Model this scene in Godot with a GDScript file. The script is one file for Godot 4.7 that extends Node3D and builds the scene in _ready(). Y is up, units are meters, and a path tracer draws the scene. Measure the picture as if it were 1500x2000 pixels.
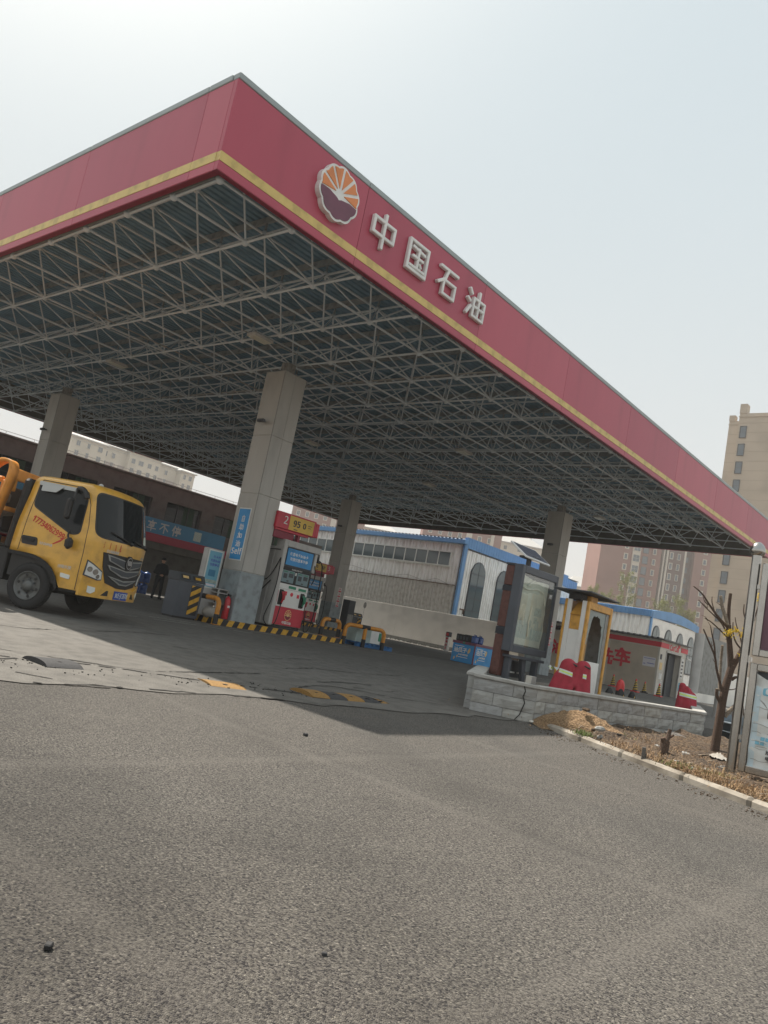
extends Node3D
# A tilted view up at a petrol station canopy, with a tow truck, a retaining wall and a light box.
# World axes: x runs along the lettered fascia, -z along the other one, y up; the camera stands over the origin.

const GRID_X0 := 6.369
const GRID_Z0 := -10.57
const SOFFIT := 7.68
var M := {}
var T := {}
var used := {}
var rng := RandomNumberGenerator.new()

# ---------------------------------------------------------------- mesh collecting
class Mesher:
	var st := SurfaceTool.new()
	var tint := Color(1, 1, 1)
	var count := 0
	func _init():
		st.begin(Mesh.PRIMITIVE_TRIANGLES)
		st.set_smooth_group(-1)
	func smooth(on: bool):
		st.set_smooth_group(0 if on else -1)
	func vert(p: Vector3):
		st.set_color(tint)
		st.add_vertex(p)
	func tri(a: Vector3, b: Vector3, c: Vector3):   # counterclockwise seen from outside
		vert(a); vert(c); vert(b)
		count += 1
	func quad(a: Vector3, b: Vector3, c: Vector3, d: Vector3):
		tri(a, b, c); tri(a, c, d)
	func box(c: Vector3, s: Vector3, b := Basis(), bev := 0.0):
		var h := s * 0.5
		if bev <= 0.0:
			var p := []
			for i in 8:
				p.append(c + b * Vector3(h.x if i & 1 else -h.x, h.y if i & 2 else -h.y, h.z if i & 4 else -h.z))
			quad(p[4], p[5], p[7], p[6]); quad(p[1], p[0], p[2], p[3])
			quad(p[5], p[1], p[3], p[7]); quad(p[0], p[4], p[6], p[2])
			quad(p[6], p[7], p[3], p[2]); quad(p[0], p[1], p[5], p[4])
			return
		var k := minf(bev, minf(h.x, minf(h.y, h.z)) * 0.9)
		var f := func(sx: float, sy: float, sz: float, ax: int) -> Vector3:
			var q := Vector3(sx * (h.x - k), sy * (h.y - k), sz * (h.z - k))
			q[ax] += [sx, sy, sz][ax] * k
			return c + b * q
		for ax in 3:
			var u := (ax + 1) % 3
			var w := (ax + 2) % 3
			for s1 in [-1.0, 1.0]:
				var q := []
				for t in [[-1.0, -1.0], [1.0, -1.0], [1.0, 1.0], [-1.0, 1.0]]:
					var sg := [0.0, 0.0, 0.0]
					sg[ax] = s1; sg[u] = t[0]; sg[w] = t[1]
					q.append(f.call(sg[0], sg[1], sg[2], ax))
				if s1 > 0: quad(q[0], q[1], q[2], q[3])
				else: quad(q[3], q[2], q[1], q[0])
			for s1 in [-1.0, 1.0]:
				for s2 in [-1.0, 1.0]:
					var q := []
					for t in [[-1.0, u], [1.0, u], [1.0, w], [-1.0, w]]:
						var sg := [0.0, 0.0, 0.0]
						sg[ax] = t[0]; sg[u] = s1; sg[w] = s2
						q.append(f.call(sg[0], sg[1], sg[2], t[1]))
					if s1 * s2 > 0: quad(q[3], q[2], q[1], q[0])
					else: quad(q[0], q[1], q[2], q[3])
		for sx in [-1.0, 1.0]:
			for sy in [-1.0, 1.0]:
				for sz in [-1.0, 1.0]:
					var q0: Vector3 = f.call(sx, sy, sz, 0)
					var q1: Vector3 = f.call(sx, sy, sz, 1)
					var q2: Vector3 = f.call(sx, sy, sz, 2)
					if sx * sy * sz > 0: tri(q0, q1, q2)
					else: tri(q0, q2, q1)
	func lohi(lo: Vector3, hi: Vector3, bev := 0.0):
		box((lo + hi) * 0.5, hi - lo, Basis(), bev)
	func tube(a: Vector3, b: Vector3, r0: float, r1 := -1.0, n := 8, caps := true):
		if r1 < 0.0: r1 = r0
		var d := (b - a).normalized()
		var u := d.cross(Vector3.UP if absf(d.y) < 0.95 else Vector3.RIGHT).normalized()
		var w := u.cross(d)
		st.set_smooth_group(1)
		var ra := []
		var rb := []
		for i in n:
			var t := TAU * i / n
			var o := u * cos(t) + w * sin(t)
			ra.append(a + o * r0); rb.append(b + o * r1)
		for i in n:
			var j := (i + 1) % n
			quad(ra[i], rb[i], rb[j], ra[j])
		st.set_smooth_group(-1)
		if caps:
			for i in n:
				var j := (i + 1) % n
				tri(a, ra[i], ra[j])
				tri(b, rb[j], rb[i])
	func path(pts: Array, r: float, n := 8, r_end := -1.0):
		if r_end < 0.0: r_end = r
		var rings := []
		var up := Vector3.UP
		var m := pts.size()
		var d0: Vector3 = (pts[1] - pts[0]).normalized()
		if absf(d0.dot(up)) > 0.9: up = Vector3.RIGHT
		var u := d0.cross(up).normalized()
		for k in m:
			var d: Vector3 = (pts[mini(k + 1, m - 1)] - pts[maxi(k - 1, 0)]).normalized()
			u = (u - d * u.dot(d)).normalized()
			var w := u.cross(d)
			var ring := []
			var rr := lerpf(r, r_end, float(k) / (m - 1))
			for i in n:
				var t := TAU * i / n
				ring.append(pts[k] + (u * cos(t) + w * sin(t)) * rr)
			rings.append(ring)
		st.set_smooth_group(1)
		for k in m - 1:
			for i in n:
				var j := (i + 1) % n
				quad(rings[k][i], rings[k + 1][i], rings[k + 1][j], rings[k][j])
		st.set_smooth_group(-1)
		for i in n:
			var j := (i + 1) % n
			tri(pts[0], rings[0][i], rings[0][j])
			tri(pts[m - 1], rings[m - 1][j], rings[m - 1][i])
	func prism(poly: PackedVector2Array, xf: Transform3D, depth: float):   # polygon in local xy, thick from z = 0 to depth
		var idx := Geometry2D.triangulate_polygon(poly)
		var ccw := not Geometry2D.is_polygon_clockwise(poly)
		for k in range(0, idx.size(), 3):
			var a := poly[idx[k]]; var b := poly[idx[k + 1]]; var c := poly[idx[k + 2]]
			if (b - a).cross(c - a) < 0:
				var s := b; b = c; c = s
			tri(xf * Vector3(a.x, a.y, depth), xf * Vector3(b.x, b.y, depth), xf * Vector3(c.x, c.y, depth))
			tri(xf * Vector3(a.x, a.y, 0), xf * Vector3(c.x, c.y, 0), xf * Vector3(b.x, b.y, 0))
		var n := poly.size()
		for i in n:
			var p := poly[i]; var q := poly[(i + 1) % n]
			if (xf.basis.determinant() > 0) != (_area(poly) > 0):
				var s := p; p = q; q = s
			quad(xf * Vector3(p.x, p.y, 0), xf * Vector3(q.x, q.y, 0), xf * Vector3(q.x, q.y, depth), xf * Vector3(p.x, p.y, depth))
	func _area(poly: PackedVector2Array) -> float:
		var a := 0.0
		for i in poly.size():
			a += poly[i].cross(poly[(i + 1) % poly.size()])
		return a
	func lathe(prof: Array, c: Vector3, n := 16, b := Basis(), sm := true):   # profile of (radius, height) from bottom to top
		st.set_smooth_group(1 if sm else -1)
		for k in prof.size() - 1:
			for i in n:
				var t0 := TAU * i / n
				var t1 := TAU * (i + 1) / n
				var p0: Vector2 = prof[k]; var p1: Vector2 = prof[k + 1]
				quad(c + b * Vector3(cos(t0) * p0.x, p0.y, -sin(t0) * p0.x), c + b * Vector3(cos(t1) * p0.x, p0.y, -sin(t1) * p0.x), c + b * Vector3(cos(t1) * p1.x, p1.y, -sin(t1) * p1.x), c + b * Vector3(cos(t0) * p1.x, p1.y, -sin(t0) * p1.x))
		st.set_smooth_group(-1)
	func ball(c: Vector3, r: float, n := 8, m := 5, sc := Vector3.ONE):
		var prof := []
		for k in m + 1:
			var t := -PI / 2 + PI * k / m
			prof.append(Vector2(cos(t) * r, sin(t) * r))
		lathe(prof, c, n, Basis.from_scale(sc))
	func done() -> ArrayMesh:
		st.generate_normals()
		st.index()
		return st.commit()
	# a thin plate cut to a polygon and laid on any surface: at(p, lift) gives the point
	func patch(poly: PackedVector2Array, at: Callable, lift: float, depth: float, step := 0.12):
		var lo := poly[0]; var hi := poly[0]
		for p in poly:
			lo = lo.min(p); hi = hi.max(p)
		var nx := maxi(1, ceili((hi.x - lo.x) / step)); var ny := maxi(1, ceili((hi.y - lo.y) / step))
		var sz := Vector2((hi.x - lo.x) / nx, (hi.y - lo.y) / ny)
		st.set_smooth_group(2)
		for i in nx:
			for j in ny:
				var o := lo + Vector2(i * sz.x, j * sz.y)
				var cell := PackedVector2Array([o, o + Vector2(sz.x, 0), o + sz, o + Vector2(0, sz.y)])
				for pc in Geometry2D.intersect_polygons(poly, cell):
					var idx := Geometry2D.triangulate_polygon(pc)
					for k in range(0, idx.size(), 3):
						var a: Vector2 = pc[idx[k]]; var b: Vector2 = pc[idx[k + 1]]; var c: Vector2 = pc[idx[k + 2]]
						if (b - a).cross(c - a) < 0:
							var s := b; b = c; c = s
						tri(at.call(a, lift), at.call(b, lift), at.call(c, lift))
		st.set_smooth_group(-1)
		var n := poly.size()
		var pos := _area(poly) > 0
		for i in n:
			var p := poly[i]; var q := poly[(i + 1) % n]
			if not pos:
				var s := p; p = q; q = s
			var m := maxi(1, ceili(p.distance_to(q) / step))
			for k in m:
				var e := p.lerp(q, float(k) / m); var f := p.lerp(q, float(k + 1) / m)
				quad(at.call(e, lift - depth), at.call(f, lift - depth), at.call(f, lift), at.call(e, lift))

# ---------------------------------------------------------------- naming and tagging
func numbered(called: String) -> String:
	used[called] = used.get(called, 0) + 1
	return called if used[called] == 1 else "%s_%03d" % [called, used[called] - 1]

func tag(o: Node3D, label := "", category := "", group := "", kind := "") -> Node3D:
	if label: o.set_meta("label", label)
	if category: o.set_meta("category", category)
	if group: o.set_meta("group", group)
	if kind: o.set_meta("kind", kind)
	return o

func thing(called: String, label: String, category: String, at: Vector3, turn := 0.0, group := "") -> Node3D:
	var o := Node3D.new()
	o.name = numbered(called)
	add_child(o)
	o.position = at
	o.rotation.y = turn
	tag(o, label, category, group)
	return o

func put(called: String, mesh: Mesh, mt: Material, parent: Node3D = null) -> MeshInstance3D:
	var o := MeshInstance3D.new()
	o.mesh = mesh
	o.material_override = mt
	if parent == null:
		o.name = numbered(called)
		add_child(o)
	else:
		o.name = called
		var base := called
		var k := 1
		var names: Dictionary = parent.get_meta("_n", {})
		if names.has(called):
			k = names[called]
			o.name = "%s_%03d" % [base, k]
		names[called] = k + (1 if names.has(called) else 0)
		parent.set_meta("_n", names)
		parent.add_child(o)
	return o

# a mesh written in world coordinates, under a thing that is only moved, never turned
func putw(called: String, m: Mesher, mt: Material, parent: Node3D) -> MeshInstance3D:
	var o := put(called, m.done(), mt, parent)
	var p: Node3D = parent
	var off := Vector3.ZERO
	while p != null and p != self:
		off += p.position
		p = p.get_parent() as Node3D
	o.position = -off
	return o

func structure(called: String, m: Mesher, mt: Material, label := "") -> MeshInstance3D:
	var o := put(called, m.done(), mt)
	tag(o, label, "", "", "structure")
	return o

func copy(o: Node3D, at: Vector3, turn: float, label: String) -> Node3D:
	var c: Node3D = o.duplicate()
	c.name = numbered(String(o.name).rstrip("0123456789").trim_suffix("_"))
	add_child(c)
	c.position = at
	c.rotation.y = turn
	c.set_meta("label", label)
	return c

# ---------------------------------------------------------------- materials
func lin(r: float, g: float, b: float, a := 1.0) -> Color:
	return Color(r, g, b, a).linear_to_srgb()

func noise_tex(fn: FastNoiseLite, size: int, stops: Array, normal := false, bump := 6.0) -> Texture2D:
	var t := NoiseTexture2D.new()
	t.width = size; t.height = size
	t.seamless = true
	t.seamless_blend_skirt = 0.12
	t.noise = fn
	t.as_normal_map = normal
	t.bump_strength = bump
	if stops.size() > 0:
		var g := Gradient.new()
		var offs := PackedFloat32Array(); var cols := PackedColorArray()
		for s in stops:
			offs.append(s[0]); cols.append(s[1])
		g.offsets = offs; g.colors = cols
		t.color_ramp = g
	return t

func fn(kind: int, freq: float, oct := 4, sd := 1) -> FastNoiseLite:
	var f := FastNoiseLite.new()
	f.noise_type = kind as FastNoiseLite.NoiseType
	f.frequency = freq
	f.fractal_octaves = oct
	if oct <= 1: f.fractal_type = FastNoiseLite.FRACTAL_NONE
	f.seed = sd
	return f

func mat(called: String, c: Color, rough := 0.8, metal := 0.0, dirt := "", scale := 0.5) -> StandardMaterial3D:
	var m := StandardMaterial3D.new()
	m.resource_name = called
	m.albedo_color = c
	m.roughness = rough
	m.metallic = metal
	if dirt:
		m.albedo_texture = T[dirt]
		m.uv1_triplanar = true
		m.uv1_world_triplanar = true
		m.uv1_scale = Vector3(scale, scale, scale)
	M[called] = m
	return m

func bumpy(m: StandardMaterial3D, tex: String, cm: float):
	m.heightmap_enabled = true
	m.heightmap_texture = T[tex]
	m.heightmap_scale = cm

func make_materials():
	var w := Color(1, 1, 1)
	T.dirt = noise_tex(fn(FastNoiseLite.TYPE_SIMPLEX, 0.008, 5, 3), 512, [[0.0, Color(0.80, 0.79, 0.77)], [0.45, Color(0.95, 0.95, 0.94)], [1.0, w]])
	T.soft = noise_tex(fn(FastNoiseLite.TYPE_SIMPLEX, 0.006, 4, 9), 256, [[0.0, Color(0.90, 0.90, 0.90)], [0.5, Color(0.97, 0.97, 0.97)], [1.0, w]])
	T.rough = noise_tex(fn(FastNoiseLite.TYPE_SIMPLEX, 0.03, 5, 5), 512, [[0.0, Color(0.55, 0.55, 0.55)], [0.5, Color(0.88, 0.88, 0.88)], [1.0, w]])
	T.grain = noise_tex(fn(FastNoiseLite.TYPE_SIMPLEX, 0.05, 4, 7), 512, [])
	# crushed stone in the road: one flat tone per chip
	var chip := fn(FastNoiseLite.TYPE_CELLULAR, 0.21, 1, 21)
	chip.cellular_return_type = FastNoiseLite.RETURN_CELL_VALUE
	chip.cellular_jitter = 1.0
	T.chip = noise_tex(chip, 2048, [[0.0, Color(0.24, 0.23, 0.25)], [0.12, Color(0.36, 0.35, 0.36)], [0.25, Color(0.57, 0.56, 0.55)], [0.60, Color(0.65, 0.64, 0.62)], [0.88, Color(0.71, 0.70, 0.68)], [0.97, Color(0.80, 0.79, 0.76)], [1.0, Color(0.95, 0.94, 0.90)]])
	var edge := fn(FastNoiseLite.TYPE_CELLULAR, 0.21, 1, 21)
	edge.cellular_return_type = FastNoiseLite.RETURN_DISTANCE2_SUB
	T.edge = noise_tex(edge, 2048, [[0.0, Color(0, 0, 0)], [0.28, Color(0.55, 0.55, 0.55)], [0.7, w], [1.0, w]])
	T.fines = noise_tex(fn(FastNoiseLite.TYPE_SIMPLEX, 0.09, 4, 31), 1024, [[0.0, Color(0.50, 0.49, 0.49)], [0.34, Color(0.78, 0.77, 0.76)], [0.5, Color(0.9, 0.89, 0.88)], [1.0, w]])
	T.slab = noise_tex(fn(FastNoiseLite.TYPE_SIMPLEX, 0.012, 6, 41), 1024, [[0.0, Color(0.80, 0.80, 0.80)], [0.35, Color(0.90, 0.90, 0.89)], [0.6, Color(0.96, 0.96, 0.95)], [1.0, w]])
	T.stain = noise_tex(fn(FastNoiseLite.TYPE_SIMPLEX, 0.005, 5, 51), 512, [[0.0, Color(0.60, 0.58, 0.56)], [0.4, Color(0.86, 0.85, 0.83)], [0.62, w], [1.0, w]])
	var soiln := fn(FastNoiseLite.TYPE_SIMPLEX, 0.04, 5, 61)
	T.soil = noise_tex(soiln, 512, [[0.0, Color(0.42, 0.36, 0.30)], [0.45, Color(0.75, 0.70, 0.63)], [0.75, Color(0.95, 0.90, 0.82)], [1.0, w]])
	var rd := mat("road", lin(0.175, 0.162, 0.150), 0.93, 0.0, "chip", 0.36)
	rd.vertex_color_use_as_albedo = true
	rd.detail_enabled = true
	rd.detail_albedo = T.fines
	rd.detail_blend_mode = BaseMaterial3D.BLEND_MODE_MUL
	rd.detail_uv_layer = BaseMaterial3D.DETAIL_UV_2
	rd.uv2_triplanar = true
	rd.uv2_world_triplanar = true
	rd.uv2_scale = Vector3(0.47, 0.47, 0.47)
	bumpy(rd, "edge", 0.8)
	rd.albedo_color = lin(0.44, 0.425, 0.405)
	var sl := mat("slab", lin(0.198, 0.19, 0.178), 0.9, 0.0, "slab", 0.23)
	sl.vertex_color_use_as_albedo = true
	sl.detail_enabled = true
	sl.detail_albedo = T.fines
	sl.detail_blend_mode = BaseMaterial3D.BLEND_MODE_MUL
	sl.detail_uv_layer = BaseMaterial3D.DETAIL_UV_2
	sl.uv2_triplanar = true
	sl.uv2_world_triplanar = true
	sl.uv2_scale = Vector3(0.61, 0.61, 0.61)
	bumpy(sl, "fines", 0.25)
	mat("earth", lin(0.20, 0.16, 0.12), 0.95, 0.0, "soil", 0.3)
	var so := mat("soil", lin(0.145, 0.11, 0.085), 0.97, 0.0, "soil", 0.9)
	so.vertex_color_use_as_albedo = true
	bumpy(so, "grain", 2.5)
	bumpy(mat("sand", lin(0.34, 0.25, 0.165), 0.97, 0.0, "soil", 1.3), "grain", 1.6)
	mat("crack", lin(0.022, 0.02, 0.018), 0.95)
	mat("dust", lin(0.36, 0.32, 0.27), 0.95, 0.0, "rough", 0.7)
	mat("line_white", lin(0.42, 0.41, 0.38), 0.85, 0.0, "rough", 0.8)
	# canopy
	for k in 3:
		mat("fascia%d" % k, [lin(0.47, 0.066, 0.112), lin(0.50, 0.078, 0.124), lin(0.44, 0.060, 0.106)][k], 0.42, 0.0, "soft", 0.3).uv1_scale = Vector3(0.35, 0.10, 0.35)
	mat("stripe", lin(0.72, 0.54, 0.18), 0.45, 0.0, "dirt", 0.5)
	mat("cap", lin(0.34, 0.38, 0.38), 0.45, 0.3, "soft", 0.4)
	mat("lining", lin(0.17, 0.155, 0.14), 0.8, 0.0, "dirt", 0.4)
	mat("steel", lin(0.70, 0.77, 0.82), 0.5, 0.0, "soft", 0.7)
	mat("purlin", lin(0.34, 0.37, 0.39), 0.6, 0.0, "dirt", 0.7)
	mat("deck", lin(0.20, 0.35, 0.48), 0.55, 0.0, "dirt", 0.3)
	mat("column", lin(0.47, 0.455, 0.42), 0.5, 0.0, "soft", 0.5).uv1_scale = Vector3(0.8, 0.2, 0.8)
	mat("column_base", lin(0.30, 0.345, 0.37), 0.5, 0.0, "dirt", 0.6)
	mat("letter", lin(0.82, 0.83, 0.81), 0.45, 0.0, "soft", 0.9)
	mat("letter_side", lin(0.45, 0.46, 0.45), 0.5)
	mat("petal", lin(0.78, 0.26, 0.075), 0.4, 0.0, "soft", 0.9)
	mat("plum", lin(0.17, 0.045, 0.085), 0.4, 0.0, "soft", 0.9)
	mat("seam", lin(0.10, 0.012, 0.024), 0.7)
	# plain ones
	mat("white", lin(0.78, 0.77, 0.74), 0.5, 0.0, "soft", 0.8)
	mat("offwhite", lin(0.66, 0.62, 0.55), 0.75, 0.0, "soft", 0.4)
	mat("wallwhite", lin(0.93, 0.90, 0.84), 0.85, 0.0, "soft", 0.22)
	mat("corrugate", lin(0.90, 0.91, 0.90), 0.5, 0.0, "dirt", 0.3).uv1_scale = Vector3(0.6, 0.1, 0.6)
	mat("corrugate_old", lin(0.57, 0.56, 0.53), 0.6, 0.0, "dirt", 0.5)
	mat("trimblue", lin(0.13, 0.30, 0.56), 0.5, 0.0, "soft", 0.5)
	mat("darkgrey", lin(0.055, 0.062, 0.072), 0.55, 0.0, "soft", 0.9)
	mat("slate", lin(0.075, 0.085, 0.105), 0.5, 0.0, "soft", 0.9)
	mat("grey", lin(0.30, 0.30, 0.29), 0.6, 0.0, "dirt", 0.9)
	mat("lightgrey", lin(0.48, 0.47, 0.45), 0.5, 0.0, "soft", 0.9)
	mat("black", lin(0.014, 0.014, 0.015), 0.55)
	mat("rubber", lin(0.02, 0.02, 0.021), 0.85, 0.0, "soft", 2.0)
	mat("glass", lin(0.010, 0.013, 0.015), 0.06).metallic_specular = 0.36
	mat("paneglass", lin(0.10, 0.13, 0.14), 0.1)
	mat("farglass", lin(0.10, 0.13, 0.16), 0.18)
	mat("chrome", lin(0.42, 0.41, 0.39), 0.2, 1.0, "soft", 1.5)
	mat("rimgrey", lin(0.13, 0.135, 0.135), 0.45, 0.3, "dirt", 2.0)
	mat("silver", lin(0.52, 0.52, 0.52), 0.35, 0.7)
	mat("cab", lin(0.72, 0.385, 0.035), 0.30, 0.0, "dirt", 0.8).clearcoat_enabled = true
	mat("flatbed", lin(0.80, 0.33, 0.06), 0.45, 0.0, "dirt", 0.8)
	mat("rednum", lin(0.50, 0.03, 0.02), 0.5)
	mat("plate_blue", lin(0.02, 0.07, 0.33), 0.4)
	mat("lamp_clear", lin(0.62, 0.62, 0.60), 0.12)
	mat("pumpred", lin(0.55, 0.022, 0.05), 0.4, 0.0, "soft", 0.9)
	mat("pumpred_dark", lin(0.22, 0.012, 0.035), 0.5)
	mat("signyellow", lin(0.68, 0.44, 0.06), 0.45, 0.0, "soft", 0.9)
	mat("screenblue", lin(0.025, 0.28, 0.62), 0.4, 0.0, "soft", 0.9)
	mat("panelteal", lin(0.16, 0.24, 0.26), 0.4)
	mat("green", lin(0.02, 0.22, 0.12), 0.5)
	mat("pumpgreen", lin(0.02, 0.06, 0.035), 0.9)
	mat("bump_yellow", lin(0.33, 0.18, 0.045), 0.85, 0.0, "rough", 3.0)
	mat("bump_black", lin(0.05, 0.05, 0.053), 0.85, 0.0, "rough", 3.0)
	mat("gold", lin(0.72, 0.50, 0.20), 0.4)
	mat("hazyellow", lin(0.70, 0.38, 0.03), 0.6, 0.0, "dirt", 1.5)
	mat("hazorange", lin(0.66, 0.27, 0.03), 0.5, 0.0, "dirt", 1.5)
	mat("hazblack", lin(0.022, 0.022, 0.024), 0.6, 0.0, "rough", 1.5)
	mat("extinguisher", lin(0.48, 0.02, 0.03), 0.3)
	mat("concrete", lin(0.36, 0.34, 0.31), 0.9, 0.0, "dirt", 0.8)
	mat("bannerblue", lin(0.05, 0.22, 0.38), 0.6, 0.0, "soft", 0.5)
	mat("bannerred", lin(0.30, 0.02, 0.05), 0.6, 0.0, "soft", 0.5)
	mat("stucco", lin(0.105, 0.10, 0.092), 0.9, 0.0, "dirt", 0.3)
	for k in 4:
		var mm := mat("block%d" % k, [lin(0.40, 0.395, 0.38), lin(0.37, 0.365, 0.355), lin(0.43, 0.42, 0.395), lin(0.38, 0.38, 0.38)][k], 0.92, 0.0, "dirt", 0.9 + 0.2 * k)
		bumpy(mm, "grain", 0.35)
	mat("mortar", lin(0.33, 0.32, 0.31), 0.95, 0.0, "rough", 1.0)
	mat("rust", lin(0.19, 0.12, 0.08), 0.95, 0.0, "rough", 1.5)
	bumpy(mat("coping", lin(0.43, 0.42, 0.40), 0.9, 0.0, "dirt", 0.8), "grain", 0.15)
	bumpy(mat("kerb", lin(0.36, 0.325, 0.275), 0.9, 0.0, "stain", 0.9), "grain", 0.15)
	mat("ochre", lin(0.70, 0.35, 0.055), 0.45, 0.0, "dirt", 0.9)
	mat("plastic_wood", lin(0.135, 0.05, 0.04), 0.6, 0.0, "dirt", 1.4)
	mat("poster_pale", lin(0.60, 0.64, 0.53), 0.35, 0.0, "soft", 1.2)
	mat("poster_tint", lin(0.42, 0.52, 0.48), 0.4, 0.0, "dirt", 2.0)
	mat("poster_light", lin(0.72, 0.73, 0.62), 0.35)
	mat("solar", lin(0.05, 0.065, 0.10), 0.3)
	mat("coverred", lin(0.40, 0.022, 0.045), 0.75, 0.0, "dirt", 1.6)
	mat("hiviz", lin(0.62, 0.85, 0.16), 0.5)
	mat("reflect", lin(0.68, 0.70, 0.66), 0.4)
	mat("conered", lin(0.75, 0.06, 0.06), 0.5)
	mat("beige", lin(0.60, 0.52, 0.42), 0.7, 0.0, "soft", 0.4)
	mat("beige_dark", lin(0.42, 0.36, 0.28), 0.7, 0.0, "soft", 0.4)
	mat("signred", lin(0.64, 0.03, 0.055), 0.5)
	mat("paper", lin(0.74, 0.72, 0.76), 0.7)
	mat("inkblue", lin(0.08, 0.10, 0.42), 0.7)
	mat("ink", lin(0.05, 0.05, 0.06), 0.7)
	mat("roofdark", lin(0.10, 0.105, 0.11), 0.5, 0.0, "soft", 0.5)
	bumpy(mat("bark", lin(0.145, 0.092, 0.065), 0.95, 0.0, "rough", 2.6), "grain", 1.5)
	mat("bark_pale", lin(0.36, 0.30, 0.235), 0.95, 0.0, "rough", 2.0)
	mat("cutwood", lin(0.62, 0.50, 0.34), 0.9)
	var bl := mat("blossom", lin(0.85, 0.66, 0.09), 0.7)
	bl.backlight_enabled = true
	bl.backlight = Color(0.3, 0.25, 0.05)
	mat("straw", lin(0.33, 0.225, 0.135), 0.95).vertex_color_use_as_albedo = true
	mat("weed", lin(0.12, 0.16, 0.035), 0.9).vertex_color_use_as_albedo = true
	var lf := mat("leaf", lin(0.23, 0.25, 0.075), 0.8)
	lf.vertex_color_use_as_albedo = true
	lf.backlight_enabled = true
	lf.backlight = Color(0.25, 0.27, 0.08)
	mat("plank", lin(0.16, 0.145, 0.13), 0.9, 0.0, "rough", 1.8)
	mat("sheetblue", lin(0.17, 0.21, 0.25), 0.5, 0.0, "dirt", 1.0)
	mat("banner_white", lin(0.70, 0.74, 0.75), 0.55, 0.0, "dirt", 0.9)
	mat("banner_plum", lin(0.16, 0.07, 0.10), 0.5, 0.0, "soft", 0.9)
	mat("skyblue", lin(0.17, 0.42, 0.55), 0.6)
	mat("brick_red", lin(0.275, 0.145, 0.125), 0.9, 0.0, "soft", 0.06)
	mat("brick_dark", lin(0.135, 0.085, 0.08), 0.9, 0.0, "soft", 0.06)
	mat("cream", lin(0.58, 0.53, 0.44), 0.9, 0.0, "soft", 0.06)
	mat("cream_dark", lin(0.36, 0.30, 0.28), 0.9, 0.0, "soft", 0.06)
	mat("tan", lin(0.47, 0.395, 0.315), 0.9, 0.0, "soft", 0.08)
	mat("tan_line", lin(0.37, 0.305, 0.24), 0.9)
	mat("trimpale", lin(0.55, 0.51, 0.45), 0.9)
	mat("skin", lin(0.36, 0.20, 0.13), 0.6)
	mat("coat", lin(0.015, 0.017, 0.022), 0.9)
	mat("barrelblue", lin(0.02, 0.07, 0.24), 0.25)
	mat("pallet", lin(0.02, 0.13, 0.34), 0.6, 0.0, "dirt", 1.0)
	mat("tealbox", lin(0.42, 0.52, 0.50), 0.6, 0.0, "soft", 1.0)
# ---------------------------------------------------------------- ground shape
const FORWARD := Vector3(0.7482, 0, -0.6635)
const RIGHTWARD := Vector3(0.6635, 0, 0.7482)

func gy(x: float, z: float) -> float:
	var s := maxf(0.0, x * FORWARD.x + z * FORWARD.z)
	return 0.37 * (1.0 - exp(-(s / 14.5) * (s / 14.5)))

func on(x: float, z: float, lift := 0.0) -> Vector3:
	return Vector3(x, gy(x, z) + lift, z)

func grid(m: Mesher, nx: int, nz: int, at: Callable, shade = null):
	m.smooth(true)
	var pts := []
	var cols := []
	for i in nx + 1:
		for j in nz + 1:
			var p: Vector3 = at.call(i, j)
			pts.append(p)
			cols.append(shade.call(p) if shade != null else Color(1, 1, 1))
	for i in nx:
		for j in nz:
			var a := i * (nz + 1) + j
			var q := [a, a + 1, a + nz + 2, a + nz + 1]
			_gv(m, pts, cols, q[0]); _gv(m, pts, cols, q[2]); _gv(m, pts, cols, q[1])
			_gv(m, pts, cols, q[0]); _gv(m, pts, cols, q[3]); _gv(m, pts, cols, q[2])
	m.tint = Color(1, 1, 1)

func _gv(m: Mesher, pts: Array, cols: Array, k: int):
	m.tint = cols[k]
	m.vert(pts[k])

func apron_edge(x: float) -> float:    # z of the joint where the rough road meets the smooth forecourt
	var k := [[-80.0, -6.9], [0.0, -6.45], [3.0, -6.36], [4.2, -6.36], [4.9, -6.3], [5.7, -6.24], [6.3, -6.08], [7.5, -5.92], [8.9, -5.74], [9.9, -5.55], [80.0, -5.0]]
	for i in k.size() - 1:
		if x <= k[i + 1][0]:
			return lerpf(k[i][1], k[i + 1][1], (x - k[i][0]) / (k[i + 1][0] - k[i][0]))
	return -5.0

# the kerb runs in a straight line past the pole
const KERB_A := Vector3(9.93, 0, -5.25)
const KERB_D := Vector3(-0.475, 0, 0.88)

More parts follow.
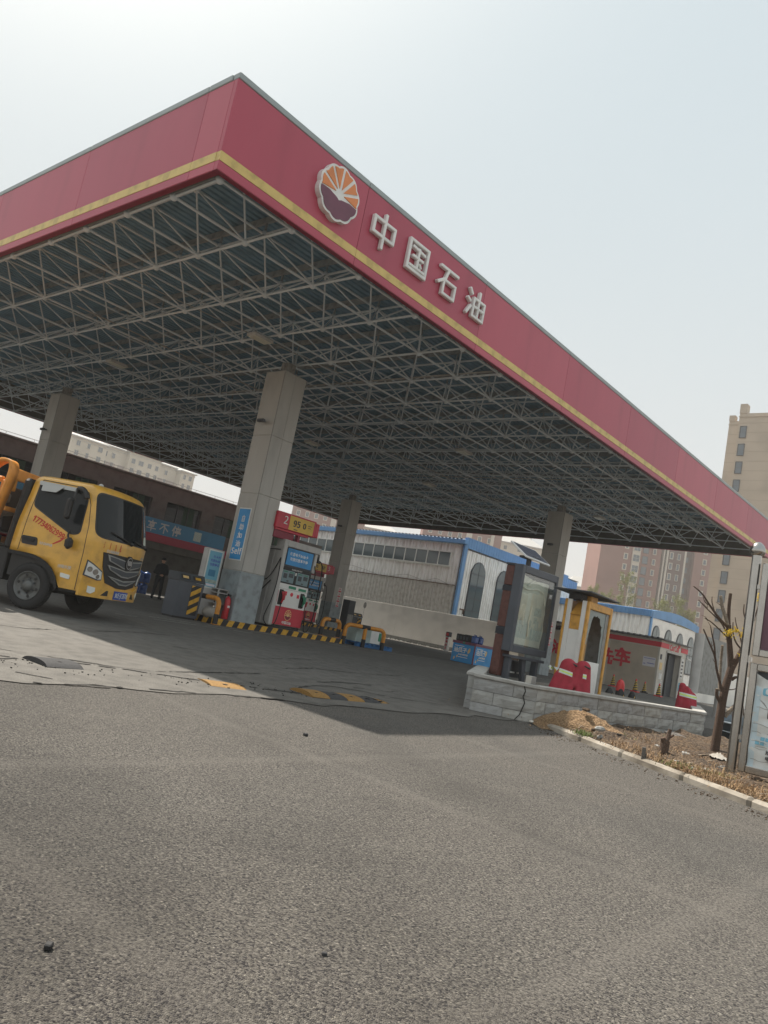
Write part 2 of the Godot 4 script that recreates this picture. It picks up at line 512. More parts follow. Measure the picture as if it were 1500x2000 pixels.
func build_ground():
	var big := fn(FastNoiseLite.TYPE_SIMPLEX, 0.16, 4, 71)
	var fine := fn(FastNoiseLite.TYPE_SIMPLEX, 0.9, 3, 72)
	var streak := fn(FastNoiseLite.TYPE_SIMPLEX, 0.35, 3, 73)
	# one sheet out to the horizon
	var m := Mesher.new()
	var cuts := [-700.0, -400.0, -200.0, -110.0, -70.0, -50.0, -35.0, -25.0, -18.0, -12.0, -8.0, -4.0, 0.0, 4.0, 8.0, 12.0, 16.0, 20.0, 25.0, 30.0, 36.0, 44.0, 55.0, 70.0, 90.0, 130.0, 200.0, 300.0, 450.0, 700.0]
	grid(m, cuts.size() - 1, cuts.size() - 1, func(i: int, j: int) -> Vector3: return on(cuts[i], cuts[j], -0.06))
	structure("ground", m, M.earth)
	# the road: finer near the camera
	m = Mesher.new()
	var xs := []
	var zs := []
	var v := -42.0
	while v < 46.0:
		xs.append(v)
		v += 0.16 if v > -6.0 and v < 16.0 else 1.0
	v = -14.0
	while v < 42.0:
		zs.append(v)
		v += 0.16 if v < 8.0 else 1.0
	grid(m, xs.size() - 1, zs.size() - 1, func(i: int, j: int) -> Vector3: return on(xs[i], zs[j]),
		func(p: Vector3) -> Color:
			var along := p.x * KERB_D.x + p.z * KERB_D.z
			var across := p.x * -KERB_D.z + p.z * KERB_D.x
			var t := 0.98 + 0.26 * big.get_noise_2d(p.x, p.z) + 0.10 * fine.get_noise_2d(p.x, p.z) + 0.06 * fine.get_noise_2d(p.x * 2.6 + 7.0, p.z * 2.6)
			t += 0.24 * streak.get_noise_2d(across * 2.0, along * 0.18) - 0.20 * smoothstep(4.5, 0.5, p.x) + 0.15 * smoothstep(4.0, 8.0, p.x)  # last term: grazing sun scatter painted into the tone, with some kerb dust
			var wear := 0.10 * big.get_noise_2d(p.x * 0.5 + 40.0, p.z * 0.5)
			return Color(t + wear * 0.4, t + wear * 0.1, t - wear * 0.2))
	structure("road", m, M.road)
	# the forecourt: smooth old concrete that starts at a broken joint
	m = Mesher.new()
	var fx := []
	v = -42.0
	while v < 70.0:
		fx.append(v)
		v += 0.35 if v > -2.0 and v < 18.0 else 1.0
	var fz := [0.0]
	while fz[-1] < 56.0:
		fz.append(fz[-1] + (0.35 if fz[-1] < 9.0 else 0.9))
	var jag := fn(FastNoiseLite.TYPE_SIMPLEX, 1.6, 3, 74)
	grid(m, fx.size() - 1, fz.size() - 1, func(i: int, j: int) -> Vector3:
			var z0 := apron_edge(fx[i]) + 0.20 * jag.get_noise_1d(fx[i])
			return on(fx[i], z0 - fz[fz.size() - 1 - j], 0.008),
		func(p: Vector3) -> Color:
			var t := 0.95 + 0.22 * big.get_noise_2d(p.x * 0.8, p.z * 0.8 + 30.0)
			t += 0.10 * streak.get_noise_2d(p.x * 0.15, p.z * 0.8)
			return Color(t, t * 0.995, t * 0.985))
	var court := structure("forecourt", m, M.slab)
	# jagged cracks in the forecourt, following what can be seen of them
	var lines := [
		[[2.4, -8.9], [3.3, -8.35], [4.1, -7.95], [4.7, -7.55], [5.1, -7.45], [5.9, -7.62], [6.5, -7.78], [7.2, -7.95]],
		[[1.8, -8.0], [2.9, -7.85], [3.5, -7.72], [3.72, -7.6]],
		[[4.25, -7.62], [4.75, -7.44], [5.2, -7.2], [5.5, -7.05], [5.9, -6.9], [6.35, -6.72], [6.75, -6.62]],
		[[3.72, -7.6], [3.4, -7.45], [3.25, -7.15], [3.35, -6.8], [3.6, -6.55]],
		[[2.5, -7.35], [3.2, -7.4], [3.55, -7.5]],
		[[6.9, -6.95], [7.3, -7.2], [7.9, -7.35], [8.3, -7.05], [8.45, -6.75], [9.0, -6.55], [9.3, -6.35]],
		[[7.9, -7.6], [8.5, -7.75], [9.2, -7.7]],
		[[8.35, -7.35], [8.9, -7.2], [9.35, -7.3]],
		[[8.1, -8.6], [9.2, -9.0], [10.4, -8.9], [11.8, -9.2]],
		[[7.1, -9.9], [8.6, -9.6], [9.9, -10.1], [11.6, -10.4]],
		[[-1.0, -6.46], [1.5, -6.41], [3.0, -6.36], [4.2, -6.36], [4.9, -6.3], [5.7, -6.25], [6.3, -6.08], [7.0, -6.0]],
		[[3.0, -10.6], [5.0, -10.2], [7.5, -11.4], [10.0, -11.9]],
	]
	rng.seed = 5
	for ln in lines:
		var cm := Mesher.new()
		var pts := []
		for i in ln.size() - 1:
			var a := Vector2(ln[i][0], ln[i][1]); var b := Vector2(ln[i + 1][0], ln[i + 1][1])
			var n := maxi(2, int(a.distance_to(b) / 0.07))
			for k in n:
				var q := a.lerp(b, float(k) / n)
				pts.append(q + Vector2(rng.randf_range(-0.022, 0.022), rng.randf_range(-0.022, 0.022)))
		var wl := 0.02
		for i in pts.size() - 1:
			wl = clampf(wl + rng.randf_range(-0.007, 0.007), 0.005, 0.026)
			if rng.randf() < (0.55 if ln == lines[10] else 0.12): continue
			var d: Vector2 = (pts[i + 1] - pts[i]).normalized()
			var s := Vector2(-d.y, d.x) * wl
			var a: Vector2 = pts[i]; var b: Vector2 = pts[i + 1] + d * 0.012
			cm.quad(on(a.x - s.x, a.y - s.y, 0.013), on(a.x + s.x, a.y + s.y, 0.013), on(b.x + s.x * 0.8, b.y + s.y * 0.8, 0.013), on(b.x - s.x * 0.8, b.y - s.y * 0.8, 0.013))
		putw("crack", cm, M.crack, court)
	# worn white lines along the pump island
	for r in [[10.2, -15.35, 16.4, 0.05], [9.0, -14.75, 12.3, 0.06], [15.6, -14.9, 19.0, 0.05], [18.0, -15.2, 27.0, 0.06], [22.0, -13.4, 30.0, 0.06]]:
		var lm := Mesher.new()
		var x0: float = r[0]
		while x0 < r[2]:
			var x1: float = x0 + rng.randf_range(0.5, 1.2)
			var w: float = r[3] * rng.randf_range(0.4, 1.0)
			lm.quad(on(x0, r[1] + w, 0.012), on(x1, r[1] + w, 0.012), on(x1, r[1] - w, 0.012), on(x0, r[1] - w, 0.012))
			x0 = x1 + rng.randf_range(0.05, 0.9)
		putw("worn_line", lm, M.line_white, court)

# ---------------------------------------------------------------- camera, sky, sun
func build_camera():
	var cam := Camera3D.new()
	cam.name = "camera"
	var yaw := deg_to_rad(131.57); var pitch := deg_to_rad(8.18); var roll := deg_to_rad(11.1)
	var f := Vector3(sin(yaw) * cos(pitch), sin(pitch), cos(yaw) * cos(pitch))
	var r := f.cross(Vector3.UP).normalized()
	var u := r.cross(f)
	var r2 := r * cos(roll) + u * sin(roll)
	var u2 := u * cos(roll) - r * sin(roll)
	cam.transform = Transform3D(Basis(r2, u2, -f), Vector3(0, 1.08, 0))
	cam.fov = rad_to_deg(2.0 * atan(1000.0 / 1529.0))
	cam.far = 3000.0
	cam.near = 0.05
	add_child(cam)
	var env := Environment.new()
	env.background_mode = Environment.BG_SKY
	var ps := ProceduralSkyMaterial.new()
	ps.sky_top_color = lin(0.43, 0.495, 0.53)
	ps.sky_horizon_color = lin(0.58, 0.56, 0.535)
	ps.sky_curve = 0.22
	ps.ground_bottom_color = lin(0.25, 0.23, 0.21)
	ps.ground_horizon_color = lin(0.70, 0.67, 0.63)
	ps.sun_angle_max = 90.0
	ps.sun_curve = 0.2
	ps.sky_energy_multiplier = 1.0
	var sky := Sky.new()
	sky.sky_material = ps
	env.sky = sky
	env.tonemap_mode = Environment.TONE_MAPPER_LINEAR
	env.tonemap_exposure = 1.5
	env.sdfgi_enabled = true
	env.ssao_enabled = true
	env.ssil_enabled = true
	env.fog_enabled = true
	env.fog_density = 0.001
	env.fog_light_color = Color(0.93, 0.92, 0.90)
	var we := WorldEnvironment.new()
	we.name = "world_environment"
	we.environment = env
	add_child(we)
	var sun := DirectionalLight3D.new()
	sun.name = "sun"
	sun.light_energy = 1.6
	sun.light_angular_distance = 0.7
	sun.light_color = Color(1.0, 0.965, 0.915)
	sun.shadow_enabled = true
	add_child(sun)
	sun.look_at_from_position(Vector3.ZERO, Vector3(-0.42, -9.3, 5.75))

# ---------------------------------------------------------------- canopy
var GX := []
var GZ := []

func bar(called: String, a: Vector3, b: Vector3, mesh: Mesh, mt: Material, parent: Node3D, off: Vector3):
	var o := put(called, mesh, mt, parent)
	var y := b - a
	var yn := y.normalized()
	var x := yn.cross(Vector3(0.31, 0.2, 0.93)).normalized()
	var z := x.cross(yn)
	o.transform = Transform3D(Basis(x, y, z), a - off)

func unit_tube(r: float, n := 7) -> ArrayMesh:
	var m := Mesher.new()
	m.tube(Vector3.ZERO, Vector3(0, 1, 0), r, r, n, false)
	return m.done()

# what shows largest gets an object of its own, the rest is joined
func members(called: String, list: Array, r: float, mt: Material, root: Node3D, eye: Vector3, limit := 300):
	list.sort_custom(func(p: Array, q: Array) -> bool: return eye.distance_squared_to((p[0] + p[1]) * 0.5) < eye.distance_squared_to((q[0] + q[1]) * 0.5))
	var mesh := unit_tube(r)
	var rest := Mesher.new()
	for k in list.size():
		if k < limit: bar(called, list[k][0], list[k][1], mesh, mt, root, root.position)
		else: rest.tube(list[k][0], list[k][1], r, r, 6, false)
	if list.size() > limit:
		putw(called + "s_beyond", rest, mt, root).set_meta("kind", "stuff")

func build_canopy():
	for i in 19: GX.append(GRID_X0 + (1.845 * i if i <= 4 else (13.75 + (i - 4) * 1.648 - GRID_X0 if i <= 14 else 30.23 - GRID_X0 + 1.845 * (i - 14))))
	GX[0] += 0.2
	for j in 17: GZ.append(GRID_Z0 - (1.513 * j if j <= 4 else (6.052 + (j - 4) * 1.814 if j <= 11 else 18.75 + 1.74 * (j - 11))))
	GZ[0] -= 0.2
	var x0 := 6.3; var x1 := 39.4; var z0 := -10.5; var z1 := -35.48
	z1 = GZ[16] - 0.27
	var root := thing("petrol_station_canopy", "huge flat station canopy with faded red fascia and white space frame underneath", "canopy", Vector3(22.0, 0.37, -23.0))
	var mid := Vector3(0, 1.08, 0)
	# fascia panels, one by one, with the stripe and the grey cap as separate lengths
	var th := 0.10
	var y := SOFFIT
	var cutx := [x0, 9.6, 13.85, 18.15, 22.4, 26.74, 31.05, 35.38, x1]
	for k in cutx.size() - 1:
		for side in 2:
			var zz := z0 if side == 0 else z1
			var zl := zz - th if side == 0 else zz
			var zh := zz if side == 0 else zz + th
			var a: float = cutx[k] + (0.004 if k > 0 else 0.0); var b: float = cutx[k + 1] - 0.004
			var m := Mesher.new()
			m.lohi(Vector3(a, y + 0.322, zl), Vector3(b, y + 1.62, zh), 0.004)
			m.lohi(Vector3(a, y, zl), Vector3(b, y + 0.158, zh), 0.004)
			putw("fascia_panel", m, M["fascia%d" % ((k * 2 + side) % 3)], root)
			m = Mesher.new()
			m.lohi(Vector3(a, y + 0.16, zl - 0.006), Vector3(b, y + 0.32, zh + 0.006))
			putw("yellow_stripe", m, M.stripe, root)
	var cutz := [z0 - th - 0.002, -11.3, -15.25, -19.3, -23.35, -27.4, -31.45, -35.3, z1 + th + 0.002]
	for k in cutz.size() - 1:
		for side in 2:
			var xx := x0 if side == 0 else x1
			var xl := xx if side == 0 else xx - th
			var xh := xx + th if side == 0 else xx
			var a: float = cutz[k + 1] + 0.004; var b: float = cutz[k] - 0.004
			var m := Mesher.new()
			m.lohi(Vector3(xl, y + 0.322, a), Vector3(xh, y + 1.62, b), 0.004)
			m.lohi(Vector3(xl, y, a), Vector3(xh, y + 0.158, b), 0.004)
			putw("fascia_panel", m, M["fascia%d" % ((k + side + 1) % 3)], root)
			m = Mesher.new()
			m.lohi(Vector3(xl - 0.006, y + 0.16, a), Vector3(xh + 0.006, y + 0.32, b))
			putw("yellow_stripe", m, M.stripe, root)
	# dark backing that shows through the joints and as the lining seen from below
	var m := Mesher.new()
	m.lohi(Vector3(x0 + 0.1, y + 0.02, z0 - 0.16), Vector3(x1 - 0.1, y + 1.6, z0 - 0.104))
	m.lohi(Vector3(x0 + 0.1, y + 0.02, z1 + 0.104), Vector3(x1 - 0.1, y + 1.6, z1 + 0.16))
	m.lohi(Vector3(x0 + 0.104, y + 0.02, z1 + 0.17), Vector3(x0 + 0.16, y + 1.6, z0 - 0.17))
	m.lohi(Vector3(x1 - 0.16, y + 0.02, z1 + 0.17), Vector3(x1 - 0.104, y + 1.6, z0 - 0.17))
	putw("fascia_lining", m, M.lining, root)
	m = Mesher.new()
	for s in [[Vector3(x0, y - 0.012, z0 - 0.12), Vector3(x1, y - 0.002, z0 - 0.01)], [Vector3(x0 + 0.01, y - 0.012, z1 + 0.22), Vector3(x0 + 0.12, y - 0.002, z0 - 0.125)]]:
		m.lohi(s[0], s[1])
	putw("lower_lip", m, M.pumpred_dark, root)
	for k in cutx.size() - 1:
		m = Mesher.new()
		m.lohi(Vector3(cutx[k] + 0.003, y + 1.624, z0 - 0.16), Vector3(cutx[k + 1] - 0.003, y + 1.74, z0 + 0.012), 0.012)
		putw("cap_strip", m, M.cap, root)
		m = Mesher.new()
		m.lohi(Vector3(cutx[k] + 0.003, y + 1.624, z1 - 0.012), Vector3(cutx[k + 1] - 0.003, y + 1.74, z1 + 0.16), 0.012)
		putw("cap_strip", m, M.cap, root)
	for k in cutz.size() - 1:
		for side in 2:
			m = Mesher.new()
			var xx := x0 - 0.012 if side == 0 else x1 - 0.16
			m.lohi(Vector3(xx, y + 1.624, cutz[k + 1] - 0.06 if k == cutz.size() - 2 else cutz[k + 1] + 0.003), Vector3(xx + 0.172, y + 1.74, cutz[k] - 0.064 if k == 0 else cutz[k] - 0.003), 0.012)
			putw("cap_strip", m, M.cap, root)
	# ribbed roof deck
	m = Mesher.new()
	var yd := y + 1.24
	var zz := z0 - 0.16
	while zz > z1 + 0.2:
		var prof := [[0.0, 0.0], [0.105, 0.0], [0.13, 0.045], [0.165, 0.045], [0.19, 0.0]]
		for i in prof.size() - 1:
			var a := Vector3(x0 + 0.16, yd + prof[i][1], zz - prof[i][0]); var b := Vector3(x1 - 0.16, yd + prof[i][1], zz - prof[i][0])
			var c := Vector3(x1 - 0.16, yd + prof[i + 1][1], zz - prof[i + 1][0]); var d := Vector3(x0 + 0.16, yd + prof[i + 1][1], zz - prof[i + 1][0])
			m.quad(a, d, c, b)
		zz -= 0.19
	m.lohi(Vector3(x0 + 0.17, yd + 0.06, z1 + 0.17), Vector3(x1 - 0.17, yd + 0.10, z0 - 0.17))
	putw("roof_deck", m, M.deck, root)
	# space frame
	var top := y + 0.84
	var lower := []
	for j in 17:
		for i in 18: lower.append([Vector3(GX[i], y + 0.03, GZ[j]), Vector3(GX[i + 1], y + 0.03, GZ[j])])
	for i in 19:
		for j in 16: lower.append([Vector3(GX[i], y + 0.03, GZ[j]), Vector3(GX[i], y + 0.03, GZ[j + 1])])
	var uppr := []
	var webs := []
	var balls := []
	var tops := []
	for i in 19:
		for j in 17: balls.append([Vector3(GX[i], y + 0.03, GZ[j]), Vector3(GX[i], y + 0.03, GZ[j])])
	var un := func(i: int, j: int) -> Vector3: return Vector3((GX[i] + GX[i + 1]) * 0.5, top, (GZ[j] + GZ[j + 1]) * 0.5)
	for i in 18:
		for j in 16:
			var p: Vector3 = un.call(i, j)
			tops.append([p, p])
			if i < 17: uppr.append([p, un.call(i + 1, j)])
			if j < 15: uppr.append([p, un.call(i, j + 1)])
			for a in 2:
				for b in 2:
					webs.append([Vector3(GX[i + a], y + 0.03, GZ[j + b]), p])
	members("lower_chord", lower, 0.028, M.steel, root, mid)
	members("upper_chord", uppr, 0.028, M.steel, root, mid)
	members("web_bar", webs, 0.021, M.steel, root, mid)
	var bm := Mesher.new()
	bm.ball(Vector3.ZERO, 0.08, 9, 6)
	var ball := bm.done()
	for kind in [["ball_joint", balls], ["upper_joint", tops]]:
		kind[1].sort_custom(func(p: Array, q: Array) -> bool: return mid.distance_squared_to(p[0]) < mid.distance_squared_to(q[0]))
		var rest := Mesher.new()
		for k in kind[1].size():
			if k < 300:
				var o := put(kind[0], ball, M.steel, root)
				o.position = kind[1][k][0] - root.position
			else: rest.ball(kind[1][k][0], 0.068, 6, 4)
		if kind[1].size() > 300: putw(kind[0] + "s_beyond", rest, M.steel, root).set_meta("kind", "stuff")
	# purlins on short posts over the upper joints
	for i in 18:
		var px: float = (GX[i] + GX[i + 1]) * 0.5
		var pm := Mesher.new()
		pm.lohi(Vector3(px - 0.03, yd - 0.16, z1 + 0.17), Vector3(px + 0.03, yd - 0.02, z0 - 0.17))
		for j in 16:
			pm.tube(un.call(i, j), un.call(i, j) + Vector3(0, yd - 0.16 - top, 0), 0.028, -1, 6, false)
		putw("purlin", pm, M.purlin, root)
	# boundary rail close behind both visible fascias
	m = Mesher.new()
	m.lohi(Vector3(x0 + 0.25, y + 1.0, z0 - 0.30), Vector3(x1 - 0.3, y + 1.12, z0 - 0.22))
	m.lohi(Vector3(x0 + 0.22, y + 0.06, z1 + 0.3), Vector3(x0 + 0.30, y + 0.16, z0 - 0.3))
	putw("edge_rail", m, M.purlin, root)
	# conduits and cables tied to the frame
	for q in [[Vector3(6.6, y + 0.42, -17.6), Vector3(20.5, y + 0.40, -15.2), 0.012], [Vector3(9.0, y + 0.13, -20.1), Vector3(37.0, y + 0.13, -20.1), 0.02], [Vector3(15.4, y + 0.12, -11.0), Vector3(15.4, y + 0.12, -37.5), 0.02], [Vector3(13.9, y + 0.2, -16.4), Vector3(21.6, y + 0.02, -16.1), 0.011], [Vector3(22.0, y + 0.3, -12.4), Vector3(33.5, y + 0.25, -13.6), 0.011], [Vector3(26.0, y + 0.11, -11.0), Vector3(26.0, y + 0.11, -37.5), 0.018]]:
		var cb := Mesher.new()
		var sag := []
		for k in 9: sag.append(q[0].lerp(q[1], k / 8.0) - Vector3(0, (0.10 if q[2] < 0.015 else 0.0) * sin(PI * k / 8.0), 0))
		cb.path(sag, q[2], 6)
		putw("conduit", cb, M.lightgrey, root)
	# four clad columns
	var hs := 0.405
	for c in [Vector2(13.6, -16.6), Vector2(13.6, -29.3), Vector2(30.23, -29.24), Vector2(30.23, -16.65)]:
		var cm := Mesher.new()
		var g := gy(c.x, c.y)
		var seams := [g + 1.45, g + 3.55, 5.5, 7.36]
		for k in 3:
			cm.lohi(Vector3(c.x - hs, seams[k] + 0.004, c.y - hs), Vector3(c.x + hs, seams[k + 1] - 0.004, c.y + hs), 0.02)
		cm.lohi(Vector3(c.x - hs + 0.015, g + 1.4, c.y - hs + 0.015), Vector3(c.x + hs - 0.015, 7.3, c.y + hs - 0.015))
		var col := putw("column", cm, M.column, root)
		cm = Mesher.new()
		cm.lohi(Vector3(c.x - hs - 0.006, g - 0.05, c.y - hs - 0.006), Vector3(c.x + hs + 0.006, g + 1.45, c.y + hs + 0.006), 0.02)
		putw("base_cladding", cm, M.column_base, col)
		cm = Mesher.new()
		cm.lohi(Vector3(c.x - hs - 0.003, g + 1.45, c.y + hs - 0.02), Vector3(c.x - hs + 0.004, 7.3, c.y + hs + 0.003))
		for e in [[0.12, 0.0], [-0.12, 0.0]]:
			cm.lohi(Vector3(c.x + e[0] * 0 - 0.0025, g + 1.46, c.y + hs - 0.001), Vector3(c.x + 0.0025, 7.3, c.y + hs + 0.002))
		putw("joint_line", cm, M.grey, col)
		cm = Mesher.new()
		cm.lohi(Vector3(c.x - 0.14, 7.36, c.y - 0.14), Vector3(c.x + 0.14, y + 0.02, c.y + 0.14))
		for q in [Vector3(-1, 0, 0), Vector3(1, 0, 0), Vector3(0, 0, 1), Vector3(0, 0, -1)]:
			cm.tube(Vector3(c.x, 7.4, c.y) + q * 0.1, Vector3(c.x, y + 0.0, c.y) + q * 0.2, 0.03, -1, 6)
		putw("bearing", cm, M.grey, col)
		# small camera on the side of the column
		cm = Mesher.new()
		cm.tube(Vector3(c.x - hs, 5.9, c.y), Vector3(c.x - hs - 0.12, 5.9, c.y), 0.025)
		cm.box(Vector3(c.x - hs - 0.18, 5.87, c.y + 0.05), Vector3(0.1, 0.09, 0.26), Basis(), 0.02)
		putw("camera_housing", cm, M.darkgrey, col)
	# lamps that hang from the frame
	for p in [Vector3(11.7, 0, -15.63), Vector3(12.0, 0, -23.0), Vector3(21.66, 0, -16.07), Vector3(31.77, 0, -15.6), Vector3(26.69, 0, -21.35), Vector3(20.5, 0, -22.6)]:
		var where: String = {Vector3(11.7, 0, -15.63): "before the column with the blue sign", Vector3(12.0, 0, -23.0): "above the yellow tow truck", Vector3(21.66, 0, -16.07): "halfway along the lettered fascia", Vector3(31.77, 0, -15.6): "near the column behind the light box", Vector3(26.69, 0, -21.35): "far back above the white wall", Vector3(20.5, 0, -22.6): "in the middle of the canopy"}[p]
		var L := thing("canopy_lamp", "pale lamp box hanging from the space frame " + where, "lamp", Vector3(p.x, y - 0.03, p.z), 0.0, "lamps under the canopy")
		var lm := Mesher.new()
		lm.box(Vector3(0, -0.06, 0), Vector3(0.62, 0.09, 0.36), Basis(), 0.02)
		put("housing", lm.done(), M.lightgrey, L)
		lm = Mesher.new()
		lm.box(Vector3(0, -0.108, 0), Vector3(0.54, 0.01, 0.29))
		put("lens", lm.done(), M.poster_light, L)
		lm = Mesher.new()
		lm.tube(Vector3(-0.2, -0.02, 0), Vector3(-0.2, 0.06, 0), 0.012)
		lm.tube(Vector3(0.2, -0.02, 0), Vector3(0.2, 0.06, 0), 0.012)
		put("hanger", lm.done(), M.grey, L)
# ---------------------------------------------------------------- lettering
# strokes of the characters on a grid of letters, a = 0 to s = 18, x then y
const HAN := {
	"中": "bobgrgrobo jsja", "国": "brbbrbrrbr eoonono fjnj ddpd jojd lgmf", "石": "bqrq iqgkag fjfbqbqjfj",
	"油": "bqdo akcj abdg gmgbrbrmgm lrlb ghrh", "自": "jsip epebobopep ekok efof", "助": "cqcdjd cqhqhd clhl cghg admd jmrmqcoc nrmhia",
	"加": "bmimhcfc eremaa kmkcrcrmkm", "洗": "bqdo akcj abdg irgn hoqo mrmj gjsj kjjdga ojobrbre", "车": "bprp ispgkqk hsdkrk afsf jnja",
	"不": "bqrq kqag jnja lkrf", "停": "esaj dnda lsls fprp inqnqkikin gggisisg igqg lglbjb", "享": "jsjq bprp fnnnnkfkfn diniigjgjajb aese",
	"清": "bqdo akcj abdg hqrq jnqn fksk mrmk iiiaicicq iiqiqbpb ifqf icqc", "障": "brba brfrdmfidg lslq gqrq ioim nonm gmsm ikqkqeieik ihqh gcsc mema",
	"救": "apip erea bldj hlfi aeed iffd lshk joso qolea nhsa", "援": "csca abcb aofo agfj grqs hphn lplo qqpo gmsm gjsj kmga ihqhia jfsa",
	"冀": "grgm mrmm aprp epem omop eodm dlolohdh dldh djoj bfrf fgfd mgmd adsd gdab mdrb", "开": "cqpq ajsj gqgjba mqma", "通": "brdo akdkdd aasb irqrnp inipqnqd idinin ikqk mpmd",
	"电": "cocgpgpoco ckpk jsjbrbrd", "子": "dqpqjl jljbgb ajsj", "卡": "jsjl joqo ajsj jjja jgog", "充": "jsjq bprp hpdkpk nmqj gkgfbb mkmbsbsd", "值": "esaj dnda gqsq msmn imibimqmqb ijqj igqg fbsb",
	"优": "esaj dnda gmsm lslhga omobsbsd prqo", "惠": "bqrq jsjg epeh dododhphpodo dlpl bfac fefaoaod jgke prqc", "员": "eremnmnrer cjcbcjpjpb jhjeba lepa", "务": "gsbm fppphiah gnsi cgpgnana ihda",
	"心": "biae fjfcgamamd ilkj phre", "售": "esaj dnda gosogk hkqk hggg lqlg gqrq hfhahfqfqa", "后": "aqrq fqfiaa gkrk hghaqaqghg", "服": "bqbhaa bqgqgagb blgl bhgh iqia iqqqqm ijqjha jgra",
	"瓜": "dqpr eqehaa kqkc gcod nqoisa", "换": "csca aofo agfj lsgn jqpqmn gmgirirmgm esis kiga kgsa", "地": "bmfm drdc acfe gjrlrf jqjbsbsd nsne", "址": "bmfm drdc acfe lsla lkrk hmha gasa",
	"话": "brdp aldldbfd rshq mqmk gksk ihiaqaqhih", "限": "brba brfrdmfidg iripqp iqirqrqkik jojn iaik kkmg ijsa iamc", "高": "jsjq bprp fnnnnkfkfn bjbabjqjqa fgngndfdfg",
	"禁": "brir erej eoah eoik jrsr nrnj noki nosk cfpf adsd jdja febc nerc", "止": "jsja jkqk dmda aasa", "烟": "cscgaa amak fogm erch hrhahrsrsa hbsb jlql npnkjd mjqe",
	"火": "jsjkaa dnbj pnlj jjsa", "机": "bnhn ereagj eiag eiig krkgia krprpbsbsd", "熄": "cscgaa amak gogm msln jnjgqgqnjn jkqk ieic keka oaob qerc", "打": "csca abcb aohn agfj hprp npnaja",
}

func han_strokes(m: Mesher, text: String, size: float, gap: float, thick: float, depth: float, xf: Transform3D, down := false, bev := 0.0):
	var pos := 0.0
	for ch in text:
		if not HAN.has(ch):
			pos += size + gap
			continue
		var lift := 0.0
		var cnt := 0
		for s in HAN[ch].split(" "):
			var n: int = s.length() / 2
			for k in n - 1:
				var a := Vector2(s.unicode_at(2 * k) - 97, s.unicode_at(2 * k + 1) - 97) * (size / 18.0)
				var b := Vector2(s.unicode_at(2 * k + 2) - 97, s.unicode_at(2 * k + 3) - 97) * (size / 18.0)
				if down:
					a.y -= pos; b.y -= pos
				else:
					a.x += pos; b.x += pos
				var d := b - a
				if d.length() < 0.0001: d = Vector2(0.001, 0)
				var c := (a + b) * 0.5
				var bas := xf.basis * Basis(Vector3(0, 0, 1), d.angle())
				lift += depth * 0.012
				cnt += 1
				m.box(xf * Vector3(c.x, c.y, depth * 0.5 + lift * 0.5), Vector3(d.length() + thick * (1.0 - 0.016 * cnt), thick * (1.0 - 0.013 * cnt), depth + lift), bas, bev)
		pos += size + gap

var fonts := {}
func latin(text: String, size: float, depth: float, bold := true, face := "Droid Sans") -> Mesh:
	var key := face + str(bold)
	if not fonts.has(key):
		var f := SystemFont.new()
		f.font_names = PackedStringArray([face])
		f.font_weight = 700 if bold else 400
		fonts[key] = f
	var t := TextMesh.new()
	t.text = text
	t.font = fonts[key]
	t.font_size = 32
	t.pixel_size = size / 24.0
	t.depth = depth
	return t

func word(called: String, text: String, size: float, xf: Transform3D, mt: Material, parent: Node3D, bold := true, squeeze := 1.0, face := "Droid Sans") -> MeshInstance3D:
	var o := put(called, latin(text, size, size * 0.05, bold, face), mt, parent)
	o.transform = Transform3D(xf.basis * Basis.from_scale(Vector3(squeeze, 1, 1)), xf.origin)
	return o

func arc(c: Vector2, r: float, a0: float, a1: float, n := 8) -> Array:
	var o := []
	for k in n + 1:
		var t := lerpf(a0, a1, float(k) / n)
		o.append(c + Vector2(cos(t), sin(t)) * r)
	return o

func rounded(w: float, h: float, r: float, c := Vector2.ZERO) -> PackedVector2Array:
	var p := []
	p += arc(c + Vector2(w / 2 - r, h / 2 - r), r, 0, PI / 2, 4)
	p += arc(c + Vector2(-w / 2 + r, h / 2 - r), r, PI / 2, PI, 4)
	p += arc(c + Vector2(-w / 2 + r, -h / 2 + r), r, PI, PI * 1.5, 4)
	p += arc(c + Vector2(w / 2 - r, -h / 2 + r), r, PI * 1.5, TAU, 4)
	return PackedVector2Array(p)

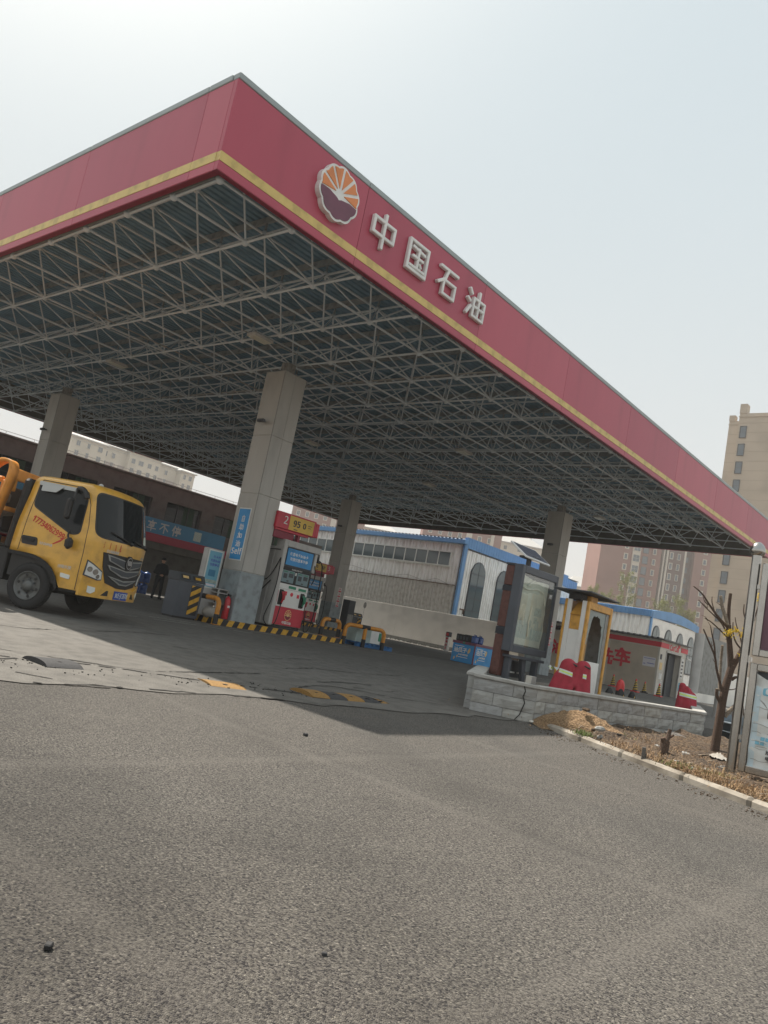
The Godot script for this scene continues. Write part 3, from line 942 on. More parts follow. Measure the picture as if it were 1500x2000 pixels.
# a round emblem of petals over a dark half, each piece proud of a pale rim
func emblem(parent: Node3D, r: float, depth: float, xf: Transform3D, petals: Material, lower: Material, rim: Material):
	var n := 10
	var outline := PackedVector2Array()
	for k in 120:
		var t := TAU * k / 120.0
		var rr := r * (0.93 + 0.07 * absf(sin(t * n / 2.0)))
		outline.append(Vector2(cos(t), sin(t)) * rr)
	var m := Mesher.new()
	m.prism(outline, xf, depth)
	put("rim", m.done(), rim, parent)
	var hub := Vector2(0, -0.02) * r
	var inner := PackedVector2Array()
	for p in outline: inner.append(p * 0.915)
	# six orange petals above, one plum field below with a curved top edge
	var edges := [-8.0, 24.0, 56.0, 90.0, 124.0, 156.0, 188.0]
	for k in 6:
		var a0 := deg_to_rad(edges[k] + 2.4); var a1 := deg_to_rad(edges[k + 1] - 2.4)
		var wedge := PackedVector2Array([hub + Vector2(cos((a0 + a1) / 2), sin((a0 + a1) / 2)) * r * 0.2])
		for q in arc(hub, r * 1.6, a0, a1, 6): wedge.append(q)
		for pc in Geometry2D.intersect_polygons(inner, wedge):
			var pm := Mesher.new()
			pm.prism(pc, xf * Transform3D(Basis(), Vector3(0, 0, depth * 0.5)), depth * 0.5 + depth * 0.12)
			put("petal", pm.done(), petals, parent)
	var low := PackedVector2Array([Vector2(-r * 1.3, -r * 0.14), Vector2(-r * 0.5, -r * 0.10), Vector2(-r * 0.12, -r * 0.18), Vector2(0, -r * 0.24), Vector2(r * 0.12, -r * 0.18), Vector2(r * 0.5, -r * 0.10), Vector2(r * 1.3, -r * 0.14), Vector2(r * 1.3, -r * 1.3), Vector2(-r * 1.3, -r * 1.3)])
	for pc in Geometry2D.intersect_polygons(inner, low):
		var pm := Mesher.new()
		pm.prism(pc, xf * Transform3D(Basis(), Vector3(0, 0, depth * 0.5)), depth * 0.5 + depth * 0.10)
		put("lower_field", pm.done(), lower, parent)

func build_fascia_signs():
	var E := thing("emblem_sign", "round scalloped emblem with orange petals over plum on the right fascia", "sign", Vector3(8.81, 8.67, -10.5))
	emblem(E, 0.53, 0.11, Transform3D(Basis(), Vector3.ZERO), M.petal, M.plum, M.letter)
	var L := thing("station_name_lettering", "raised pale station name in four large characters along the red fascia", "lettering", Vector3(9.8, 8.28, -10.5))
	var chars := "中国石油"
	var xs := [0.0, 1.12, 2.22, 3.36]
	for k in 4:
		var m := Mesher.new()
		han_strokes(m, chars[k], 0.68, 0.0, 0.078, 0.09, Transform3D(Basis(), Vector3(xs[k] + 0.02, 0.02, 0.0)), false, 0.014)
		put("character", m.done(), M.letter, L)

# ---------------------------------------------------------------- the pump islands
func kerb_stripes(o: Node3D, len: float, wid: float, h: float):
	# the kerb is a run of painted pieces, slanted yellow and black by turns
	var cm := Mesher.new()
	cm.lohi(Vector3(0.05, -0.08, -wid + 0.05), Vector3(len - 0.05, h - 0.006, -0.05))
	put("paving", cm.done(), M.concrete, o)
	rng.seed = 11
	for face in 4:
		var L := len if face % 2 == 0 else wid
		var xf := [Transform3D(Basis(), Vector3.ZERO), Transform3D(Basis(Vector3.UP, PI / 2), Vector3(len, 0, 0)), Transform3D(Basis(Vector3.UP, PI), Vector3(len, 0, -wid)), Transform3D(Basis(Vector3.UP, -PI / 2), Vector3(0, 0, -wid))][face] as Transform3D
		var start := 0.0 if face % 2 == 0 else 0.121
		if face % 2 == 1: L -= 0.121
		var x := start
		var k := 0
		while x < L - 0.02:
			var w := minf(0.19 * rng.randf_range(0.9, 1.12), L - x)
			var s := 0.07
			var m := Mesher.new()
			var lo := 0.0 if x <= start else s
			var hi := 0.0 if x + w >= L - 0.001 else s
			var poly := PackedVector2Array([Vector2(x, -0.08), Vector2(x + w, -0.08), Vector2(x + w, 0.0), Vector2(x + w + hi, h), Vector2(x + lo, h), Vector2(x, 0.0)])
			m.prism(poly, xf * Transform3D(Basis(), Vector3(0, 0, -0.12)), 0.12 - 0.002 * (k % 2))
			put("kerb_piece", m.done(), M.hazyellow if k % 2 == 0 else M.hazblack, o)
			x += w
			k += 1

func pipe_guard(label: String, at: Vector3, turn: float, group: String, len := 0.95, h := 0.62, mid := false) -> Node3D:
	var o := thing("pipe_guard", label, "barrier", at, turn, group)
	var bend := 0.16
	var pts := [Vector3(0, 0.1, 0), Vector3(0, h - bend, 0)]
	for k in range(1, 6):
		var t := PI / 2 * k / 5
		pts.append(Vector3(bend - cos(t) * bend, h - bend + sin(t) * bend, 0))
	for k in 6:
		var t := PI / 2 * k / 5
		pts.append(Vector3(len - bend + sin(t) * bend, h - bend + cos(t) * bend, 0))
	pts.append(Vector3(len, 0.1, 0))
	var m := Mesher.new()
	m.path(pts, 0.062, 12)
	put("pipe", m.done(), M.hazorange, o)
	for x in ([0.0, len / 2, len] if mid else [0.0, len]):
		m = Mesher.new()
		m.tube(Vector3(x, 0.0, 0), Vector3(x, 0.26, 0), 0.0655, -1, 12)
		put("black_band", m.done(), M.hazblack, o)
		m = Mesher.new()
		m.tube(Vector3(x, 0.002, 0), Vector3(x, 0.016, 0), 0.11, -1, 12)
		put("foot_plate", m.done(), M.hazorange, o)
	m = Mesher.new()
	m.tube(Vector3(len * 0.5 - 0.14, h, 0), Vector3(len * 0.5 + 0.14, h, 0), 0.0655, -1, 12)
	put("black_band", m.done(), M.hazblack, o)
	if mid:
		m = Mesher.new()
		m.tube(Vector3(len / 2, 0.1, 0), Vector3(len / 2, h, 0), 0.06, -1, 12)
		put("middle_post", m.done(), M.hazorange, o)
	return o

func lay(x: float, y: float, z: float) -> Transform3D:
	return Transform3D(Basis(), Vector3(x, y, z))

func panel(o: Node3D, called: String, mt: Material, x0: float, x1: float, y0: float, y1: float, z: float, t := 0.012, bev := 0.0) -> MeshInstance3D:
	var m := Mesher.new()
	m.box(Vector3((x0 + x1) / 2, (y0 + y1) / 2, z + t / 2 - 0.004), Vector3(x1 - x0, y1 - y0, t + 0.008), Basis(), bev)
	return put(called, m.done(), mt, o)

func dispenser(label: String, at: Vector3) -> Node3D:      # front towards +z; x from 0 to 1.17
	var o := thing("fuel_dispenser", label, "fuel dispenser", at, 0.0, "fuel dispensers on the islands")
	var w := 1.17
	var d := 0.86
	var m := Mesher.new()
	m.lohi(Vector3(0.03, 0.0, -d + 0.03), Vector3(w - 0.03, 0.09, -0.03))
	put("plinth", m.done(), M.black, o)
	m = Mesher.new()
	m.lohi(Vector3(0.0, 0.09, -d), Vector3(w, 1.70, -0.0), 0.012)
	put("cabinet", m.done(), M.lightgrey, o)
	m = Mesher.new()
	m.lohi(Vector3(-0.08, 0.06, -0.3), Vector3(0.06, 2.42, 0.05), 0.02)
	m.lohi(Vector3(-0.081, 0.06, -d + 0.02), Vector3(0.04, 2.2, -0.302), 0.02)
	put("hose_pillar", m.done(), M.lightgrey, o)
	m = Mesher.new()
	m.lohi(Vector3(0.061, 2.24, -0.42), Vector3(w + 0.2, 2.42, 0.03), 0.015)
	put("top_beam", m.done(), M.lightgrey, o)
	m = Mesher.new()
	m.lohi(Vector3(w + 0.02, 1.68, -0.42), Vector3(w + 0.13, 2.238, 0.0), 0.015)
	put("right_post", m.done(), M.lightgrey, o)
	m = Mesher.new()
	m.lohi(Vector3(0.07, 1.71, -0.38), Vector3(w + 0.01, 2.235, -0.05))
	put("head_case", m.done(), M.darkgrey, o)
	var s := panel(o, "advert_panel", M.screenblue, 0.16, w - 0.03, 1.755, 2.215, -0.045, 0.02)
	var tx := Mesher.new()
	han_strokes(tx, "开通电子加油卡", 0.085, 0.018, 0.011, 0.003, lay(0.25, 2.03, -0.028))
	han_strokes(tx, "充值优惠享不停", 0.085, 0.014, 0.011, 0.003, lay(0.29, 1.89, -0.028))
	put("advert_lettering", tx.done(), M.white, s)
	panel(s, "advert_mark", M.hiviz, 0.22, 0.26, 2.15, 2.18, -0.028, 0.003)
	panel(s, "advert_mark", M.white, 0.275, 0.42, 2.158, 2.172, -0.028, 0.003)
	# black band with two readouts
	panel(o, "readout_band", M.black, 0.0, w, 1.235, 1.70, 0.0, 0.016, 0.006)
	tx = Mesher.new()
	han_strokes(tx, "加油机自助电子", 0.05, 0.008, 0.007, 0.003, lay(0.40, 1.625, 0.016))
	put("band_lettering", tx.done(), M.lightgrey, o)
	for k in 2:
		var x := 0.07 + k * 0.56
		var r := panel(o, "readout", M.panelteal, x, x + 0.46, 1.27, 1.60, 0.016, 0.014, 0.008)
		panel(r, "key_pad", M.darkgrey, x + 0.05, x + 0.18, 1.38, 1.51, 0.03, 0.006)
		panel(r, "key_pad", M.darkgrey, x + 0.25, x + 0.41, 1.42, 1.53, 0.03, 0.006)
		panel(r, "green_label", M.green, x + 0.04, x + 0.18, 1.55, 1.575, 0.03, 0.004)
		panel(r, "green_label", M.green, x + 0.27, x + 0.41, 1.55, 1.575, 0.03, 0.004)
		panel(r, "card_slot", M.darkgrey, x + 0.2, x + 0.27, 1.30, 1.33, 0.03, 0.008)
	panel(o, "scanner", M.reflect, 0.555, 0.60, 1.50, 1.58, 0.016, 0.012)
	panel(o, "white_front", M.white, 0.0, w, 0.60, 1.23, 0.0, 0.01, 0.004)
	panel(o, "front_joint", M.grey, 0.0, w, 1.085, 1.092, 0.01, 0.003)
	panel(o, "green_label", M.green, 0.42, 0.70, 1.12, 1.195, 0.01, 0.004)
	panel(o, "green_label", M.green, 0.80, 1.10, 1.11, 1.18, 0.01, 0.004)
	panel(o, "warning_label", M.signred, 0.02, 0.085, 0.70, 1.03, 0.01, 0.004)
	panel(o, "warning_label", M.signred, 0.30, 0.40, 0.92, 1.03, 0.01, 0.004)
	panel(o, "warning_label", M.signred, 0.79, 0.88, 0.90, 1.00, 0.01, 0.004)
	m = Mesher.new()
	m.prism(PackedVector2Array(arc(Vector2(0.585, 0.97), 0.055, 0, TAU * 0.96, 18)), lay(0, 0, 0.01), 0.004)
	put("round_label", m.done(), M.signred, o)
	for k in 2:
		var x := 0.12 + k * 0.80
		m = Mesher.new()
		m.lohi(Vector3(x, 0.64, -0.01), Vector3(x + 0.15, 1.06, 0.022), 0.01)
		m.lohi(Vector3(x + 0.02, 0.66, 0.022), Vector3(x + 0.045, 1.03, 0.06))
		m.lohi(Vector3(x + 0.11, 0.66, 0.022), Vector3(x + 0.135, 1.03, 0.06))
		put("nozzle_bay", m.done(), M.black, o)
		m = Mesher.new()
		m.path([Vector3(x + 0.08, 1.0, 0.05), Vector3(x + 0.09, 0.92, 0.09), Vector3(x + 0.1, 0.8, 0.1), Vector3(x + 0.09, 0.7, 0.07)], 0.034, 8, 0.024)
		m.box(Vector3(x + 0.11, 0.88, 0.12), Vector3(0.06, 0.2, 0.05), Basis(), 0.015)
		put("nozzle", m.done(), M.extinguisher if k == 0 else M.green, o)
	panel(o, "red_front", M.pumpred, 0.0, w, 0.10, 0.597, 0.0, 0.012, 0.004)
	var em := MeshInstance3D.new()
	var ring := PackedVector2Array()
	for k in 60:
		var t := TAU * k / 60.0
		ring.append(Vector2(0.60 + cos(t) * 0.125 * (0.95 + 0.05 * absf(cos(5 * t))), 0.395 + sin(t) * 0.15 * (0.95 + 0.05 * absf(cos(5 * t)))))
	m = Mesher.new()
	m.prism(ring, lay(0, 0, 0.012), 0.004)
	var badge := put("badge", m.done(), M.gold, o)
	var inner := PackedVector2Array()
	for p in ring: inner.append((p - Vector2(0.60, 0.395)) * 0.9 + Vector2(0.60, 0.395))
	for k in 6:
		var a0 := deg_to_rad(-8.0 + 32.6 * k + 3.5); var a1 := deg_to_rad(-8.0 + 32.6 * (k + 1) - 3.5)
		var wd := PackedVector2Array([Vector2(0.60, 0.39) + Vector2(cos((a0 + a1) / 2), sin((a0 + a1) / 2)) * 0.03])
		for q in arc(Vector2(0.60, 0.39), 0.3, a0, a1, 4): wd.append(q)
		for pc in Geometry2D.intersect_polygons(inner, wd):
			var pm := Mesher.new()
			pm.prism(pc, lay(0, 0, 0.014), 0.004)
			put("badge_petal", pm.done(), M.pumpred, badge)
	var lowp := PackedVector2Array([Vector2(0.4, 0.36), Vector2(0.55, 0.375), Vector2(0.6, 0.35), Vector2(0.65, 0.375), Vector2(0.8, 0.36), Vector2(0.8, 0.1), Vector2(0.4, 0.1)])
	for pc in Geometry2D.intersect_polygons(inner, lowp):
		var pm := Mesher.new()
		pm.prism(pc, lay(0, 0, 0.014), 0.0035)
		put("badge_field", pm.done(), M.pumpred_dark, badge)
	tx = Mesher.new()
	han_strokes(tx, "中国石油", 0.075, 0.012, 0.011, 0.003, lay(0.43, 0.145, 0.012))
	put("front_lettering", tx.done(), M.white, o)
	# hoses: two loops down the left side, one over the right
	m = Mesher.new()
	var p1 := [Vector3(-0.10, 2.12, -0.05), Vector3(-0.13, 2.10, -0.42), Vector3(-0.14, 1.95, -0.62), Vector3(-0.14, 1.6, -0.68), Vector3(-0.14, 1.3, -0.55), Vector3(-0.14, 1.26, -0.35), Vector3(-0.12, 1.5, -0.15), Vector3(-0.1, 1.9, 0.02)]
	var p2 := [Vector3(-0.10, 1.25, -0.2), Vector3(-0.14, 0.95, -0.45), Vector3(-0.15, 0.55, -0.75), Vector3(-0.15, 0.16, -0.92), Vector3(-0.15, 0.30, -0.80), Vector3(-0.14, 0.8, -0.72), Vector3(-0.13, 1.4, -0.66)]
	var p3 := [Vector3(-0.1, 1.9, 0.03), Vector3(-0.13, 1.3, 0.1), Vector3(-0.14, 0.75, 0.04), Vector3(-0.14, 0.25, -0.12), Vector3(-0.12, 0.06, 0.02), Vector3(0.0, 0.05, 0.10), Vector3(0.1, 0.2, 0.12), Vector3(0.18, 0.66, 0.1)]
	m.path(spline(p1), 0.013, 6)
	m.path(spline(p2), 0.014, 6)
	put("hose", m.done(), M.rubber, o)
	m = Mesher.new()
	m.path(spline(p3), 0.013, 6)
	put("hose", m.done(), M.rubber, o)
	m = Mesher.new()
	m.path(spline([Vector3(w + 0.22, 2.08, -0.05), Vector3(w + 0.34, 2.02, -0.02), Vector3(w + 0.40, 1.8, 0.0), Vector3(w + 0.42, 1.2, 0.0), Vector3(w + 0.40, 0.55, 0.02), Vector3(w + 0.30, 0.12, 0.03), Vector3(w + 0.12, 0.02, 0.08), Vector3(w + 0.03, 0.12, 0.10), Vector3(w - 0.03, 0.6, 0.10)]), 0.016, 6)
	m.path(spline([Vector3(w + 0.06, 1.9, 0.02), Vector3(w + 0.12, 1.6, 0.05), Vector3(w + 0.05, 1.35, 0.05)]), 0.014, 6)
	put("hose", m.done(), M.rubber, o)
	m = Mesher.new()
	m.lohi(Vector3(w + 0.14, 2.0, -0.12), Vector3(w + 0.26, 2.06, 0.02), 0.01)
	m.lohi(Vector3(w + 0.17, 2.06, -0.08), Vector3(w + 0.23, 2.18, -0.02), 0.01)
	put("hose_hanger", m.done(), M.black, o)
	panel(o, "side_notice", M.lightgrey, -0.09, -0.084, 1.0, 1.2, -0.6, 0.25)
	return o

func spline(p: Array, per := 6) -> Array:
	var o := []
	for k in p.size() - 1:
		for i in per:
			var a: Vector3 = p[maxi(k - 1, 0)]; var d: Vector3 = p[mini(k + 2, p.size() - 1)]
			var b: Vector3 = p[k]; var c: Vector3 = p[k + 1]
			o.append(b.cubic_interpolate(c, a, d, float(i) / per))
	o.append(p[-1])
	return o

func pump_sign(label: String, at: Vector3, number: String, grades: Array, mirrored := false) -> Node3D:
	var o := thing("pump_number_sign", label, "sign", at, 0.0, "number signs above the fuel dispensers")
	var m := Mesher.new()
	m.lohi(Vector3(0.0, 0.0, -0.26), Vector3(1.5, 0.46, 0.0), 0.02)
	m.lohi(Vector3(1.5, 0.02, -0.22), Vector3(1.66, 0.42, -0.02), 0.02)
	m.lohi(Vector3(0.03, -0.05, -0.22), Vector3(1.3, 0.0, -0.04))
	put("case", m.done(), M.pumpred, o)
	var x0 := 0.46 if not mirrored else 0.08
	panel(o, "yellow_panel", M.signyellow, x0, x0 + 0.94, 0.03, 0.42, 0.0, 0.006)
	word("digit", number, 0.22, lay(0.33 if not mirrored else 1.2, 0.25, 0.006), M.reflect, o, false)
	for g in grades:
		word("grade", g[0], g[2], lay(x0 + g[1], 0.23, 0.008), M.ink, o)
	for k in 3:
		panel(o, "small_print", M.ink, x0 + 0.2 + 0.05 * k, x0 + 0.235 + 0.05 * k, 0.055, 0.085, 0.006, 0.002)
	panel(o, "small_print", M.ink, x0 + 0.70, x0 + 0.86, 0.27, 0.285, 0.006, 0.002)
	panel(o, "small_print", M.ink, x0 + 0.72, x0 + 0.83, 0.21, 0.225, 0.006, 0.002)
	m = Mesher.new()
	for x in [0.25, 0.95]:
		m.lohi(Vector3(x, -0.24, -0.2), Vector3(x + 0.09, -0.04, -0.08))
	m.lohi(Vector3(0.04, -0.26, -0.20), Vector3(0.80, -0.055, -0.07), 0.01)
	put("stand", m.done(), M.pumpred_dark, o)
	return o

func column_notices(cx: float, cz: float, label: String):
	var g := gy(cx, cz)
	var o := thing("column_notices", label, "sign", Vector3(cx, g + 1.2, cz + 0.409), 0.0, "safety notices on the columns")
	for k in 4:
		var y := 0.05 + 0.26 * k
		panel(o, "notice", M.white, -0.11, 0.11, y, y + 0.24, 0.003, 0.003)
		panel(o, "red_caption", M.signred, -0.1, 0.1, y + 0.012, y + 0.075, 0.006, 0.002)
		var m := Mesher.new()
		var pts := arc(Vector2(0, y + 0.158), 0.066, 0, TAU, 16)
		for i in 16:
			var a: Vector2 = pts[i]; var b: Vector2 = pts[i + 1]
			m.box(Vector3((a.x + b.x) / 2, (a.y + b.y) / 2, 0.008), Vector3(a.distance_to(b) + 0.008, 0.014, 0.002), Basis(Vector3(0, 0, 1), (b - a).angle()))
		m.box(Vector3(0, y + 0.158, 0.008), Vector3(0.12, 0.012, 0.0025), Basis(Vector3(0, 0, 1), -0.8))
		put("ban_ring", m.done(), M.signred, o)
		m = Mesher.new()
		m.box(Vector3(0, y + 0.158, 0.007), Vector3(0.06, 0.05, 0.001))
		put("symbol", m.done(), M.ink, o)

func build_islands():
	var g := gy(14.5, -16.6)
	var o := thing("pump_island", "nearer raised pump island with black and yellow striped kerb", "pump island", Vector3(12.45, g, -15.9), 0.0, "pump islands under the canopy")
	kerb_stripes(o, 4.75, 1.4, 0.15)
	var top := g + 0.15
	dispenser("white and red fuel dispenser under the number 2 sign beside the clad column", Vector3(14.43, top, -16.1))
	pump_sign("red and yellow sign with the number 2 above the nearer dispenser", Vector3(13.93, 3.15, -16.10), "2", [["95", 0.28, 0.19], ["0", 0.58, 0.17]])
	var g2 := gy(29.5, -29.2)
	var far := thing("pump_island", "farther pump island with striped kerb, half hidden behind the number 2 dispenser", "pump island", Vector3(26.6, g2, -28.5), 0.0, "pump islands under the canopy")
	kerb_stripes(far, 5.6, 1.5, 0.15)
	dispenser("farther fuel dispenser under the number 3 sign, partly behind black hoses", Vector3(27.62, g2 + 0.15, -28.75))
	pump_sign("red and yellow sign with the number 3 in front of the back column", Vector3(27.85, 3.2, -28.75), "3", [["95", 0.2, 0.16], ["92", 0.66, 0.16]], true)
	column_notices(30.25, -29.24, "strip of red ban notices on the column behind the fuel dispensers")
	column_notices(30.23, -16.65, "strip of red ban notices on the column behind the light box")
	# blue board on the column
	var b := thing("self_service_sign", "tall blue sign with white characters and the word Self on the near column", "sign", Vector3(13.188, 2.05, -16.58), -PI / 2)
	var m := Mesher.new()
	m.box(Vector3(0, 0.705, -0.008), Vector3(0.50, 1.43, 0.03), Basis(), 0.008)
	put("frame", m.done(), M.reflect, b)
	panel(b, "blue_face", M.screenblue, -0.225, 0.225, 0.02, 1.39, 0.008, 0.004)
	m = Mesher.new()
	han_strokes(m, "自助加油", 0.17, 0.055, 0.022, 0.003, lay(-0.075, 1.04, 0.012), true)
	put("characters", m.done(), M.white, b)
	word("word", "Self", 0.17, lay(0.01, 0.235, 0.014), M.white, b)
	# poster stand between the bin and the column
	var ps := thing("poster_stand", "narrow grey stand with pale blue poster beside the near column", "stand", Vector3(12.74, top, -16.9))
	m = Mesher.new()
	m.lohi(Vector3(-0.28, 0.0, -0.1), Vector3(0.28, 1.74, 0.08), 0.012)
	put("body", m.done(), M.lightgrey, ps)
	panel(ps, "poster_frame", M.reflect, -0.235, 0.235, 0.70, 1.71, 0.082, 0.006)
	panel(ps, "poster", M.skyblue, -0.2, 0.2, 0.735, 1.68, 0.088, 0.003)
	m = Mesher.new()
	han_strokes(m, "不卡开", 0.07, 0.01, 0.009, 0.002, lay(-0.06, 1.5, 0.091))
	han_strokes(m, "充值加油", 0.07, 0.008, 0.009, 0.002, lay(-0.13, 1.4, 0.091))
	han_strokes(m, "优惠停自", 0.07, 0.008, 0.009, 0.002, lay(-0.13, 1.29, 0.091))
	put("poster_lettering", m.done(), M.inkblue, ps)
	panel(ps, "poster_picture", M.bannerblue, -0.12, 0.1, 1.02, 1.19, 0.091, 0.002, 0.0)
	panel(ps, "poster_picture", M.poster_tint, -0.19, 0.19, 0.84, 0.93, 0.091, 0.002)
	panel(ps, "poster_picture", M.paper, -0.15, 0.17, 0.76, 0.82, 0.091, 0.002)
	m = Mesher.new()
	m.ball(Vector3(0, 0, 0), 0.2, 12, 8, Vector3(1, 0.75, 0.8))
	var sb := put("stone", m.done(), M.concrete, null)
	sb.position = Vector3(12.5, top + 0.11, -16.25)
	tag(sb, "rounded pale stone under the yellow pipe beside the bin", "stone")
	# extinguisher rack
	var rk := thing("extinguisher_rack", "small open metal rack against the near column holding an extinguisher", "rack", Vector3(13.05, top, -16.72))
	m = Mesher.new()
	m.lohi(Vector3(-0.2, 0.0, -0.2), Vector3(-0.17, 0.72, -0.17)); m.lohi(Vector3(-0.2, 0.0, 0.17), Vector3(-0.17, 0.72, 0.2))
	m.lohi(Vector3(0.11, 0.0, 0.17), Vector3(0.14, 0.72, 0.2))
	put("upright", m.done(), M.lightgrey, rk)
	for y in [0.02, 0.34, 0.62, 0.72]:
		m = Mesher.new()
		m.lohi(Vector3(-0.205, y, -0.21), Vector3(0.14, y + 0.03, 0.21), 0.005)
		put("shelf", m.done(), M.lightgrey if y > 0.3 else M.grey, rk)
	var ex := thing("fire_extinguisher", "red fire extinguisher standing in the rack by the near column", "extinguisher", Vector3(13.09, top + 0.0, -16.36))
	m = Mesher.new()
	m.lathe([Vector2(0.0, 0.0), Vector2(0.085, 0.0), Vector2(0.09, 0.02), Vector2(0.09, 0.46), Vector2(0.07, 0.54), Vector2(0.03, 0.57), Vector2(0.03, 0.6), Vector2(0.0, 0.6)], Vector3.ZERO, 16)
	put("cylinder", m.done(), M.extinguisher, ex)
	m = Mesher.new()
	m.box(Vector3(0, 0.63, 0.02), Vector3(0.03, 0.05, 0.14), Basis(Vector3.RIGHT, 0.2), 0.006)
	m.path(spline([Vector3(0, 0.6, -0.03), Vector3(-0.1, 0.58, 0.0), Vector3(-0.12, 0.4, 0.03), Vector3(-0.11, 0.2, 0.04)]), 0.012, 6)
	put("valve_and_hose", m.done(), M.black, ex)
	panel(ex, "label", M.white, -0.035, 0.035, 0.3, 0.36, 0.088, 0.004)
	# litter bin with a striped door
	var bg := gy(11.9, -16.6)
	var bn := thing("litter_bin", "dark grey litter bin with slanted black and yellow stripes beside the truck", "litter bin", Vector3(11.88, bg, -16.62), 0.0, "striped litter bins on the islands")
	bin_parts(bn)
	copy(bn, Vector3(31.95, g2 + 0.02, -29.0), 0.0, "dark striped bin half hidden behind the column with ban notices")
	pipe_guard("orange and black bent pipe guard at the left end of the near island", Vector3(12.33, g, -15.72), PI / 2, "bent pipe guards round the islands", 1.3, 0.64)
	pipe_guard("black and orange pipe guard with three legs at the right end of the near island", Vector3(17.35, g, -16.0), -0.35, "bent pipe guards round the islands", 1.35, 0.62, true)
	pipe_guard("orange pipe guard crossing behind the three legged one", Vector3(16.7, top, -16.35), 0.15, "bent pipe guards round the islands", 0.9, 0.5)
	# goods at the right end of the island
	var pg := gy(18.3, -16.2)
	var pal := thing("plastic_pallet", "blue plastic pallet lying on the ground past the near island", "pallet", Vector3(18.6, pg, -16.3), -0.12)
	for k in 3:
		m = Mesher.new()
		m.box(Vector3(0, 0.05, -0.5 + 0.5 * k), Vector3(1.5, 0.09, 0.12), Basis(), 0.01)
		put("runner", m.done(), M.pallet, pal)
	for k in 7:
		m = Mesher.new()
		m.box(Vector3(-0.66 + 0.22 * k, 0.118, 0), Vector3(0.15, 0.04, 1.15), Basis(), 0.006)
		put("slat", m.done(), M.pallet, pal)
	var bx := thing("carton", "pale teal carton standing on the blue pallet behind the pipe guard", "carton", Vector3(18.2, pg + 0.14, -16.2), -0.12)
	m = Mesher.new()
	m.box(Vector3(0, 0.2, 0), Vector3(0.6, 0.4, 0.5), Basis(), 0.012)
	put("box", m.done(), M.tealbox, bx)
	m = Mesher.new()
	m.box(Vector3(0, 0.404, 0), Vector3(0.601, 0.006, 0.06))
	put("tape", m.done(), M.offwhite, bx)
	var bx2 := thing("carton", "white carton with a green end farther back on the blue pallet", "carton", Vector3(19.0, pg + 0.14, -16.5), -0.1)
	m = Mesher.new()
	m.box(Vector3(0, 0.22, 0), Vector3(0.66, 0.44, 0.5), Basis(), 0.012)
	put("box", m.done(), M.white, bx2)
	panel(bx2, "green_patch", M.green, 0.22, 0.33, 0.1, 0.36, 0.25, 0.004)
	# cabinet behind the far column
	var cb := thing("grey_cabinet", "narrow dark grey cabinet standing right of the back column", "cabinet", Vector3(31.3, g2, -28.9))
	m = Mesher.new()
	m.lohi(Vector3(-0.25, 0, -0.3), Vector3(0.25, 1.75, 0.2), 0.015)
	put("body", m.done(), M.darkgrey, cb)
	panel(cb, "door", M.grey, -0.21, 0.21, 0.1, 1.0, 0.2, 0.01)

func bin_parts(bn: Node3D):
	var m := Mesher.new()
	m.prism(PackedVector2Array([Vector2(-0.36, 0.05), Vector2(0.36, 0.05), Vector2(0.39, 0.92), Vector2(-0.36, 0.92)]), lay(0, 0, -0.25), 0.5)
	put("body", m.done(), M.slate, bn)
	m = Mesher.new()
	m.lohi(Vector3(-0.34, 0.0, -0.22), Vector3(0.34, 0.05, 0.22))
	put("base", m.done(), M.black, bn)
	m = Mesher.new()
	m.prism(PackedVector2Array([Vector2(-0.27, 0.93), Vector2(0.27, 0.93), Vector2(0.15, 1.13), Vector2(-0.27, 1.13)]), Transform3D(Basis(Vector3.UP, -PI / 2), Vector3(0.405, 0, 0)), 0.79)
	put("lid", m.done(), M.darkgrey, bn)
	for k in 2:
		m = Mesher.new()
		m.box(Vector3(-0.19 + 0.36 * k, 1.035, 0.215), Vector3(0.26, 0.11, 0.012), Basis(Vector3.RIGHT, -0.55))
		put("opening", m.done(), M.black, bn)
		m = Mesher.new()
		m.box(Vector3(-0.2 + 0.38 * k, 1.03, 0.222), Vector3(0.17, 0.07, 0.012), Basis(Vector3.RIGHT, -0.55))
		put("sticker", m.done(), M.gold if k == 0 else M.hazyellow, bn)
	m = Mesher.new()
	m.lohi(Vector3(0.02, 0.12, 0.245), Vector3(0.31, 0.86, 0.256))
	put("door", m.done(), M.hazblack, bn)
	for k in 4:
		var y := 0.10 + 0.23 * k
		var st := PackedVector2Array([Vector2(0.02, y), Vector2(0.31, y + 0.17), Vector2(0.31, y + 0.29), Vector2(0.02, y + 0.12)])
		for pc in Geometry2D.intersect_polygons(st, PackedVector2Array([Vector2(0.025, 0.125), Vector2(0.305, 0.125), Vector2(0.305, 0.855), Vector2(0.025, 0.855)])):
			m = Mesher.new()
			m.prism(pc, lay(0, 0, 0.256), 0.003)
			put("stripe", m.done(), M.hazyellow, bn)
# ---------------------------------------------------------------- retaining wall with the raised bed behind it
const WALL_TOP := 0.69

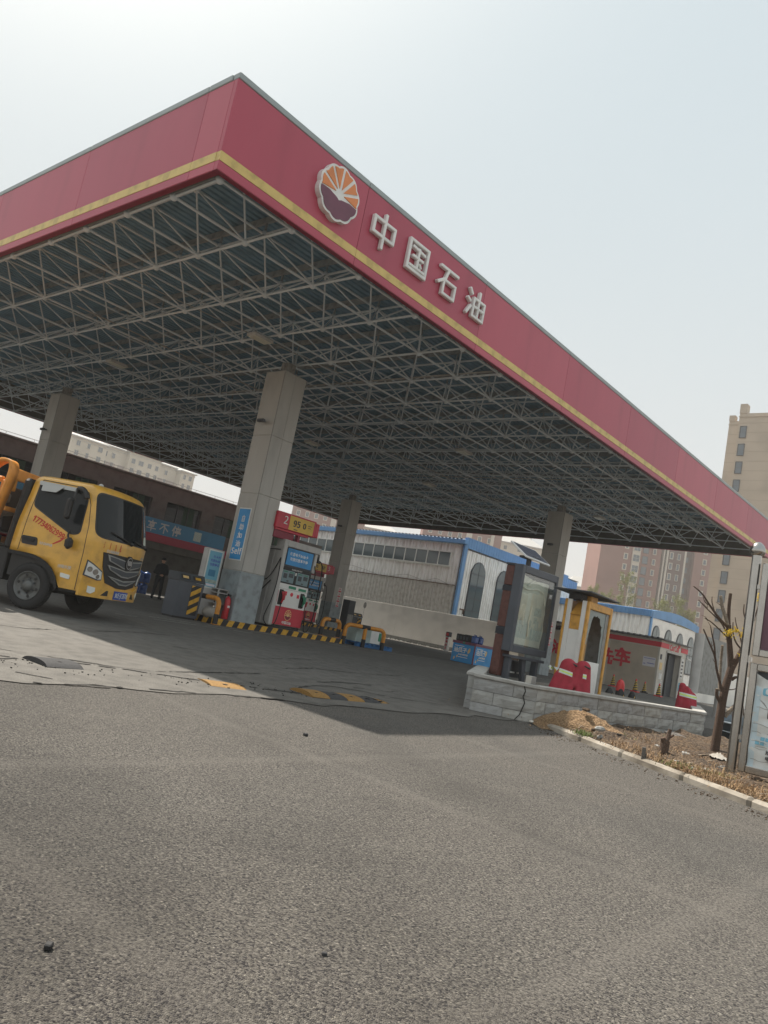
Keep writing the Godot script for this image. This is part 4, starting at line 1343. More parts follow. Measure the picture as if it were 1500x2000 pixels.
func wall_run(o: Node3D, a: Vector2, b: Vector2, courses: int, len_block: float, seed_: int, base: float):
	rng.seed = seed_
	var d := (b - a)
	var L := d.length()
	d /= L
	var nrm := Vector2(-d.y, d.x)          # towards the road
	if nrm.dot(Vector2(0, 1)) < 0: nrm = -nrm
	var turn := atan2(-d.y, d.x)
	var bas := Basis(Vector3.UP, turn)
	var h := (WALL_TOP - 0.05 - base) / courses
	for c in courses:
		var x := 0.0
		var first := true
		while x < L - 0.01:
			var w := len_block * rng.randf_range(0.82, 1.22)
			if first and c % 2 == 1: w *= 0.55
			first = false
			if L - x - w < 0.15: w = L - x
			var t := 0.17 + rng.randf_range(-0.008, 0.008)
			var cx := x + w / 2
			var m := Mesher.new()
			var hx := w - 0.007; var hy := h - 0.007
			# a block with a split face: the front is a grid of small bumps
			var nx := 4; var ny := 3
			var f := []
			for i in nx + 1:
				for j in ny + 1:
					var e := 0.0 if i == 0 or j == 0 or i == nx or j == ny else rng.randf_range(0.004, 0.022)
					f.append(Vector3(-hx / 2 + hx * i / nx, -hy / 2 + hy * j / ny, t / 2 + e))
			m.smooth(false)
			for i in nx:
				for j in ny:
					var q := i * (ny + 1) + j
					m.quad(f[q], f[q + ny + 1], f[q + ny + 2], f[q + 1])
			var z0 := -t / 2
			m.quad(Vector3(-hx / 2, hy / 2, t / 2), Vector3(hx / 2, hy / 2, t / 2), Vector3(hx / 2, hy / 2, z0), Vector3(-hx / 2, hy / 2, z0))
			m.quad(Vector3(-hx / 2, -hy / 2, z0), Vector3(hx / 2, -hy / 2, z0), Vector3(hx / 2, -hy / 2, t / 2), Vector3(-hx / 2, -hy / 2, t / 2))
			m.quad(Vector3(-hx / 2, -hy / 2, z0), Vector3(-hx / 2, -hy / 2, t / 2), Vector3(-hx / 2, hy / 2, t / 2), Vector3(-hx / 2, hy / 2, z0))
			m.quad(Vector3(hx / 2, -hy / 2, t / 2), Vector3(hx / 2, -hy / 2, z0), Vector3(hx / 2, hy / 2, z0), Vector3(hx / 2, hy / 2, t / 2))
			m.quad(Vector3(hx / 2, -hy / 2, z0), Vector3(-hx / 2, -hy / 2, z0), Vector3(-hx / 2, hy / 2, z0), Vector3(hx / 2, hy / 2, z0))
			var blk := put("block", m.done(), M["block%d" % rng.randi_range(0, 3)], o)
			var p := a + d * cx - nrm * 0.085
			blk.transform = Transform3D(bas, Vector3(p.x, base + h * (c + 0.5), p.y) - o.position)
			x += w
	# mortar core and the pale coping on top
	var m2 := Mesher.new()
	var cp := a + d * L / 2 - nrm * 0.085
	m2.box(Vector3(cp.x, (base + WALL_TOP - 0.05) / 2 - 0.05, cp.y), Vector3(L - 0.01, WALL_TOP - 0.05 - base + 0.08, 0.13), bas)
	putw("mortar", m2, M.mortar, o)
	m2 = Mesher.new()
	m2.box(Vector3(cp.x, WALL_TOP - 0.025, cp.y), Vector3(L + 0.02, 0.05, 0.235), bas, 0.008)
	putw("coping", m2, M.coping, o)

func build_wall():
	var P := [Vector2(9.58, -6.21), Vector2(10.03, -5.44), Vector2(14.75, -4.67), Vector2(19.4, -6.3), Vector2(19.4, -9.3), Vector2(13.7, -8.62)]
	var o := thing("retaining_wall", "low grey concrete block retaining wall with cracked corner and pale coping", "wall", Vector3(12.2, 0.17, -5.2))
	wall_run(o, P[0], P[1], 3, 0.5, 31, 0.12)
	wall_run(o, P[1], P[2], 3, 0.44, 32, 0.14)
	wall_run(o, P[2], P[3], 3, 0.44, 33, 0.18)
	wall_run(o, Vector2(9.75, -6.22), Vector2(13.7, -8.62), 3, 0.5, 34, 0.12)
	# crack and rust run beside the corner
	var m := Mesher.new()
	var pts := [Vector2(0.70, 0.66), Vector2(0.73, 0.58), Vector2(0.71, 0.50), Vector2(0.745, 0.42), Vector2(0.72, 0.33), Vector2(0.70, 0.25), Vector2(0.64, 0.17)]
	var dd: Vector2 = (P[1] - P[0]).normalized()
	for k in pts.size() - 1:
		var a: Vector2 = pts[k]; var b: Vector2 = pts[k + 1]
		var q := func(v: Vector2, e: float) -> Vector3:
			var s: Vector2 = P[0] + dd * (v.x + e) + Vector2(-dd.y, dd.x) * 0.028
			return Vector3(s.x, v.y, s.y)
		m.quad(q.call(a, -0.008), q.call(b, -0.008), q.call(b, 0.008), q.call(a, 0.008))
	putw("crack", m, M.crack, o)
	# fill of the raised bed
	m = Mesher.new()
	var poly := PackedVector2Array()
	for p in P: poly.append(Vector2(p.x, -p.y))
	poly = Geometry2D.offset_polygon(poly, -0.12)[0]
	m.prism(poly, Transform3D(Basis(Vector3(1, 0, 0), Vector3(0, 0, -1), Vector3(0, 1, 0)), Vector3(0, 0.1, 0)), WALL_TOP - 0.26)
	structure("raised_bed", m, M.dust, "raised bed of pale rubble behind the block wall")
	# kerb stones along the road
	var kb := thing("roadside_kerb", "pale concrete kerb between the road and the soil strip", "kerb", Vector3(9.0, 0.1, -3.5))
	rng.seed = 41
	var s := -0.1
	var k := 0
	var turn := atan2(-KERB_D.z, KERB_D.x)
	while s < 16.0:
		var L := [0.95, 0.8, 1.0, 0.9, 1.0][k % 5] as float
		var c := KERB_A + KERB_D * (s + L / 2)
		var km := Mesher.new()
		var y := gy(c.x, c.z)
		var slope := (gy(c.x + KERB_D.x, c.z + KERB_D.z) - gy(c.x - KERB_D.x, c.z - KERB_D.z)) / 2.0
		km.box(Vector3(0, 0, 0), Vector3(L - 0.008, 0.24, 0.115), Basis(), 0.028)
		var kn := put("kerb_stone", km.done(), M.kerb, kb)
		kn.transform = Transform3D(Basis(Vector3.UP, turn + rng.randf_range(-0.006, 0.006)) * Basis(Vector3(0, 0, 1), slope) * Basis(Vector3.RIGHT, rng.randf_range(-0.02, 0.02)), Vector3(c.x, y - 0.038 + rng.randf_range(-0.006, 0.004), c.z) + Vector3(0.07, 0, 0.038) - kb.position)
		s += L
		k += 1
	# soil strip between kerb and wall
	var cl := fn(FastNoiseLite.TYPE_SIMPLEX, 1.3, 4, 81)
	var cf := fn(FastNoiseLite.TYPE_SIMPLEX, 6.0, 3, 82)
	m = Mesher.new()
	grid(m, 150, 70, func(i: int, j: int) -> Vector3:
			var along := -1.2 + 15.0 * i / 150.0
			var off := 0.10 + 9.0 * pow(j / 70.0, 1.35)
			var p := KERB_A + KERB_D * along + Vector3(0.88, 0, 0.475) * off
			var lift := 0.05 * smoothstep(0.0, 0.5, off) + 0.09 * cl.get_noise_2d(p.x, p.z) * smoothstep(0.05, 0.6, off) + 0.035 * cf.get_noise_2d(p.x, p.z)
			# dips and heaps
			lift += 0.10 * exp(-((p.x - 11.3) * (p.x - 11.3) + (p.z + 3.4) * (p.z + 3.4)) * 1.2)
			lift -= 0.04 * smoothstep(0.6, 1.6, off) * smoothstep(4.5, 2.5, off)
			if p.x > 14.8 or p.z < -6.0: lift -= 0.3
			return on(p.x, p.z, lift + 0.06),
		func(p: Vector3) -> Color:
			var t := 0.95 + 0.25 * cl.get_noise_2d(p.x * 0.7 + 9.0, p.z * 0.7)
			var dry := smoothstep(-0.1, 0.35, cl.get_noise_2d(p.x * 0.9 + 50.0, p.z * 0.9))
			return Color(t * lerpf(0.85, 1.25, dry), t * lerpf(0.88, 1.15, dry), t * lerpf(0.9, 1.0, dry)))
	tag(structure("soil", m, M.soil), "bare brown soil strip between the kerb and block wall", "", "", "structure")
	# sand heap by the corner of the wall
	m = Mesher.new()
	var heap := Vector2(10.18, -4.78)
	grid(m, 44, 44, func(i: int, j: int) -> Vector3:
			var p := Vector2(-1.0 + 2.0 * i / 44.0, -1.0 + 2.0 * j / 44.0)
			var q := Vector2(p.x * 0.24 + p.y * 0.19, p.y * 0.66 - p.x * 0.26)
			var w := heap + q
			var r := p.length()
			var hh := 0.25 * maxf(0.0, 1.0 - r * 1.02) * (1.0 + 0.2 * cl.get_noise_2d(w.x * 2.0, w.y * 2.0)) + 0.03 * cf.get_noise_2d(w.x * 1.4, w.y * 1.4) * (1.0 - r)
			return on(w.x, w.y, 0.10 + hh - 0.09 * smoothstep(0.75, 1.1, r)))
	var sp := put("sand_heap", m.done(), M.sand)
	tag(sp, "small heap of tan sand against the corner of the block wall", "sand heap")
	# clods on the heap and bits along the gutter
	rng.seed = 51
	var rock := func(r: float) -> ArrayMesh:
		var rm := Mesher.new()
		var pr := []
		for q in 5: pr.append(Vector2(maxf(0.0, sin(PI * q / 4.0)) * r * rng.randf_range(0.75, 1.1), -cos(PI * q / 4.0) * r * 0.6))
		rm.lathe(pr, Vector3.ZERO, 6, Basis.from_scale(Vector3(1.2, 1, 0.8)), false)
		return rm.done()
	var rocks := []
	for q in 5: rocks.append(rock.call(1.0))
	var deb := Mesher.new()
	for q in 420:
		var s2 := rng.randf_range(0.0, 6.0)
		var p := KERB_A + KERB_D * s2 + Vector3(0.88, 0, 0.475) * (-0.06 - absf(rng.randfn(0.0, 0.16)))
		var r := rng.randf_range(0.002, 0.009)
		deb.box(on(p.x, p.z, r * 0.4), Vector3(r * 2, r, r * 1.5), Basis(Vector3.UP, rng.randf() * TAU) * Basis(Vector3.RIGHT, rng.randf_range(-0.5, 0.5)))
	var dn := put("gutter_debris", deb.done(), M.soil)
	tag(dn, "crumbs of soil and dead leaves along the gutter", "debris", "", "stuff")
	for q in [["flat grey stone lying on the kerb below the sand heap", 9.72, -4.32, 0.085, "grey", 0.20], ["dark stone beside the flat grey stone on the kerb", 9.62, -4.02, 0.035, "crack", 0.2], ["pale splinter of board on the road by the wall corner", 9.98, -5.42, 0.05, "offwhite", 0.03], ["brown clod on the face of the sand heap", 10.1, -4.72, 0.06, "soil", 0.36]]:
		var st := put("stone", rocks[rng.randi() % 5], M[q[4]])
		st.transform = Transform3D(Basis(Vector3.UP, rng.randf() * TAU) * Basis.from_scale(Vector3(q[3] * 1.4, q[3] * 0.7, q[3])), on(q[1], q[2], q[5]))
		tag(st, q[0], "stone")
	var cm := Mesher.new()
	for q in 60:
		var a := Vector2(rng.randf_range(-0.4, 0.4), rng.randf_range(-0.55, 0.55))
		var r := rng.randf_range(0.006, 0.03)
		cm.ball(on(heap.x + a.x * 0.5 + 0.02, heap.y + a.y * 0.8, 0.27 - 0.26 * a.length()), r, 5, 3, Vector3(1.3, 0.8, 1.0))
	tag(put("clods", cm.done(), M.soil), "dark crumbs of soil scattered down the sand heap", "clods", "", "stuff")
	# twigs, brick bits and stalks lying on the soil
	cm = Mesher.new()
	for q in 130:
		var p := KERB_A + KERB_D * rng.randf_range(0.3, 6.0) + Vector3(0.88, 0, 0.475) * rng.randf_range(0.15, 2.4)
		var a := rng.randf() * TAU
		var l := rng.randf_range(0.05, 0.22)
		var c := on(p.x, p.z, 0.13)
		cm.tube(c, c + Vector3(cos(a) * l, rng.randf_range(-0.01, 0.05), sin(a) * l), rng.randf_range(0.002, 0.006), 0.002, 4)
	tag(put("twigs", cm.done(), M.bark_pale), "pale broken twigs lying about the soil strip", "twigs", "", "stuff")
	cm = Mesher.new()
	for q in 70:
		var p := KERB_A + KERB_D * rng.randf_range(0.3, 6.0) + Vector3(0.88, 0, 0.475) * rng.randf_range(0.2, 2.6)
		var r := rng.randf_range(0.012, 0.045)
		cm.box(on(p.x, p.z, 0.10), Vector3(r * 2.2, r, r * 1.5), Basis(Vector3.UP, rng.randf() * TAU) * Basis(Vector3.RIGHT, rng.randf_range(-0.5, 0.5)), r * 0.2)
	tag(put("brick_bits", cm.done(), M.grey), "grey bits of broken brick and concrete in the soil strip", "rubble", "", "stuff")

# ---------------------------------------------------------------- light box with its solar panel
func build_light_box():
	var o := thing("light_box", "tall dark framed advertising light box with faded poster and solar panel on top", "light box", Vector3(13.6, 0.52, -8.08))
	# front frame: x 0..1.48, y 0.57..2.3 above the bed
	var fr := 0.12
	var b := 0.56; var t := 2.30; var w := 1.40; var x0 := 0.05
	var m := Mesher.new()
	m.lohi(Vector3(x0 - fr, b, -0.2), Vector3(x0, t, 0.0), 0.012)
	put("frame_side", m.done(), M.slate, o)
	m = Mesher.new()
	m.lohi(Vector3(x0 + w - fr * 0.6, b, -0.2), Vector3(x0 + w, t, 0.0), 0.012)
	put("frame_side", m.done(), M.slate, o)
	m = Mesher.new()
	m.lohi(Vector3(x0 + 0.001, t - 0.15, -0.2), Vector3(x0 + w - fr * 0.6 - 0.001, t, 0.0), 0.012)
	put("frame_top", m.done(), M.slate, o)
	m = Mesher.new()
	m.lohi(Vector3(x0 + 0.001, b, -0.2), Vector3(x0 + w - fr * 0.6 - 0.001, b + 0.14, 0.0), 0.012)
	put("frame_bottom", m.done(), M.slate, o)
	m = Mesher.new()
	m.lohi(Vector3(x0 + 0.002, b + 0.141, -0.19), Vector3(x0 + w - fr * 0.6 - 0.002, t - 0.151, -0.14))
	put("back_panel", m.done(), M.darkgrey, o)
	# sagging poster: a curved sheet, its top fallen away on the right
	m = Mesher.new()
	var wv := fn(FastNoiseLite.TYPE_SIMPLEX, 1.3, 3, 91)
	grid(m, 26, 34, func(i: int, j: int) -> Vector3:
		var u := i / 26.0; var v := j / 34.0
		var x := x0 + 0.02 + 1.17 * u
		var topy := t - 0.17 - 0.10 * u - 0.05 * sin(u * 5.0) * u
		var yy := lerpf(topy, b + 0.17, v)
		return Vector3(x, yy, -0.085 + 0.035 * wv.get_noise_2d(x * 1.2, yy * 0.8)))
	var po := put("poster", m.done(), M.poster_pale, o)
	# what is left of the print: faint figures, skyline blocks and a ribbon
	rng.seed = 61
	for k in 11:
		m = Mesher.new()
		var hx := x0 + 0.12 + k * 0.095
		var hh := rng.randf_range(0.22, 0.46)
		m.patch(PackedVector2Array([Vector2(hx, b + 0.30), Vector2(hx + 0.08, b + 0.30), Vector2(hx + 0.075, b + 0.30 + hh), Vector2(hx + 0.035, b + 0.34 + hh), Vector2(hx + 0.01, b + 0.28 + hh)]), func(p: Vector2, l: float) -> Vector3: return Vector3(p.x, p.y, -0.085 + 0.035 * wv.get_noise_2d(p.x * 1.2, p.y * 0.8) + l), 0.003, 0.002, 0.05)
		put("faded_print", m.done(), M.poster_tint, po)
	for q in [[0.72, 1.36, 0.30, 0.17], [0.74, 1.20, 0.13, 0.13]]:
		m = Mesher.new()
		m.patch(PackedVector2Array([Vector2(x0 + q[0], q[1]), Vector2(x0 + q[0] + q[2], q[1]), Vector2(x0 + q[0] + q[2], q[1] + q[3]), Vector2(x0 + q[0], q[1] + q[3])]), func(p: Vector2, l: float) -> Vector3: return Vector3(p.x, p.y, -0.085 + 0.035 * wv.get_noise_2d(p.x * 1.2, p.y * 0.8) + l), 0.003, 0.002, 0.05)
		put("faded_print", m.done(), M.poster_tint, po)
	for line in [[[0.1, 1.85], [0.35, 1.83], [0.7, 1.88], [1.0, 1.82], [1.1, 1.6]], [[0.3, 1.9], [0.45, 2.0], [0.55, 2.04]], [[0.6, 0.9], [0.56, 1.2], [0.6, 1.5]], [[0.16, 1.4], [0.2, 1.5], [0.28, 1.5], [0.32, 1.42], [0.3, 1.3], [0.34, 1.1]]]:
		m = Mesher.new()
		var pp := []
		for q in line: pp.append(Vector3(x0 + q[0], q[1] + 0.02, -0.074))
		m.path(spline(pp), 0.017, 6)
		put("sheet_fold", m.done(), M.poster_light, po)
	# pane in front
	m = Mesher.new()
	m.lohi(Vector3(x0 + 0.001, b + 0.141, -0.034), Vector3(x0 + w - fr * 0.6 - 0.001, t - 0.151, -0.03))
	var gl := StandardMaterial3D.new()
	gl.resource_name = "clear_pane"
	gl.transparency = BaseMaterial3D.TRANSPARENCY_ALPHA
	gl.albedo_color = Color(0.9, 0.95, 0.92, 0.06)
	gl.roughness = 0.03
	M.clear = gl
	put("pane", m.done(), gl, o)
	# side of three brown boards with two louvres between
	var zs := -0.41
	for q in [[0.06, 0.86, "plastic_wood"], [1.02, 1.74, "plastic_wood"], [1.86, 2.26, "plastic_wood"]]:
		m = Mesher.new()
		m.lohi(Vector3(-0.03, q[0], zs), Vector3(0.30, q[1], -0.215), 0.006)
		put("side_board", m.done(), M[q[2]], o)
	m = Mesher.new()
	m.lohi(Vector3(0.0, 0.05, zs + 0.02), Vector3(0.28, 2.25, -0.22))
	m.lohi(Vector3(-0.04, 2.265, zs - 0.01), Vector3(0.32, 2.31, -0.205), 0.006)
	put("side_core", m.done(), M.darkgrey, o)
	for q in [[0.87, 1.01], [1.75, 1.85]]:
		for k in 6:
			m = Mesher.new()
			var y: float = lerpf(q[0], q[1], (k + 0.5) / 6.0)
			m.box(Vector3(-0.015, y, (zs - 0.215) / 2), Vector3(0.045, 0.012, 0.22), Basis(Vector3(0, 0, 1), 0.5))
			put("louvre", m.done(), M.slate, o)
	# seat-like rail, legs and feet below
	m = Mesher.new()
	m.lohi(Vector3(x0, 0.44, -0.24), Vector3(x0 + w - 0.02, 0.50, -0.02), 0.012)
	put("cross_rail", m.done(), M.slate, o)
	m = Mesher.new()
	m.lohi(Vector3(0.10, 0.0, -0.2), Vector3(0.19, 0.44, -0.06), 0.01)
	put("leg", m.done(), M.slate, o)
	m = Mesher.new()
	m.lohi(Vector3(1.18, 0.0, -0.2), Vector3(1.27, 0.44, -0.06), 0.01)
	put("leg", m.done(), M.slate, o)
	m = Mesher.new()
	m.prism(PackedVector2Array([Vector2(0.62, 0.44), Vector2(0.78, 0.44), Vector2(0.86, 0.0), Vector2(0.74, 0.0)]), lay(0, 0, -0.16), 0.07)
	put("slanted_leg", m.done(), M.slate, o)
	m = Mesher.new()
	m.lohi(Vector3(0.2, 0.05, -0.5), Vector3(1.17, 0.40, -0.3), 0.01)
	put("battery_box", m.done(), M.darkgrey, o)
	m = Mesher.new()
	m.lohi(Vector3(0.21, 0.14, -0.295), Vector3(0.72, 0.17, -0.27))
	m.lohi(Vector3(0.84, 0.14, -0.295), Vector3(1.16, 0.17, -0.27))
	put("white_edge", m.done(), M.white, o)
	# solar panel on its stub
	m = Mesher.new()
	m.lohi(Vector3(0.50, 2.30, -0.3), Vector3(0.58, 2.56, -0.22), 0.006)
	m.lohi(Vector3(0.40, 2.5, -0.42), Vector3(0.74, 2.54, -0.1))
	put("panel_stub", m.done(), M.darkgrey, o)
	var pb := Basis(Vector3.UP, 0.05) * Basis(Vector3.RIGHT, 0.62)
	m = Mesher.new()
	m.box(Vector3(0.56, 2.61, -0.26), Vector3(1.1, 0.035, 0.50), pb, 0.006)
	var sp := put("solar_frame", m.done(), M.letter, o)
	for i in 6:
		for j in 4:
			m = Mesher.new()
			m.box(Vector3(0.56, 2.61, -0.26) + pb * Vector3(-0.425 + 0.17 * i, 0.018, -0.165 + 0.11 * j), Vector3(0.163, 0.006, 0.104), pb)
			put("solar_cell", m.done(), M.solar, sp)
	# two stubby blocks at its foot
	for q in [[13.95, -7.75, 0.22, "left"], [14.75, -7.55, 0.16, "right"]]:
		var bl := thing("paving_block", "small ribbed pale block at the %s foot of the light box" % q[3], "block", Vector3(q[0], 0.52, q[1]), 0.1)
		m = Mesher.new()
		m.box(Vector3(0, 0.085, 0), Vector3(q[2], 0.17, 0.12), Basis(), 0.006)
		put("core", m.done(), M.offwhite, bl)
		for k in 5:
			m = Mesher.new()
			m.box(Vector3(-q[2] / 2 + q[2] * (k + 0.5) / 5, 0.09, 0.062), Vector3(q[2] / 7, 0.15, 0.012))
			put("rib", m.done(), M.lightgrey, bl)

# ---------------------------------------------------------------- broken kiosk and the red covers
func build_kiosk():
	var o := thing("broken_kiosk", "narrow ochre and white kiosk with a smashed window and small flat roof", "kiosk", Vector3(14.83, 0.52, -7.2))
	var w := 1.16; var d := 0.55; var H := 1.86
	var m := Mesher.new()
	# corner posts
	for q in [[0.0, 0.0, "ochre"], [w - 0.09, 0.0, "ochre"], [0.0, -d + 0.06, "ochre"], [w - 0.09, -d + 0.06, "ochre"]]:
		m = Mesher.new()
		m.lohi(Vector3(q[0], 0, q[1] - 0.06), Vector3(q[0] + 0.09, H, q[1]), 0.012)
		put("corner_post", m.done(), M[q[2]], o)
	# left side: two white uprights, a white panel and an ochre hatch between
	m = Mesher.new()
	m.lohi(Vector3(0.005, 0, -0.16), Vector3(0.05, H, -0.062), 0.006)
	put("white_upright", m.done(), M.white, o)
	m = Mesher.new()
	m.lohi(Vector3(0.005, 0, -d + 0.062), Vector3(0.05, H, -d + 0.16), 0.006)
	put("white_upright", m.done(), M.white, o)
	m = Mesher.new()
	m.lohi(Vector3(0.03, 0.36, -d + 0.161), Vector3(0.05, 1.25, -0.161), 0.004)
	put("white_panel", m.done(), M.white, o)
	m = Mesher.new()
	m.lohi(Vector3(0.032, 1.252, -d + 0.161), Vector3(0.048, 1.55, -0.161), 0.004)
	put("ochre_panel", m.done(), M.ochre, o)
	m = Mesher.new()
	m.box(Vector3(0.14, 1.69, -d / 2), Vector3(0.02, 0.38, 0.22), Basis(Vector3(0, 0, 1), -0.75))
	put("open_hatch", m.done(), M.ochre, o)
	m = Mesher.new()
	m.lohi(Vector3(0.032, 0.0, -d + 0.161), Vector3(0.048, 0.358, -0.161), 0.004)
	put("ochre_panel", m.done(), M.ochre, o)
	# front: white lower panel, ochre frame, what is left of the glass
	m = Mesher.new()
	m.lohi(Vector3(0.092, 0.0, -0.06), Vector3(w - 0.24, 0.66, -0.03), 0.006)
	put("lower_panel", m.done(), M.white, o)
	m = Mesher.new()
	m.lohi(Vector3(0.091, H - 0.15, -0.089), Vector3(w - 0.091, H, -0.001), 0.01)
	put("head_rail", m.done(), M.ochre, o)
	m = Mesher.new()
	m.lohi(Vector3(w - 0.235, 0.0, -0.075), Vector3(w - 0.092, H - 0.152, -0.03), 0.008)
	put("door_jamb", m.done(), M.grey, o)
	m = Mesher.new()
	m.lohi(Vector3(0.092, 0.662, -0.075), Vector3(0.15, H - 0.152, -0.03), 0.008)
	put("left_jamb", m.done(), M.ochre, o)
	var shard := StandardMaterial3D.new()
	shard.resource_name = "shattered_glass"
	shard.albedo_color = lin(0.30, 0.36, 0.35)
	shard.roughness = 0.35
	shard.albedo_texture = T.rough
	shard.uv1_triplanar = true
	shard.uv1_scale = Vector3(4, 4, 4)
	var gp := PackedVector2Array([Vector2(0.15, 0.95), Vector2(0.15, 1.70), Vector2(w - 0.236, 1.70), Vector2(w - 0.236, 0.64)])
	var edge := [[0.865, 0.66], [0.85, 0.9], [0.83, 1.1], [0.845, 1.25], [0.80, 1.33], [0.815, 1.42], [0.75, 1.44], [0.70, 1.50], [0.68, 1.58], [0.60, 1.585], [0.54, 1.62], [0.47, 1.585], [0.42, 1.61], [0.36, 1.58], [0.31, 1.50], [0.28, 1.35], [0.24, 1.2], [0.20, 1.0]]
	for q in edge: gp.append(Vector2(q[0], q[1]))
	m = Mesher.new()
	m.prism(gp, lay(0, 0, -0.052), 0.008)
	put("shattered_glass", m.done(), shard, o)
	# inside: grey wall panels and an ochre corner
	m = Mesher.new()
	m.lohi(Vector3(0.1, 0.0, -d + 0.02), Vector3(w - 0.1, 1.1, -d + 0.04))
	put("back_panel", m.done(), M.lightgrey, o)
	m = Mesher.new()
	m.lohi(Vector3(0.1, 1.102, -d + 0.02), Vector3(w - 0.1, H, -d + 0.04))
	put("back_panel", m.done(), M.ochre, o)
	m = Mesher.new()
	m.lohi(Vector3(w - 0.06, 0.0, -d + 0.1), Vector3(w - 0.03, H, -0.1))
	put("right_wall", m.done(), M.grey, o)
	m = Mesher.new()
	m.lohi(Vector3(0.35, 0.0, -0.35), Vector3(0.40, 1.6, -0.30))
	put("inner_post", m.done(), M.lightgrey, o)
	# roof plate on short ochre stubs
	m = Mesher.new()
	m.lohi(Vector3(0.3, H, -0.35), Vector3(0.62, H + 0.13, -0.12), 0.01)
	m.lohi(Vector3(0.4, H, -d + 0.03), Vector3(0.7, H + 0.11, -d + 0.12), 0.01)
	put("roof_stub", m.done(), M.ochre, o)
	m = Mesher.new()
	m.lohi(Vector3(0.03, H, -0.5), Vector3(0.28, H + 0.12, -0.2), 0.01)
	put("roof_motor", m.done(), M.black, o)
	m = Mesher.new()
	m.box(Vector3(0.46, H + 0.155, -0.30), Vector3(1.35, 0.035, 0.85), Basis(Vector3(0, 0, 1), -0.02), 0.008)
	put("roof_plate", m.done(), M.darkgrey, o)
	# red covers: bulging bags over machines
	red_cover("double red fabric cover with reflective strips in front of the broken kiosk", Vector3(14.1, 0.53, -6.95), 0)
	red_cover("single red fabric cover with a bright strip near the right end of the wall", Vector3(17.62, 0.56, -5.98), 1)
	var g := gy(18.2, -6.3)
	var ps := thing("black_post", "short black post just behind the single red cover", "post", Vector3(17.95, 0.5, -6.2))
	m = Mesher.new()
	m.tube(Vector3.ZERO, Vector3(0, 0.34, 0), 0.03, -1, 10)
	put("shaft", m.done(), M.black, ps)
	m = Mesher.new()
	m.box(Vector3(0.03, 0.02, 0), Vector3(0.16, 0.04, 0.09), Basis(), 0.01)
	put("foot", m.done(), M.black, ps)

func bones_field(bones: Array, blend: float, p: Vector3) -> float:
	var d := 1e3
	for b in bones:
		var a: Vector3 = b[0]; var ab: Vector3 = b[1] - a
		var t := clampf((p - a).dot(ab) / maxf(ab.length_squared(), 1e-6), 0.0, 1.0)
		var e: float = (p - (a + ab * t)).length() - lerpf(b[2], b[3], t)
		var h := clampf(0.5 + 0.5 * (d - e) / blend, 0.0, 1.0)
		d = lerpf(d, e, h) - blend * h * (1.0 - h)
	return d

func red_cover(label: String, at: Vector3, style: int):
	var o := thing("fabric_cover", label, "cover", at, -0.85, "red covers over machines on the raised bed")
	rng.seed = 130 + style
	var bones := []
	if style == 0:
		bones = [[Vector3(-0.19, -0.1, 0), Vector3(-0.12, 0.48, 0), 0.21, 0.155], [Vector3(0.17, -0.1, 0.03), Vector3(0.16, 0.50, 0.02), 0.205, 0.145], [Vector3(-0.34, -0.1, 0.02), Vector3(-0.26, 0.26, 0), 0.14, 0.11]]
	else:
		bones = [[Vector3(-0.10, -0.1, 0), Vector3(-0.15, 0.52, 0), 0.15, 0.055], [Vector3(0.10, -0.1, 0), Vector3(0.08, 0.30, 0), 0.145, 0.11], [Vector3(0, -0.1, 0), Vector3(-0.03, 0.40, 0), 0.19, 0.10]]
	# folds hang from the top as soft ridges
	for k in 15:
		var a := rng.randf_range(0.1, PI - 0.1)
		var dir := Vector3(cos(a), 0, sin(a) * 0.62)
		var spread: float = 0.40 if style == 0 else 0.235
		var topx := rng.randf_range(-0.2, 0.2) if style == 0 else -0.10
		bones.append([Vector3(dir.x * spread, -0.08, dir.z * spread * 1.0), Vector3(topx * 0.8 + dir.x * 0.06, rng.randf_range(0.30, 0.55), dir.z * 0.17), 0.022, 0.012])
	var bl := 0.055
	put("bag", figure(bones, 0.0165, bl), M.coverred, o)
	# reflective strips laid on the front
	var hit := func(x: float, y: float) -> Vector3:
		var z := 0.55
		while z > -0.3:
			var d := bones_field(bones, bl, Vector3(x, y, z))
			if d < 0.002: break
			z -= maxf(0.003, d * 0.7)
		return Vector3(x, y, z + 0.006)
	var spans := [[-0.40, -0.06, 0.36, 0.30], [0.13, 0.20, 0.315, 0.31]] if style == 0 else [[-0.235, 0.215, 0.29, 0.265]]
	for sp in spans:
		for part in [[0.0, 0.085, "reflect", 0.0], [0.03, 0.056, "hiviz", 0.004]]:
			var m := Mesher.new()
			m.smooth(true)
			var n := 18
			var pts := []
			for k in n + 1:
				var x := lerpf(sp[0], sp[1], float(k) / n)
				var y := lerpf(sp[2], sp[3], float(k) / n)
				pts.append([hit.call(x, y + part[0]) + Vector3(0, 0, part[3]), hit.call(x, y + part[1]) + Vector3(0, 0, part[3])])
			for k in n:
				if absf(pts[k][0].z - pts[k + 1][0].z) > 0.12: continue
				m.quad(pts[k][0], pts[k + 1][0], pts[k + 1][1], pts[k][1])
			put("bright_tape", m.done(), M[part[2]], o)
	if style == 0:
		for q in [[-0.04, 0.535], [0.20, 0.53]]:
			var m := Mesher.new()
			m.box(hit.call(q[0], q[1]) - Vector3(0, 0, 0.012), Vector3(0.125, 0.034, 0.03), Basis(Vector3(0, 0, 1), -0.28) * Basis(Vector3.RIGHT, -0.5), 0.01)
			put("slot", m.done(), M.black, o)

